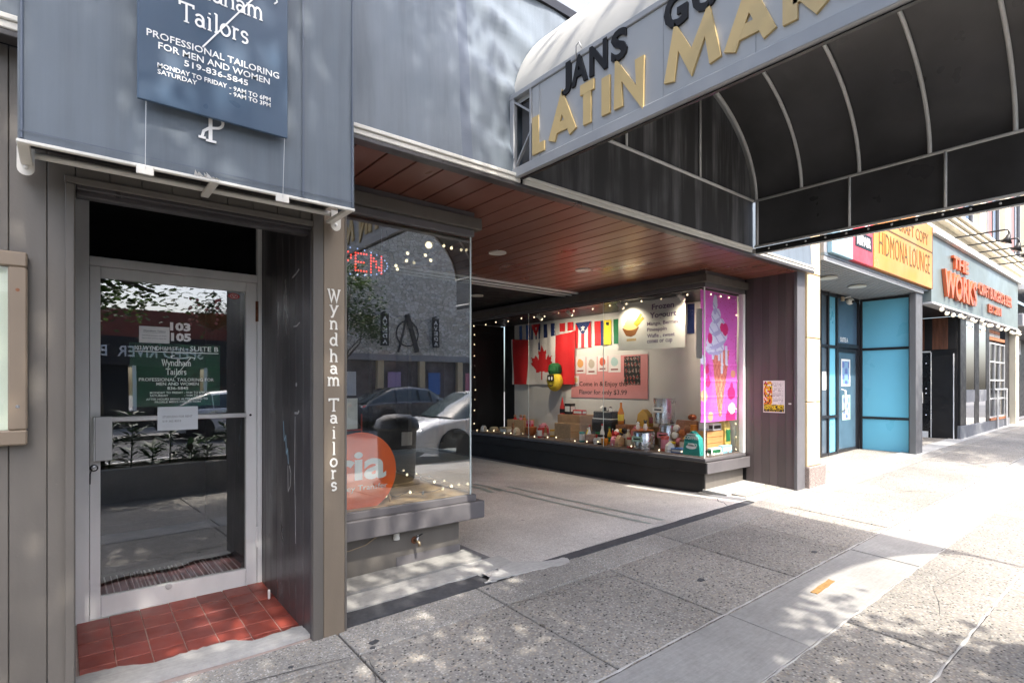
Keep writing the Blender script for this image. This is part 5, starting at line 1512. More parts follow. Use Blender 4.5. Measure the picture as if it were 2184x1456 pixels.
mg = prop('mug', 'white mug with round handle before the dark basket', 'mug', 6.28, 5.70)
MB().lathe([(0.032, 0), (0.036, 0.008), (0.036, 0.09), (0.032, 0.09), (0.031, 0.01)], 16).build('cup', PAPER, mg, True, smooth=True)
MB().tube([(0, 0.036 + 0.022 * math.sin(R(a)), 0.045 + 0.026 * math.cos(R(a))) for a in range(0, 181, 20)], 0.005, 6).build('handle', PAPER, mg, True, smooth='all')
bottle('tall white and red sauce bottle behind the mug', 6.42, 5.70, 0.30, 0.035, PAPER, REDP, REDP)
bottle('green capped sauce bottle behind the orange jar', 6.45, 5.58, 0.26, 0.033, YELP, GREEND, GREEND)
bowl('marmalade_jar', 'squat orange jar at the glass edge', 'jar', 6.27, 5.52, 0.055, 0.10, fcol('orange_jar', (0.68, 0.25, 0.02)))
# black framed basket and amber bottle
bk = crate('black metal-framed crate carrying the dominoes basket', 6.70, 5.82, 0.32, 0.40, 0.36, 0, None, BLACKM, 2)
db = prop('black_basket', 'black basket with white trim full of game pieces on the metal-framed crate', 'basket', 6.70, 5.82, dk + 0.362)
MB().box(-0.15, 0.15, -0.19, 0.19, 0, 0.12).build('tray', BLACKL, db, True, 0.01)
MB().box(-0.155, 0.155, -0.195, 0.195, 0.0, 0.014).build('trim', PAPER, db, True)
for i in range(7):
    o = MB().box(-0.03, 0.03, -0.02, 0.02, 0, 0.045).build('game_piece', [PAPER, BLACKL][i % 2], db, True, 0.004)
    o.location = (random.uniform(-0.1, 0.1), random.uniform(-0.13, 0.13), 0.121 + 0.02 * (i % 3)); o.rotation_euler = (0.4 * i, 0.3 * i, i)
bottle('tall amber bottle with yellow label beside the dominoes basket', 6.62, 5.50, 0.36, 0.048, AMBER, PAPER, FYE, dk + 0.30, 0.42)
crate('dark low crate beneath the amber bottle', 6.66, 5.44, 0.20, 0.22, 0.295, 0, None, WICK, 2)
# red basket of goods, bottles
rb = prop('gift_basket', 'red lined wicker basket heaped with small packets', 'basket', 6.45, 5.36)
MB().lathe([(0.09, 0), (0.12, 0.03), (0.14, 0.12), (0.13, 0.12), (0.10, 0.03)], 20).build('basket', WICK, rb, True, smooth=True)
for i in range(10):
    o = MB().box(-0.03, 0.03, -0.04, 0.04, 0, 0.06).build('packet', [REDP, PINKP, PAPER, YELP, BLACKL][i % 5], rb, True, 0.008)
    o.location = (random.uniform(-0.07, 0.07), random.uniform(-0.08, 0.08), 0.09 + 0.012 * i); o.rotation_euler = (random.uniform(-.7, .7), random.uniform(-.7, .7), random.uniform(0, 3))
bottle('cream coloured liqueur bottle with short neck', 6.40, 5.18, 0.25, 0.045, fcol('cream_glass', (0.55, 0.50, 0.38), 0.25), PAPER, None, None, 0.3)
bottle('dark bottle beside the cream coloured liqueur bottle', 6.46, 5.08, 0.24, 0.035, DARKB, BLACKL, FRED)
cc = crate('pale crate carrying the yellow coffee bag', 6.86, 5.22, 0.26, 0.30, 0.27, 0, None, WOODL, 2)
pack('coffee_bag', 'yellow ground coffee bag on the pale crate', 'bag', 6.84, 5.22, 0.12, 0.22, 0.26, YELP, REDP, dk + 0.272)
pack('snack_bag', 'red and pink snack bag leaning by the yellow coffee bag', 'bag', 6.62, 5.20, 0.10, 0.16, 0.24, PINKP, REDP, dk + 0.05)
# cans and pots
for (x, y, h, r, lb, zz) in ((6.37, 4.88, 0.235, 0.150, 'wide silver pot with green label standing on the deck', None), (6.72, 4.72, 0.33, 0.135, 'lower silver pot of the stacked pair with pink label', None), (6.74, 4.80, 0.36, 0.150, 'upper silver pot of the stacked pair with white label', dk + 0.345)):
    t_ = tin(lb, x, y, h, r, SILV, None, zz, 'steel_pot')
    a0 = 165
    MB().plate([(-0.09, 0), (0.09, 0), (0.09, 0.075), (-0.09, 0.075)], (-r - 0.003, 0.0, h * 0.45), FX, 0.004).build('label', {'wide': fcol('mint_label', (0.45, 0.66, 0.52)), 'lowe': PINKP}.get(lb[:4], PAPER), t_, True)
    MB().plate([(-0.06, 0.028), (0.06, 0.028), (0.06, 0.048), (-0.06, 0.048)], (-r - 0.0075, 0.0, h * 0.45), FX, 0.001).build('brand_bar', FBK, t_, True)
    for s in (-1, 1):
        MB().tube([(0, s * r, h * 0.82), (0, s * (r + 0.035), h * 0.84), (0.0, s * (r + 0.035), h * 0.94), (0, s * r, h * 0.96)], 0.006, 6).build('handle', SILV, t_, True)
pl_ = prop('serving_plate', 'brown serving plate carrying cow figurines on the wide pot', 'plate', 6.39, 4.92, dk + 0.2405)
MB().lathe([(0.05, 0), (0.15, 0.012), (0.16, 0.02), (0.14, 0.018)], 22).build('dish', TERRA, pl_, True, smooth=True)
for i, (dy, hh) in enumerate(((0.07, 0.12), (-0.06, 0.15))):
    f = prop('figurine', 'cow figurine with %s head on the brown serving plate' % ('white', 'black')[i], 'figurine', 6.38, 4.92 + dy, dk + 0.262); f['group'] = 'cow figurines'
    MB().lathe([(0.026, 0), (0.032, hh * 0.3), (0.018, hh * 0.62)], 10).build('body', PAPER, f, True, smooth=True)
    MB().sphere((0, 0, hh * 0.75), 0.024, 10, 7).build('head', [PAPER, BLACKL][i], f, True, smooth='all')
    for s in (-1, 1): MB().sphere((0, s * 0.022, hh * 0.9), 0.010, 8, 5).build('ear', BLACKL, f, True)
tin('red strawberry drink jar by the glass', 6.36, 4.52, 0.20, 0.055, fcol('strawberry', (0.62, 0.12, 0.10), 0.25), PINKP, None, 'drink_jar')
# wicker hamper with jars
hm = prop('wicker_hamper', 'tilted brown wicker hamper full of round jars and coconuts', 'basket', 6.72, 4.42)
mb = MB(); mb.box(-0.10, 0.10, -0.17, 0.17, 0.0, 0.40); hp_ = mb.build('hamper', WICK, hm, True, 0.012); hp_.rotation_euler = (0, R(14), 0)
for i, (yy, zz, m) in enumerate(((0.07, 0.30, PAPER), (0.09, 0.20, PAPER), (-0.03, 0.24, TERRA), (-0.10, 0.30, WICK), (0.02, 0.12, PINKP), (-0.09, 0.15, YELP))):
    o = MB().lathe([(0.045, 0), (0.048, 0.012), (0.048, 0.035), (0.03, 0.045)], 16, (0, 0, 0), 'X').build('jar', m, hm, True, smooth=True)
    o.location = (-0.125 + 0.06 * (zz - 0.1), yy, zz); o.rotation_euler = (0, R(186), 0)
tin('orange topped cup in front of the hamper', 6.56, 4.20, 0.36, 0.045, fcol('orange_cup', (0.62, 0.22, 0.03)), YELP, None, 'paper_cup')
co = prop('copper_bowl', 'copper bowl tilted on top of the hamper', 'bowl', 6.86, 4.42, dk + 0.40)
MB().sphere((0, 0, 0.045), 0.05, 14, 9, (1, 1.3, 0.9)).build('bowl', mat('copper', (0.5, 0.16, 0.07), 0.3, 0.6), co, True, smooth='all')
# teal coffee bag
cb = pack('coffee_bag', 'teal coffee bag with white cup emblem at the glass corner', 'bag', 6.27, 4.02, 0.10, 0.24, 0.31, TEALP, None, None, 0)
mb = MB(); mb.text('COFFEE', (-0.054, 0.10, 0.205), FX, 0.20, 0.045, 0.001, 0, 0.03); mb.disc(0, 0.11, 0.075, 0.028, (-0.056, 0, 0), FX, 0.001); mb.plate([(-0.055, 0.12), (0.055, 0.12), (0.045, 0.155), (-0.045, 0.155)], (-0.056, 0, 0), FX, 0.001); mb.ribbon(arc(0.06, 0.135, 0.02, 0.018, -90, 90, 6), 0.008, (-0.056, 0, 0), FX, 0.001)
mb.rect(-0.07, 0.07, 0.262, 0.278, (-0.05, 0, 0), FX, 0.001)
mb.build('emblem', PAPER, cb, True)
carton('flat_box', 'flat blue and white box lying before the hamper', 'box', 6.36, 4.28, 0.16, 0.20, 0.06, BLUEB, PAPER)
carton('flat_box', 'flat white printed box beside the teal coffee bag', 'box', 6.48, 4.08, 0.12, 0.16, 0.05, PAPER, BLUEB)
# street side corner
crate('orange slatted crate under the street pane banner', 6.72, 4.10, 0.42, 0.24, 0.24, 0, dk + 0.05, mat('orange_wood', (0.55, 0.27, 0.09), 0.55, var=0.2, scale=5), 3)
bx('riser', BLACKL, rd_, 6.45, 7.00, 3.96, 4.24, dk + 0.001, dk + 0.049)
carton('tea_box', 'white block lettered box on the orange slatted crate', 'box', 6.78, 4.03, 0.20, 0.08, 0.09, PAPER, BLACKL, dk + 0.292)
carton('tea_box', 'pale grey boxed tea on the orange slatted crate', 'box', 6.60, 4.08, 0.12, 0.08, 0.13, fcol('grey_box', (0.42, 0.42, 0.46)), PAPER, dk + 0.292)
pack('chip_bag', 'green and gold plantain chip bag standing by the orange crate', 'bag', 6.965, 4.00, 0.14, 0.12, 0.45, mat('chip_gold', (0.55, 0.40, 0.10), 0.35, var=0.6, scale=14), FGR, dk + 0.05)
carton('sugar_box', 'light blue sugar box lying at the street pane', 'box', 6.82, 3.90, 0.24, 0.06, 0.10, fcol('light_blue', (0.28, 0.55, 0.66)), PAPER)
carton('sugar_box', 'white and green sugar box lying next to the light blue one', 'box', 6.56, 3.90, 0.24, 0.06, 0.085, PAPER, FGR)

# front row of small jars, bottles and packets between the larger goods
random.seed(77)
FILL = [(6.30, 8.62, 'pale folded cloth bundle'), (6.36, 7.80, 'brown carved figure'), (6.30, 7.62, 'cream paper packet'), (6.70, 7.72, 'tall pink carton'), (6.30, 7.00, 'red lidded jar'), (6.62, 7.02, 'orange biscuit tin'), (6.30, 6.86, 'brown cork stopper bottle'),
        (6.62, 6.14, 'dark syrup bottle'), (6.52, 6.10, 'yellow mustard bottle'), (6.42, 5.97, 'white pepper shaker'), (6.56, 5.90, 'green olive jar'), (6.30, 5.62, 'black pepper tin'), (6.56, 5.62, 'red chilli sauce bottle'), (6.34, 5.40, 'pink sweets packet'),
        (6.30, 5.26, 'tan crackers packet'), (6.58, 5.06, 'amber honey bottle'), (6.62, 4.98, 'black soda bottle'), (6.30, 5.06, 'red spice tin'), (6.56, 4.60, 'pale yoghurt tub'), (6.50, 4.50, 'yellow corn tin'), (6.30, 4.40, 'white salt packet'), (6.50, 4.32, 'brown cocoa tin'), (6.90, 4.62, 'green tea tin'), (6.95, 5.00, 'dark cola bottle')]
CM = {'pale': PAPER, 'brown': WICK, 'cream': fcol('cream_pack', (0.6, 0.52, 0.38)), 'tall': PINKP, 'red': REDP, 'orange': YELP, 'dark': DARKB, 'yellow': FYE, 'white': PAPER, 'green': GREEND, 'black': BLACKL, 'pink': PINKP, 'tan': WOODL, 'amber': AMBER}
for x, y, nm in FILL:
    m_ = CM[nm.split()[0]]; lab = random.choice([PAPER, REDP, YELP, fcol('cream_pack', (0.6, 0.52, 0.38))])
    kind = nm.split()[-1]; wd_ = nm.split()[0]
    lbl = nm + ' set among the groceries on the display deck'
    if kind in ('bottle', 'shaker'): bottle(lbl, x, y, random.uniform(0.20, 0.30), random.uniform(0.026, 0.036), m_, random.choice([REDP, BLACKL, PAPER]), lab)
    elif kind in ('jar', 'tin', 'tub'): tin(lbl, x, y, random.uniform(0.11, 0.17), random.uniform(0.04, 0.055), m_, lab, None, 'grocery_' + kind)
    elif kind in ('packet', 'bundle'): pack('grocery_packet', lbl, 'packet', x, y, 0.07, random.uniform(0.10, 0.16), random.uniform(0.10, 0.17), m_, lab, None, R(random.uniform(60, 120)))
    elif kind == 'figure':
        f_ = prop('carved_figure', lbl, 'figurine', x, y)
        MB().lathe([(0.035, 0), (0.04, 0.04), (0.022, 0.10), (0.03, 0.14), (0.012, 0.17)], 12).build('body', m_, f_, True, smooth=True)
        MB().sphere((0, 0, 0.185), 0.024, 10, 7).build('head', m_, f_, True, smooth='all')
    else: carton('grocery_carton', lbl, 'carton', x, y, 0.07, 0.14, 0.24, m_, lab)

# ================================================================ RIGHT PILASTER, STONE PIER
pr = thing('pilaster', 'plum-brown boarded return wall beside the flag display with a flyer', 'pilaster', (7.2, 3.4, 0))
zr = gz(7.1, 3.1) - 0.02
PL2 = mat('plum_paint_light', (0.105, 0.082, 0.082), 0.45, var=0.1, scale=1.2, stretch=(2, 2, 0.5), wear=(0.45, 0.43, 0.43), wear_amt=0.52, wear_scale=24)
for k in range(6):
    y = 3.128 + 0.105 * k
    MB().box(7.10, 7.12, y + 0.001, y + 0.104, zr, 2.80).build('board', PLUM if k % 2 else PL2, pr, bevel=0.002)
bx('core', DARKWALL, pr, 7.121, 7.29, 3.13, 9.0, zr, 2.80)
bx('front_trim', mat('grey_trim', (0.11, 0.108, 0.115), 0.5, var=0.1), pr, 7.085, 7.302, 3.085, 3.127, zr, 2.80, 0.004)
fy = thing('flyer', 'yellow and white printed flyer stuck on the plum boarded wall', 'flyer', (7.097, 3.38, 1.03))
def hsh(i, j): return (math.sin(i * 12.9898 + j * 78.233) * 43758.5453) % 1.0
def flyerc(u, v):
    if v < 0.09: return 2 if hsh(int(u * 40), int(v * 60)) < 0.75 else 1
    if v < 0.24: return 1 if hsh(int(u * 30), int(v * 50)) < 0.72 else 2
    if u < 0.42:
        h = hsh(int(u * 16), int(v * 20)); return (3 if h < 0.3 else 4 if h < 0.5 else 1 if h < 0.75 else 2 if h < 0.85 else 0)
    return 5 if (int(v * 36) % 2 == 0 and hsh(int(u * 26), int(v * 36)) < 0.7 and u < 0.94) else 0
bx('sheet', PAPER, fy, 7.0970, 7.0985, 3.246, 3.524, 1.030, 1.442)
printed('print', fy, (7.0965, 3.515, 1.042), FX, 0.26, 0.39, 40, 60, flyerc, [PAPER, FYE, BLACKL, fcol('flyer_orange', (0.65, 0.2, 0.03)), fcol('flyer_red', (0.5, 0.05, 0.04)), fcol('flyer_text', (0.42, 0.42, 0.42))])
tag(bx('flyer_scrap', PAPER, None, 7.0970, 7.0985, 3.165, 3.20, 1.14, 1.158), 'tiny torn paper scrap stuck beside the flyer', 'scrap')

pier = thing('stone_pier', 'beige stone pier on a speckled granite foot between the two shops', 'pier', (7.5, 3.2, 0))
zp = gz(7.5, 3.1) - 0.03
bx('foot', GRANITE, pier, 7.305, 7.80, 3.03, 4.2, zp, 0.345, 0.008)
for k in range(8):
    z0 = 0.350 + 0.82 * k
    MB().box(7.310, 7.690, 3.06, 4.2, z0, z0 + 0.812).build('stone', STONE, pier, bevel=0.006)
bx('edge_trim', BRONZE, pier, 7.693, 7.730, 3.075, 3.11, 0.347, 3.05, 0.003)

# ================================================================ BLUE PANEL ENTRANCE
st = thing('suite_entrance', 'recessed office entrance with bright blue panels and glass door', 'shop front', (10.5, 3.8, 0))
fz = gz(10, 3.5)
bx('ceiling_panel', mat('slat_ceiling', (0.30, 0.31, 0.32), 0.6, var=0.08, scale=2), st, 7.70, 11.98, 3.02, 4.6, 3.02, 3.08)
mb = MB()
for k in range(18): mb.box(7.72, 11.78, 3.06 + 0.055 * k, 3.064 + 0.055 * k, 3.012, 3.0195)
mb.build('ceiling_grooves', mat('groove_grey', (0.2, 0.2, 0.21), 0.7), st)
bx('back_wall', BRONZE, st, 7.70, 11.98, 4.06, 4.4, fz - 0.02, 3.012)
def fr(x0, x1, z0, z1, m=BRONZE, y0=3.985, y1=4.058): return bx('frame_bar', m, st, x0, x1, y0, y1, z0, z1, 0.003)
for xa in (9.30, 10.05, 10.36, 10.74):
    fr(xa, xa + 0.05, fz, 3.01)
fr(11.755, 11.80, fz, 3.01)
for z0 in (fz, 0.80, 2.04, 2.95):
    for xa, xb in ((9.352, 10.048), (10.102, 10.358), (10.412, 10.738)):
        fr(xa, xb, z0, z0 + 0.05, y0=3.99)
for xa, xb, m in ((9.352, 10.048, BLUEP), (10.102, 10.358, mat('grey_glass', (0.10, 0.13, 0.16), 0.12)), (10.412, 10.738, BLUEP)):
    bx('panel', m, st, xa, xb, 4.02, 4.03, fz + 0.052, 0.798); bx('panel', m, st, xa, xb, 4.02, 4.03, 0.852, 2.038); bx('panel', m, st, xa, xb, 4.02, 4.03, 2.092, 2.948)
fr(10.792, 11.753, 2.06, 2.14); fr(10.792, 11.753, 2.95, 3.01)
tg = bx('transom_glass', mat('blue_grey_glass', (0.10, 0.16, 0.23), 0.1, var=0.1), st, 10.792, 11.753, 4.02, 4.03, 2.142, 2.948)
mb = MB(); mb.text('SUITE A', (10.96, 4.019, 2.17), FY, 0.36, 0.085, 0.002, 0, 0.02); mb.build('lettering', WHITE, tg)
dr = bx('door_leaf', mat('slate_glass', (0.075, 0.125, 0.17), 0.12, var=0.15), st, 10.86, 11.69, 4.02, 4.03, 0.22, 1.98)
for a in ((10.795, 10.858, fz + 0.005, 2.055), (11.692, 11.750, fz + 0.005, 2.055)): bx('door_frame', BRONZE, dr, a[0], a[1], 4.00, 4.05, a[2], a[3], 0.003)
for a in ((fz + 0.005, 0.218), (1.982, 2.055)): bx('door_frame', BRONZE, dr, 10.86, 11.69, 4.001, 4.049, a[0], a[1], 0.003)
MB().tube([(10.95, 4.0, 0.90), (10.95, 3.93, 0.92), (10.95, 3.93, 1.28), (10.95, 4.0, 1.30)], 0.016, 8).build('pull_handle', ALU, dr, smooth='all')
for lab, xa, xb, z0, z1, cs in (('blue and white event poster on the glass office door', 11.0, 11.42, 1.36, 1.86, (0, 1, 2)), ('green printed poster low on the glass office door', 11.05, 11.42, 0.74, 1.20, (3, 1, 3))):
    po = thing('poster', lab, 'poster', ((xa + xb) / 2, 4.01, z0))
    printed('sheet', po, (xa, 4.0165, z0), FY, xb - xa, z1 - z0, 20, 28, lambda u, v, cs=cs: cs[0] if (u < .08 or u > .92 or v < .06 or v > .94) else (cs[1] if math.sin(9 * u + 3) * math.sin(14 * v) > 0.15 else cs[2]), [PAPER, fcol('poster_blue', (0.10, 0.14, 0.36)), fcol('poster_cyan', (0.2, 0.34, 0.5)), fcol('poster_mint', (0.42, 0.62, 0.50))])
po = thing('paper_notice', 'white paper sheet inside the narrow grey window by the office door', 'notice', (10.2, 4.01, 1.3))
bx('sheet', PAPER, po, 10.12, 10.34, 4.015, 4.0165, 1.30, 1.62)
# blue side wall and its post
bw = thing('blue_partition', 'blue panelled partition in a dark frame beside the office door', 'partition', (11.85, 3.6, 0))
for z0, z1 in ((fz, 0.15), (0.745, 0.790), (2.035, 2.080), (2.965, 3.010)):
    bx('frame_bar', BRONZE, bw, 11.795, 11.86, 3.16, 3.98, z0, z1, 0.003)
for z0, z1 in ((0.152, 0.743), (0.792, 2.033), (2.082, 2.963)):
    bx('panel', BLUEP, bw, 11.812, 11.83, 3.20, 3.94, z0, z1)
for y0, y1 in ((3.155, 3.198), (3.942, 3.983)):
    bx('frame_bar', BRONZE, bw, 11.79, 11.865, y0, y1, fz, 3.010, 0.003)
bx('post', mat('dark_grey_post', (0.11, 0.11, 0.115), 0.5, 0.1, var=0.08), bw, 11.66, 12.02, 3.05, 3.153, fz - 0.01, 3.02, 0.006)
for x, y, lb in ((8.95, 3.45, 'white round downlight over the office recess nearer the stone pier'), (10.1, 3.45, 'white round downlight over the office recess nearer the blue partition')):
    downlight(x, y, 3.012, 0.13, DOWNW, lb, 'office recess downlights')
cm = thing('security_camera', 'small white dome security camera above the glass office door', 'camera', (10.95, 3.97, 2.93))
MB().box(-0.05, 0.03, -0.02, 0.02, -0.03, 0.05).build('mount', fcol('tan_mount', (0.45, 0.36, 0.25)), cm, True, 0.005)
MB().tube([(0.0, -0.02, 0.02), (0.06, -0.10, 0.05), (0.12, -0.08, 0.03)], 0.012, 8).build('arm', ALUL, cm, True, smooth='all')
MB().sphere((0.10, -0.08, -0.03), 0.065, 14, 9).build('dome', WHITEP, cm, True, smooth='all')
MB().sphere((0.085, -0.125, -0.045), 0.028, 10, 7).build('lens', BLACKL, cm, True, smooth='all')

# ---- signs above the recess
sf_ = thing('sign_fascia', 'steel fascia band that carries the shop signs over the blue entrance', 'fascia', (10, 3.0, 3.05))
bx('beam', mat('steel_blue_beam', (0.17, 0.21, 0.25), 0.4, 0.3), sf_, 7.70, 12.22, 3.01, 3.14, 3.083, 3.12)
bx('backing', GREYP, sf_, 7.70, 12.22, 3.02, 3.14, 3.121, 4.25)
bx('cap', ALU, sf_, 7.70, 20.4, 2.96, 3.16, 4.255, 4.31, 0.004)
bx('lower_trim', ALUL, sf_, 7.86, 20.3, 2.945, 3.009, 3.085, 3.105) if False else None
s1 = thing('studio_sign', 'pale blue studio sign box at the start of the sign band', 'sign', (8.15, 2.98, 3.12))
bx('face', mat('sign_pale_blue', (0.28, 0.45, 0.54), 0.4, var=0.06), s1, 7.80, 8.50, 2.955, 3.018, 3.125, 4.22, 0.004)
mb = MB(); mb.text('STUDIO', (7.90, 2.9545, 3.42), FY, 0.48, 0.16, 0.003, 0, 0.02); mb.build('lettering', PAPER, s1)
s2 = thing('repair_sign', 'red repair sign box with white lettering next to the orange sign', 'sign', (8.9, 2.98, 3.12))
bx('face', mat('sign_red', (0.62, 0.05, 0.07), 0.4, var=0.05), s2, 8.505, 9.27, 2.955, 3.018, 3.125, 4.22, 0.004)
mb = MB(); mb.text('PHONE', (8.62, 2.9545, 3.86), FY, 0.56, 0.14, 0.003, 0, 0.03); mb.text('TABLET', (8.62, 2.9545, 3.66), FY, 0.56, 0.15, 0.003, 0, 0.03); mb.build('lettering', WHITE, s2); mb = MB(); mb.text('REPAIR', (8.64, 2.9515, 3.37), FY, 0.52, 0.14, 0.003, 0, 0.04); mb.build('lettering', WHITE, s2)
bx('word_plate', BLACKL, s2, 8.58, 9.22, 2.952, 2.9548, 3.33, 3.55)
s3 = thing('lounge_sign', 'orange yellow lounge sign with dark condensed letters beside the red one', 'sign', (10.75, 2.98, 3.12))
bx('face', mat('sign_orange', (0.52, 0.20, 0.02), 0.35, var=0.3, scale=0.7), s3, 9.285, 12.215, 2.950, 3.018, 3.125, 4.24, 0.004)
mb = MB(); mb.text('HIDMONA LOUNGE', (9.50, 2.9495, 3.36), FY, 2.55, 0.34, 0.003, 0, -0.01); mb.text('CRAFT COPY', (10.35, 2.9495, 3.86), FY, 1.6, 0.20, 0.003, 0, 0.0)
mb.rect(9.29, 12.21, 3.76, 3.785, (0, 2.9495, 0), FY, 0.003)
mb.build('lettering', fcol('dark_brown_ink', (0.10, 0.06, 0.015)), s3)
bx('edge', BLACKL, s3, 12.216, 12.235, 2.949, 3.018, 3.125, 4.24)

# ================================================================ BURGER RESTAURANT
wk = thing('restaurant_front', 'dark restaurant front with grey sign fascia and tall windows past the blue partition', 'shop front', (16, 3.2, 0))
WZ = gz(16, 3.1) - 0.10
bx('sign_board', mat('grey_gloss_board', (0.15, 0.18, 0.172), 0.38, var=0.12, scale=0.6), wk, 12.24, 20.20, 2.97, 3.14, 2.905, 4.13, 0.004)
bx('cornice', ALU, wk, 12.24, 20.35, 2.90, 3.14, 4.135, 4.25, 0.005)
bx('bottom_trim', ALUL, wk, 12.24, 20.25, 2.95, 3.14, 2.86, 2.902, 0.004)
ORL = mat('orange_letter', (0.58, 0.12, 0.04), 0.4, var=0.06)
ORL2 = mat('rust_letter', (0.50, 0.13, 0.06), 0.4, var=0.06)
mb = MB(); mb.text('THE', (13.5, 2.965, 3.68), FY, 1.15, 0.24, 0.05, 0, 0.03); mb.build('lettering', ORL, wk)
mb = MB(); mb.text('WORKS', (12.85, 2.965, 3.06), FY, 2.45, 0.52, 0.06, 0, 0.03); mb.build('lettering', ORL, wk)
mb = MB(); mb.text('CRAFT BURGERS & BEER', (15.65, 2.965, 3.38), FY, 3.5, 0.27, 0.035, 0, 0.02); mb.build('lettering', ORL2, wk); mb = MB(); mb.text('EST.2001', (16.6, 2.965, 3.06), FY, 1.3, 0.20, 0.035, 0, 0.02); mb.build('lettering', ORL2, wk)
# recess
bx('recess_ceiling', BLACKL, wk, 12.03, 14.84, 3.16, 6.2, 2.86, 2.95)
bx('recess_back', WOODR, wk, 12.03, 14.84, 6.2, 6.3, WZ, 2.86)
for k in range(22):
    MB().box(14.845, 14.865, 3.17 + 0.14 * k, 3.308 + 0.14 * k, 2.16, 2.855).build('board', WOODR if k % 3 else DARKWALL, wk)
bx('side_wall', BLACKM, wk, 14.87, 15.0, 3.16, 6.2, WZ, 2.855)
bx('panel', BLACKM, wk, 14.845, 14.868, 3.22, 3.60, WZ, 2.02, 0.004)
bx('panel_trim', ALU, wk, 14.835, 14.86, 3.205, 3.218, WZ, 2.06); bx('panel_trim', ALU, wk, 14.835, 14.86, 3.602, 3.615, WZ, 2.10); bx('panel_trim', ALU, wk, 14.835, 14.86, 3.616, 4.5, 2.10, 2.13)
rdoor = bx('side_door', mat('black_door', (0.012, 0.012, 0.013), 0.25), wk, 14.845, 14.868, 3.63, 4.50, WZ, 2.095, 0.004)
bx('kick_plate', ALU, rdoor, 14.838, 14.8445, 3.66, 4.46, WZ + 0.02, 0.36)
MB().tube([(14.80, 3.76, 0.98), (14.80, 3.76, 1.22)], 0.014, 8).build('handle', ALUL, rdoor)
for zz in (1.20, 1.30, 0.72, 1.86): MB().sphere((14.84, 3.70, zz), 0.02, 8, 6).build('fitting', CHROME, rdoor)
# window wall
bx('base', mat('grey_base_stone', (0.15, 0.155, 0.165), 0.7, var=0.15, scale=4), wk, 14.90, 19.98, 3.10, 3.30, WZ, 0.50, 0.01)
for xa, xb in ((14.92, 15.40), (16.15, 16.58), (17.28, 17.62), (19.46, 19.98)):
    bx('post', BLACKM, wk, xa, xb, 3.11, 3.24, 0.505, 2.855, 0.005)
for xa, xb in ((15.402, 16.148), (16.582, 17.278)):
    bx('band', GREYP, wk, xa, xb, 3.105, 3.20, 1.0, 1.27, 0.004)
    bx('pane', GLASSW, wk, xa, xb, 3.116, 3.124, 1.272, 2.85); bx('pane', GLASSW, wk, xa, xb, 3.116, 3.124, 0.505, 0.998)
bx('interior_wall', mat('restaurant_inside', (0.16, 0.13, 0.11), 0.8, var=0.6, scale=1.2), wk, 15.0, 19.9, 4.6, 4.7, WZ, 2.85)
for k in range(9):
    z0 = 2.50 + 0.085 * (k % 4); xx = 17.64 + 0.62 * (k // 4) 
    if z0 + 0.08 > 2.85: continue
    MB().box(xx, xx + 0.60, 3.12, 3.22, z0, z0 + 0.078).build('brick', [mat('brick_rust', (0.36, 0.14, 0.06), 0.8), mat('brick_grey', (0.3, 0.28, 0.26), 0.8)][k % 2], wk, bevel=0.004)
bx('brick_sill', mat('brick_rust', (0.36, 0.14, 0.06), 0.8), wk, 17.64, 19.44, 3.085, 3.24, 0.505, 0.56)
gd = bx('glazed_door', BLACKG, wk, 17.66, 19.42, 3.14, 3.15, 0.562, 2.44)
for k in range(5): bx('muntin', ALUL, gd, 17.66, 19.42, 3.115, 3.138, 0.562 + 0.46 * k, 0.60 + 0.46 * k)
for k in range(4): bx('muntin', ALUL, gd, 17.66 + 0.573 * k, 17.71 + 0.573 * k, 3.1135, 3.1395, 0.5625, 2.442)
gr_ = thing('guard_rail', 'low silver guard rail before the gridded glass door of the restaurant', 'railing', (18.6, 3.0, 0.5))
MB().tube([(17.9, 3.07, 1.27), (19.4, 3.07, 1.27)], 0.022, 8).build('top_bar', ALUL, gr_)
for xx in (18.3, 19.35): MB().tube([(xx, 3.07, WZ), (xx, 3.07, 1.27)], 0.022, 8).build('post', ALUL, gr_)
# poster in the window
po = thing('window_poster', 'white poster with red badge in the restaurant window', 'poster', (15.75, 3.19, 2.2))
printed('sheet', po, (15.48, 3.128, 2.15), FY, 0.60, 0.68, 20, 22, lambda u, v: 1 if math.hypot(u - 0.6, v - 0.7) < 0.2 else (2 if (0.2 < v < 0.45 and math.sin(30 * u + 12 * v) > 0.4) else 0), [PAPER, REDP, BLACKL])
string_lights('string_lights', 'drooping cord of round bulbs under the restaurant sign', [(12.5 + 0.42 * i, 2.88, 2.83 - 0.05 * abs(math.sin(i * 0.9))) for i in range(19)], 0.036, BULBW, 'restaurant string lights', 0.06, None, False)
# gooseneck lamps
for i in range(5):
    x = 14.06 + 0.99 * i
    g = thing('gooseneck_lamp', 'black gooseneck sign lamp, %s from the orange lounge sign' % ('first', 'second', 'third', 'fourth', 'fifth')[i], 'lamp', (x, 3.14, 4.37), 0, 'gooseneck lamps')
    MB().lathe([(0.07, 0), (0.06, -0.03), (0.02, -0.05)], 12, (0, 0, 0), 'Y').build('wall_plate', BLACKM, g, True)
    MB().tube([(0, -0.03, 0), (0, -0.88, 0.0), (0, -0.93, -0.01), (0, -0.945, -0.06), (0, -0.945, -0.12)], 0.016, 8).build('arm', BLACKM, g, True, smooth='all')
    s_ = MB().tube([(0, -0.945, -0.10), (0, -0.93, -0.17), (0, -0.90, -0.25)], [0.03, 0.045, 0.10], 14).build('shade', BLACKM, g, True, smooth='all')
    MB().sphere((0, -0.905, -0.235), 0.04, 8, 6).build('bulb', PAPER, s_, True)

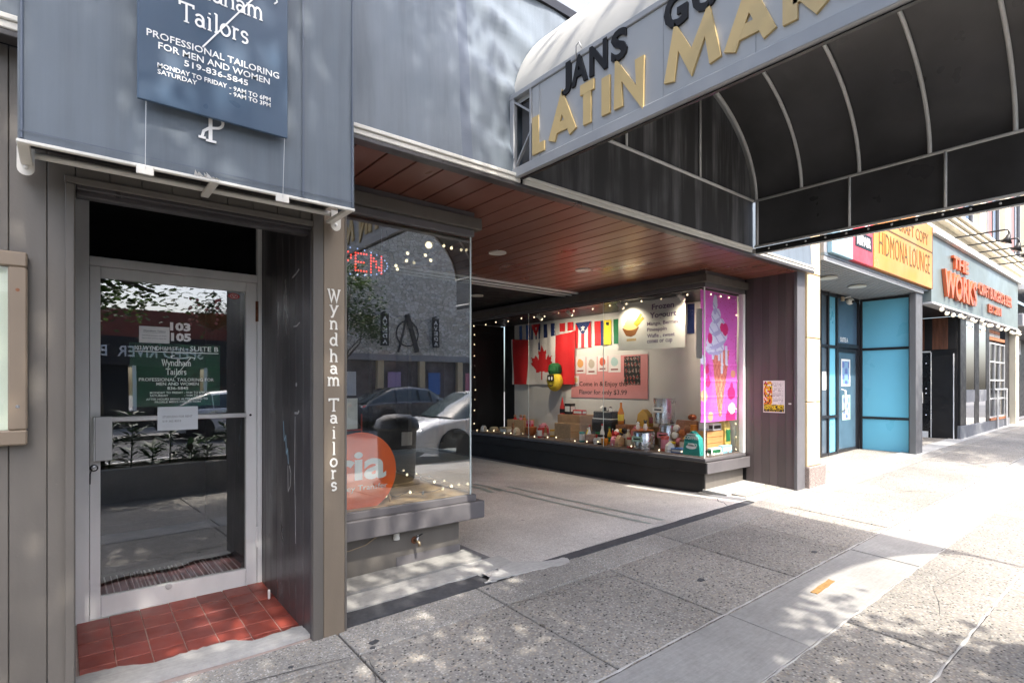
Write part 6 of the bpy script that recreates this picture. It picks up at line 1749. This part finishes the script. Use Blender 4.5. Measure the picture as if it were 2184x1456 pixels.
# upper storeys
ub = thing('upper_facade', 'cream stone upper storey with dark windows above the restaurant', 'building', (18, 3.6, 4.3))
bx('wall', CREAM, ub, 7.35, 30.0, 3.36, 3.8, 4.32, 11.0)
bx('string_course', CREAM, ub, 12.3, 30.0, 3.18, 3.358, 4.9, 4.97, 0.01); bx('string_course', CREAM, ub, 12.3, 30.0, 3.22, 3.358, 4.80, 4.86, 0.01); bx('string_course', CREAM, ub, 12.3, 30.0, 3.15, 3.358, 5.02, 5.10, 0.01)
for k in range(6):
    xa = 15.6 + 2.9 * k
    w_ = bx('window', BLACKG, ub, xa, xa + 1.3, 3.33, 3.345, 5.2, 7.6)
    bx('window_frame', GREYP, w_, xa - 0.08, xa, 3.29, 3.358, 5.12, 7.68); bx('window_frame', GREYP, w_, xa + 1.3, xa + 1.38, 3.29, 3.358, 5.12, 7.68); bx('window_frame', GREYP, w_, xa, xa + 1.3, 3.291, 3.357, 5.12, 5.198); bx('window_frame', GREYP, w_, xa + 0.62, xa + 0.68, 3.30, 3.328, 5.2, 7.6)
    bx('window_blind', fcol('dusty_red', (0.34, 0.14, 0.12)), w_, xa + 0.02, xa + 0.5, 3.31, 3.325, 5.25, 7.5)
    MB().box(xa + 1.7, xa + 2.3, 3.22, 3.358, 5.11, 11.0).build('pilaster', CREAM, ub, bevel=0.01)
cp_ = thing('drain_pole', 'cream painted corner post at the end of the restaurant front', 'post', (20.3, 3.0, 0))
bx('shaft', CREAM, cp_, 20.02, 20.42, 2.98, 3.3, WZ + 0.05, 2.86, 0.01)
bx('cap', CREAM, cp_, 19.97, 20.47, 2.94, 3.3, 2.75, 2.858, 0.01)
# next shop
nx_ = thing('corner_shop', 'dark framed shop front beyond the restaurant with white window lettering', 'shop front', (23, 3.4, 0))
NZ = gz(22, 3.2) - 0.12
bx('front', BLACKM, nx_, 20.43, 30, 3.9, 4.2, NZ, 4.3)
bx('canopy_box', GREYP, nx_, 20.43, 30, 2.9, 3.89, 3.0, 3.35, 0.01); bx('canopy_box', ALU, nx_, 20.43, 30, 2.8, 3.35, 4.0, 4.31, 0.01)
sb = bx('sign_board', PAPER, nx_, 21.0, 24.0, 2.84, 2.88, 3.1, 4.0)
for k in range(5): bx('mullion', BRONZE, nx_, 20.6 + 0.95 * k, 20.70 + 0.95 * k, 3.84, 3.899, NZ, 3.0)
for k in range(4): bx('pane', BLACKG, nx_, 20.702 + 0.95 * k, 21.548 + 0.95 * k, 3.87, 3.88, NZ + 0.1, 2.9)
mb = MB(); mb.text('RT', (24.9, 3.85, 1.25), FY, 1.3, 0.42, 0.004, 0, 0.04); mb.build('lettering', WHITE, nx_); mb = MB(); mb.text('DS', (24.9, 3.85, 0.72), FY, 1.3, 0.45, 0.004, 0, 0.04)
mb.build('lettering', WHITE, nx_)
bx('name_plate', PAPER, nx_, 24.6, 26.4, 3.80, 3.835, 2.45, 2.95)
mb = MB(); mb.text('NES', (24.9, 3.7985, 2.58), FY, 1.1, 0.24, 0.002, 0, 0.03); mb.build('lettering', BLACKL, nx_)

# ================================================================ STREET OPPOSITE (seen in the glass)
def rz_(x, y): return gz(x, -2.0) - 0.15
struct(sheet('road', GX0 - 30, GX1 + 10, -13.0, -2.14, 0.0, ROADM, zf=rz_))
kb = struct(sheet('kerb', GX0 - 2, GX1, -2.15, -1.865, -0.004, CONC))
MB().add([(GX0 - 2, -2.15, gz(GX0 - 2, -2.15) - 0.004), (GX1, -2.15, gz(GX1, -2.15) - 0.004), (GX1, -2.16, gz(GX1, -2.15) - 0.2), (GX0 - 2, -2.16, gz(GX0 - 2, -2.15) - 0.2)], [(0, 1, 2, 3)]).build('kerb_face', CONC, kb)
struct(sheet('far_sidewalk', GX0 - 30, GX1 + 10, -17.0, -13.0, 0.13, CONC, zf=rz_))
for k in range(10):
    o = sheet('lane_line', -12 + 4 * k, -10 + 4 * k, -7.6, -7.48, 0.005, PAPER, zf=rz_)
    o.parent = bpy.data.objects['road']
fg = lambda x: rz_(x, 0) + 0.13

def stonewall(name):
    m = bpy.data.materials.new(name); nt, N, L, P = nodes(m)
    v = N.new('ShaderNodeTexVoronoi'); v.inputs['Scale'].default_value = 4.5; L.new(pos(nt, (1, 1, 1.4)), v.inputs['Vector'])
    s = N.new('ShaderNodeSeparateColor'); L.new(v.outputs['Color'], s.inputs[0])
    c = ramp(nt, s.outputs[0], [(0, (0.42, 0.38, 0.31)), (0.5, (0.56, 0.52, 0.44)), (1, (0.68, 0.65, 0.58))])
    e = N.new('ShaderNodeTexVoronoi'); e.feature = 'DISTANCE_TO_EDGE'; e.inputs['Scale'].default_value = 4.5; L.new(pos(nt, (1, 1, 1.4)), e.inputs['Vector'])
    c = mixc(nt, ramp(nt, e.outputs['Distance'], [(0.02, (1, 1, 1)), (0.06, (0, 0, 0))]), c, (0.2, 0.18, 0.16))
    L.new(c, P.inputs['Base Color']); P.inputs['Roughness'].default_value = 0.85
    return m
ob = thing('stone_building', 'two storey fieldstone building across the street with salon emblem', 'building', (14, -17, 0))
bx('wall', stonewall('fieldstone'), ob, 6.8, 26, -20, -17.0, 2.85, 9.0)
bx('shop_band', GREYP, ob, 6.8, 26, -20, -16.98, 2.55, 2.848)
bx('stall_riser', STONE, ob, 6.8, 26, -20, -17.0, fg(6.8), 0.55)
for k in range(8):
    xa = 7.0 + 2.3 * k
    bx('shop_pier', STONE, ob, xa, xa + 0.3, -20, -16.97, 0.552, 2.549)
    p_ = bx('shop_window', mat('dim_shop_glass', (0.10, 0.09, 0.10), 0.15, var=0.6, scale=1.5), ob, xa + 0.302, xa + 2.298, -17.3, -17.2, 0.552, 2.549)
    bx('display', [PINKP, PAPER, fcol('lilac', (0.42, 0.3, 0.48)), BLUEB][k % 4], p_, xa + 0.6, xa + 1.3, -17.19, -17.15, 0.9, 2.0)
mb = MB()
mb.ribbon(arc(13.15 * -1, 3.9, 0.62, 0.62, 0, 360, 36)[:-1], 0.06, (0, -16.96, 0), FB, 0.03, closed=True)
mb.ribbon([(-13.70, 2.98), (-13.12, 4.86)], 0.26, (0, -16.95, 0), FB, 0.05)
mb.ribbon([(-13.10, 4.84), (-12.62, 2.98)], 0.09, (0, -16.94, 0), FB, 0.05)
mb.build('emblem', BRONZE, ob)
for xa in (11.8, 14.66):
    bn_ = bx('hanging_banner', BLACKL, ob, xa - 0.20, xa + 0.20, -16.7, -16.66, 3.25, 4.75)
    mb = MB()
    for k, ch in enumerate('AVEDA'): mb.text(ch, (xa + 0.11, -16.655, 4.42 - 0.27 * k), FB, 0.22, 0.20, 0.004, 0, 0.03)
    mb.build('banner_lettering', PAPER, bn_)
    bx('banner_arm', BLACKM, ob, xa - 0.03, xa + 0.03, -17.0, -16.6, 4.78, 4.84)
bb = thing('bicycle_shop', 'dark red fronted bicycle shop across the street with white sign letters', 'building', (2, -17, 0))
bx('wall', mat('dark_red_front', (0.17, 0.045, 0.03), 0.7, var=0.2), bb, -8, 6.7, -20, -17.0, 3.2, 4.25)
bx('sign_band', mat('black_band', (0.015, 0.014, 0.015), 0.6), bb, -8, 6.7, -20, -16.95, 2.1, 3.198)
mb = MB(); mb.text('SPEED RIVER  BICYCLE', (4.35, -16.945, 2.42), FB, 5.0, 0.42, 0.02, 0, 0.01); mb.build('lettering', PAPER, bb)
bx('stall_riser', BLACKM, bb, -8, 6.7, -20, -17.0, -0.6, 0.4)
for k in range(6):
    xa = -7.6 + 2.4 * k
    bx('mullion', PAPER, bb, xa, xa + 0.12, -17.05, -16.98, 0.401, 2.099)
    bx('shop_window', mat('dark_shop_glass', (0.02, 0.022, 0.025), 0.15), bb, xa + 0.121, xa + 2.279, -17.2, -17.1, 0.401, 2.099)
fb = thing('brick_building', 'plain brick building farther along the far side of the street', 'building', (34, -17, 0))
bx('wall', mat('plain_brick', (0.3, 0.15, 0.1), 0.8, var=0.2), fb, 26.2, 60, -20, -17.0, -0.6, 6.5); bx('cornice', STONE, fb, 26.2, 60, -20, -16.8, 6.5, 6.9)
for k in range(8):
    for zz in (1.0, 4.2): bx('window', mat('upper_glass', (0.16, 0.2, 0.24), 0.1), fb, 27.5 + 3.6 * k, 29.2 + 3.6 * k, -17.05, -16.98, zz, zz + 1.9)
fw = thing('brick_building', 'plain brick building past the bicycle shop away from the stone building', 'building', (-20, -17, 0))
bx('wall', mat('plain_brick', (0.3, 0.15, 0.1), 0.8, var=0.2), fw, -40, -8.1, -20, -17.0, -0.8, 6.2); bx('cornice', STONE, fw, -40, -8.1, -20, -16.8, 6.2, 6.6)
for k in range(8):
    for zz in (0.8, 3.8): bx('window', mat('upper_glass', (0.16, 0.2, 0.24), 0.1), fw, -39 + 3.8 * k, -37.2 + 3.8 * k, -17.05, -16.98, zz, zz + 1.8)

# ---- cars
def car(label, x, y, rz, paint, grp='cars parked along the street', flip=False):
    c = thing('parked_car', label, 'car', (x, y, rz_(x, y)), rz, grp)
    # side outline stations: x, half width low, half width high, z low, z belt, z roof
    st_ = [(-2.20, .70, .60, .45, .78, .80), (-2.05, .82, .74, .30, .92, .96), (-1.55, .89, .80, .24, .98, 1.30), (-1.0, .90, .72, .23, 1.0, 1.50), (-0.2, .91, .68, .23, 1.0, 1.56), (0.5, .91, .68, .23, .99, 1.50), (1.0, .91, .72, .23, .97, 1.22), (1.35, .90, .80, .23, .94, .98), (1.9, .86, .76, .26, .84, .88), (2.2, .74, .62, .38, .70, .72)]
    body = MB(); vs_ = []
    for (sx, w0, w1, z0, zb_, zr_) in st_:
        for s in (1, -1):
            pass
        ring = [(sx, w0 * .96, z0), (sx, w0, z0 + .18), (sx, w0, zb_ - .06), (sx, w0 * .97, zb_)]
        ring += [(sx, -p[1], p[2]) for p in ring[::-1]]
        vs_ += ring
    n = 8; fs_ = []
    for i in range(len(st_) - 1):
        for k in range(n):
            k2 = (k + 1) % n
            fs_.append((i * n + k, (i + 1) * n + k, (i + 1) * n + k2, i * n + k2))
    fs_ += [tuple(range(n)), tuple((len(st_) - 1) * n + k for k in range(n))[::-1]]
    body.add(vs_, fs_).build('body', paint, c, True, smooth='all')
    cab = MB(); vs_ = []; S = st_[1:8]
    for (sx, w0, w1, z0, zb_, zr_) in S:
        ring = [(sx, w0 * .955, zb_ - .02), (sx, w1 * .98, max(zb_, zr_ - .10)), (sx, w1 * .82, zr_)]
        ring += [(sx, -p[1], p[2]) for p in ring[::-1]]
        vs_ += ring
    n = 6; fs_ = []; ms_ = []
    for i in range(len(S) - 1):
        for k in range(5):
            fs_.append((i * n + k, (i + 1) * n + k, (i + 1) * n + k + 1, i * n + k + 1))
            ms_.append(1 if k in (0, 4) else (1 if (k in (2, 1, 3) and i in (0, 1, 4, 5)) else 0))
    cab.v = vs_; cab.f = fs_; cab.m = ms_
    cab.build('cabin', [paint, mat('car_glass', (0.04, 0.055, 0.06), 0.06, var=0.1)], c, True, smooth='all')
    for s in (1, -1):
        for px, pz0, pz1 in ((-0.95, 1.0, 1.48), (0.02, 1.0, 1.52), (0.55, 1.0, 1.46)):
            MB().bar((px, s * .885, pz0 - .02), (px - 0.02, s * .70, pz1 - .06), 0.06, 0.03, (1, 0, 0)).build('pillar', paint, c, True)
        MB().sphere((0.72, s * 1.0, 1.04), 0.10, 10, 7, (0.6, 1, 0.8)).build('mirror', paint, c, True, smooth='all')
        MB().sphere((2.02, s * 0.62, 0.70), 0.15, 12, 8, (0.9, 1.2, 0.5)).build('headlight', CHROME, c, True, smooth='all')
        MB().sphere((-2.08, s * 0.62, 0.80), 0.13, 12, 8, (0.7, 1.2, 0.7)).build('tail_light', REDP, c, True, smooth='all')
        for wx in (1.38, -1.32):
            w_ = MB().lathe([(0.20, -.10), (0.32, -.11), (0.345, -.06), (0.345, .06), (0.32, .11), (0.20, .10)], 24, (wx, s * .80, 0.345), 'Y').build('wheel', BLACKL, c, True, smooth=True)
            MB().lathe([(0.0001, s * .09), (0.20, s * .105), (0.21, s * .08)], 20, (wx, s * .80, 0.345), 'Y').build('rim', CHROME, w_, True)
            MB().lathe([(0.40, s * .112), (0.41, s * .10), (0.36, s * .08)], 24, (wx, s * .80, 0.36), 'Y').build('wheel_arch', BLACKL, c, True)
    MB().box(2.14, 2.205, -.45, .45, .42, .60).build('grille', BLACKL, c, True, 0.01)
    return c
CARW = mat('car_white', (0.62, 0.63, 0.64), 0.25, var=0.03, coat=0.5); CARD = mat('car_dark', (0.05, 0.055, 0.065), 0.25, var=0.05, coat=0.5); CARS = mat('car_silver', (0.36, 0.38, 0.40), 0.28, 0.4, var=0.04, coat=0.5)
car('white crossover parked at the near kerb opposite the display window', 7.75, -3.15, R(180), CARW)
car('silver car parked at the near kerb ahead of the white crossover', 13.3, -3.15, R(180), CARS)
car('dark car parked on the far side of the street by the stone building', 10.5, -11.9, 0, CARD)
car('white car parked on the far side near the bicycle shop', 4.6, -11.9, 0, CARW)
car('silver car parked on the far side beyond the white one', -1.6, -11.9, 0, CARS)

# ---- litter bin on the sidewalk
lb = thing('litter_bin', 'black street litter bin with domed lid and a paper label', 'bin', (3.98, -0.25, gz(3.98, -0.25)))
MB().lathe([(0.36, 0), (0.36, 0.03), (0.12, 0.045)], 28).build('foot_plate', BLACKM, lb, True, smooth=True)
MB().lathe([(0.24, 0.04), (0.28, 0.10), (0.30, 0.80), (0.31, 0.84)], 28).build('drum', BLACKM, lb, True, smooth=True)
MB().lathe([(0.33, 0.84), (0.35, 0.87), (0.31, 0.99), (0.20, 1.06), (0.0001, 1.08)], 28).build('lid', BLACKM, lb, True, smooth=True)
MB().plate([(-0.09, 0), (0.09, 0), (0.09, 0.2), (-0.09, 0.2)], (0.0, 0.31, 0.62), FB, 0.003).build('label', PAPER, lb, True)

# ---- planter with leafy plants
pz = gz(0.8, -1.2)
pt_ = thing('planter_box', 'long concrete planter box at the kerb filled with dark soil', 'planter', (0.9, -1.4, pz))
mb = MB(); zt = pz + 0.47
mb.box(-1.4, 3.0, -1.14, -1.02, pz - 0.05, zt); bx('wall_slab', CONC, pt_, -1.4, 3.0, -1.14, -1.02, pz - 0.06, zt, 0.01)
bx('wall_slab', CONC, pt_, -1.4, 3.0, -1.80, -1.70, pz - 0.10, zt, 0.01); bx('wall_slab', CONC, pt_, -1.4, -1.28, -1.699, -1.141, pz - 0.08, zt, 0.01); bx('wall_slab', CONC, pt_, 2.88, 3.0, -1.699, -1.141, pz - 0.08, zt, 0.01)
bx('soil', mat('soil', (0.03, 0.022, 0.016), 0.95, bump=0.6, bscale=40), pt_, -1.28, 2.88, -1.699, -1.141, pz - 0.05, zt - 0.06)
LEAF1 = leafmat('plant_leaf', (0.012, 0.035, 0.012), (0.05, 0.11, 0.03)); LEAFT = leafmat('tree_leaf', (0.035, 0.08, 0.015), (0.10, 0.17, 0.03)); BARK = mat('bark', (0.10, 0.08, 0.06), 0.9, var=0.35, scale=8, stretch=(3, 3, 0.5), bump=0.6, bscale=30)
random.seed(31)
def leaf(mb, b, d, L, w, droop):
    d = Vector(d).normalized(); sd = d.cross(Vector((0, 0, 1)));
    sd = sd.normalized() if sd.length > 0.05 else Vector((1, 0, 0))
    b = Vector(b); m1 = b + d * L * 0.45 + Vector((0, 0, -droop * 0.2)); t = b + d * L + Vector((0, 0, -droop))
    mb.add([b, m1 - sd * w / 2, t, m1 + sd * w / 2, m1 + Vector((0, 0, -0.02 * L))], [(0, 1, 4), (1, 2, 4), (2, 3, 4), (3, 0, 4)])
ORD = ['first', 'second', 'third', 'fourth', 'fifth', 'sixth', 'seventh', 'eighth', 'ninth', 'tenth', 'eleventh', 'twelfth', 'thirteenth', 'fourteenth', 'fifteenth', 'sixteenth']
for k in range(16):
    x = -1.0 + 0.25 * k; y = random.uniform(-1.55, -1.30); tall = k in (3, 6, 7, 9, 12)
    pl3 = thing('planter_plant', ('taller upright leafy plant, %s from the end of the kerb planter' if tall else 'low bushy leafy plant, %s from the end of the kerb planter') % ORD[k], 'plant', (x, y, zt - 0.06), 0, 'tall planter plants' if tall else 'bushy planter plants')
    mb = MB(); H_ = random.uniform(0.7, 1.0) if tall else random.uniform(0.3, 0.5)
    for i in range(random.randint(60, 110)):
        a = random.uniform(0, 6.28); h = random.uniform(0.05, H_)
        leaf(mb, (0.03 * math.cos(a), 0.03 * math.sin(a), h), (math.cos(a), math.sin(a), random.uniform(0.1, 0.9)), random.uniform(0.14, 0.30), random.uniform(0.05, 0.10), random.uniform(0.02, 0.1))
    mb.build('foliage', LEAF1, pl3, True)
    MB().tube([(0, 0, 0), (0.01, 0, H_ * 0.6), (0, 0.01, H_)], [0.012, 0.009, 0.004], 6).build('stem', LEAF1, pl3, True)

# ---- street trees
def tree(label, x, y, h0, crown, seed, nl=9000, lsize=0.11):
    random.seed(seed)
    t = thing('street_tree', label, 'tree', (x, y, gz(x, y) - 0.03), 0, 'street trees')
    top = Vector((0, 0, h0))
    trunk = MB(); trunk.tube([(0, 0, 0), (0.02, 0.01, h0 * 0.3), (-0.03, 0.03, h0 * 0.65), (0, 0, h0)], [0.17, 0.13, 0.115, 0.10], 12)
    cl = []
    for (cx, cy, cz, rx, ry, rz2, n) in crown:
        for i in range(n):
            while True:
                p = Vector((random.uniform(-1, 1), random.uniform(-1, 1), random.uniform(-1, 1)))
                if p.length < 1: break
            cl.append(Vector((cx + p.x * rx, cy + p.y * ry, cz + p.z * rz2)))
    limbs = MB()
    for c in cl[::2]:
        m1 = top.lerp(c, 0.5) + Vector((random.uniform(-.3, .3), random.uniform(-.3, .3), -0.2))
        limbs.tube([top - Vector((0, 0, random.uniform(0, 0.5))), m1, c], [0.05, 0.03, 0.010], 6)
    tr = trunk.build('trunk', BARK, t, True, smooth='all')
    limbs.build('limbs', BARK, t, True, smooth='all')
    mb = MB()
    per = nl // len(cl)
    for c in cl:
        r = random.uniform(0.32, 0.62)
        for i in range(per):
            q = Vector((random.gauss(0, 1), random.gauss(0, 1), random.gauss(0, 0.75))) * r * 0.55 + c
            a = random.uniform(0, 6.28); d = Vector((math.cos(a), math.sin(a), random.uniform(-0.7, 0.4)))
            s = lsize * random.uniform(0.7, 1.3)
            sd = d.cross(Vector((random.uniform(-.4, .4), random.uniform(-.4, .4), 1))).normalized() * s * 0.36
            d = d.normalized() * s
            mb.add([q, q + d * 0.5 - sd, q + d, q + d * 0.5 + sd], [(0, 1, 2), (0, 2, 3)])
    mb.build('crown', LEAFT, t, True)
    return t
tree('leafy street tree rising behind the kerb planter', 0.3, -1.45, 3.6, [(0.2, 0.2, 7.0, 2.2, 1.7, 2.6, 46), (-0.2, 0.6, 9.5, 1.9, 1.6, 1.7, 26), (1.2, -0.1, 5.3, 1.4, 1.2, 0.9, 10), (2.4, -1.0, 5.7, 1.7, 0.9, 1.1, 26), (0.9, 0.2, 9.8, 0.7, 1.0, 1.2, 4), (0.15, -0.2, 3.15, 0.9, 0.6, 0.45, 7)], 4, 18500)
tree('leafy street tree by the silver car at the near kerb', 15.5, -1.5, 3.4, [(-0.3, 0.2, 5.6, 4.2, 1.5, 1.6, 60)], 8, 15000)
tree('small leafy street tree past the planter away from the shops', -4.6, -1.5, 3.2, [(0.4, 0.2, 5.8, 2.2, 1.6, 1.9, 30)], 12, 6000)
tree('leafy tree standing on the far sidewalk before the stone building', 8.6, -13.8, 3.0, [(0, 0, 5.2, 2.0, 1.6, 1.8, 30)], 16, 5000, 0.14)

# ---- lamp post with a hanging flower basket
lp = thing('lamp_post', 'dark green lamp post at the kerb carrying a flower basket arm', 'lamp post', (2.35, -1.62, gz(2.35, -1.62) + 0.4))
MB().tube([(0, 0, -0.5), (0, 0, 5.0)], [0.07, 0.045], 12).build('pole', GREYP, lp, True, smooth='all')
MB().tube([(0, 0, 2.95), (-0.45, 0.1, 3.0), (-0.5, 0.1, 2.9)], 0.015, 6).build('arm', BLACKM, lp, True)
MB().sphere((0, 0, 5.1), 0.2, 12, 8, (1, 1, 1.2)).build('globe', PAPER, lp, True, smooth='all')
hb = thing('hanging_basket', 'round flower basket hanging from the kerb lamp post', 'flower basket', (1.85, -1.52, gz(2.35, -1.62) + 2.5))
MB().lathe([(0.05, 0), (0.20, 0.08), (0.28, 0.22), (0.26, 0.22)], 18).build('basket', WICK, hb, True, smooth=True)
MB().tube([(0, 0, 0.22), (0, 0, 0.80)], 0.004, 5).build('chain', BLACKM, hb, True)
random.seed(40); mb = MB()
for i in range(520):
    a = random.uniform(0, 6.28); r = abs(random.gauss(0, 0.22)); z = 0.22 + random.gauss(0.05, 0.14)
    leaf(mb, (r * math.cos(a), r * math.sin(a), z), (math.cos(a), math.sin(a), random.uniform(-.5, .6)), 0.09, 0.05, 0.02)
mb.build('foliage', LEAF1, hb, True)
mb = MB()
for i in range(40):
    a = random.uniform(0, 6.28); mb.sphere((0.34 * math.cos(a), 0.34 * math.sin(a), 0.25 + random.gauss(0, 0.12)), 0.025, 6, 4)
mb.build('blossoms', fcol('pink_blossom', (0.65, 0.25, 0.25)), hb, True)
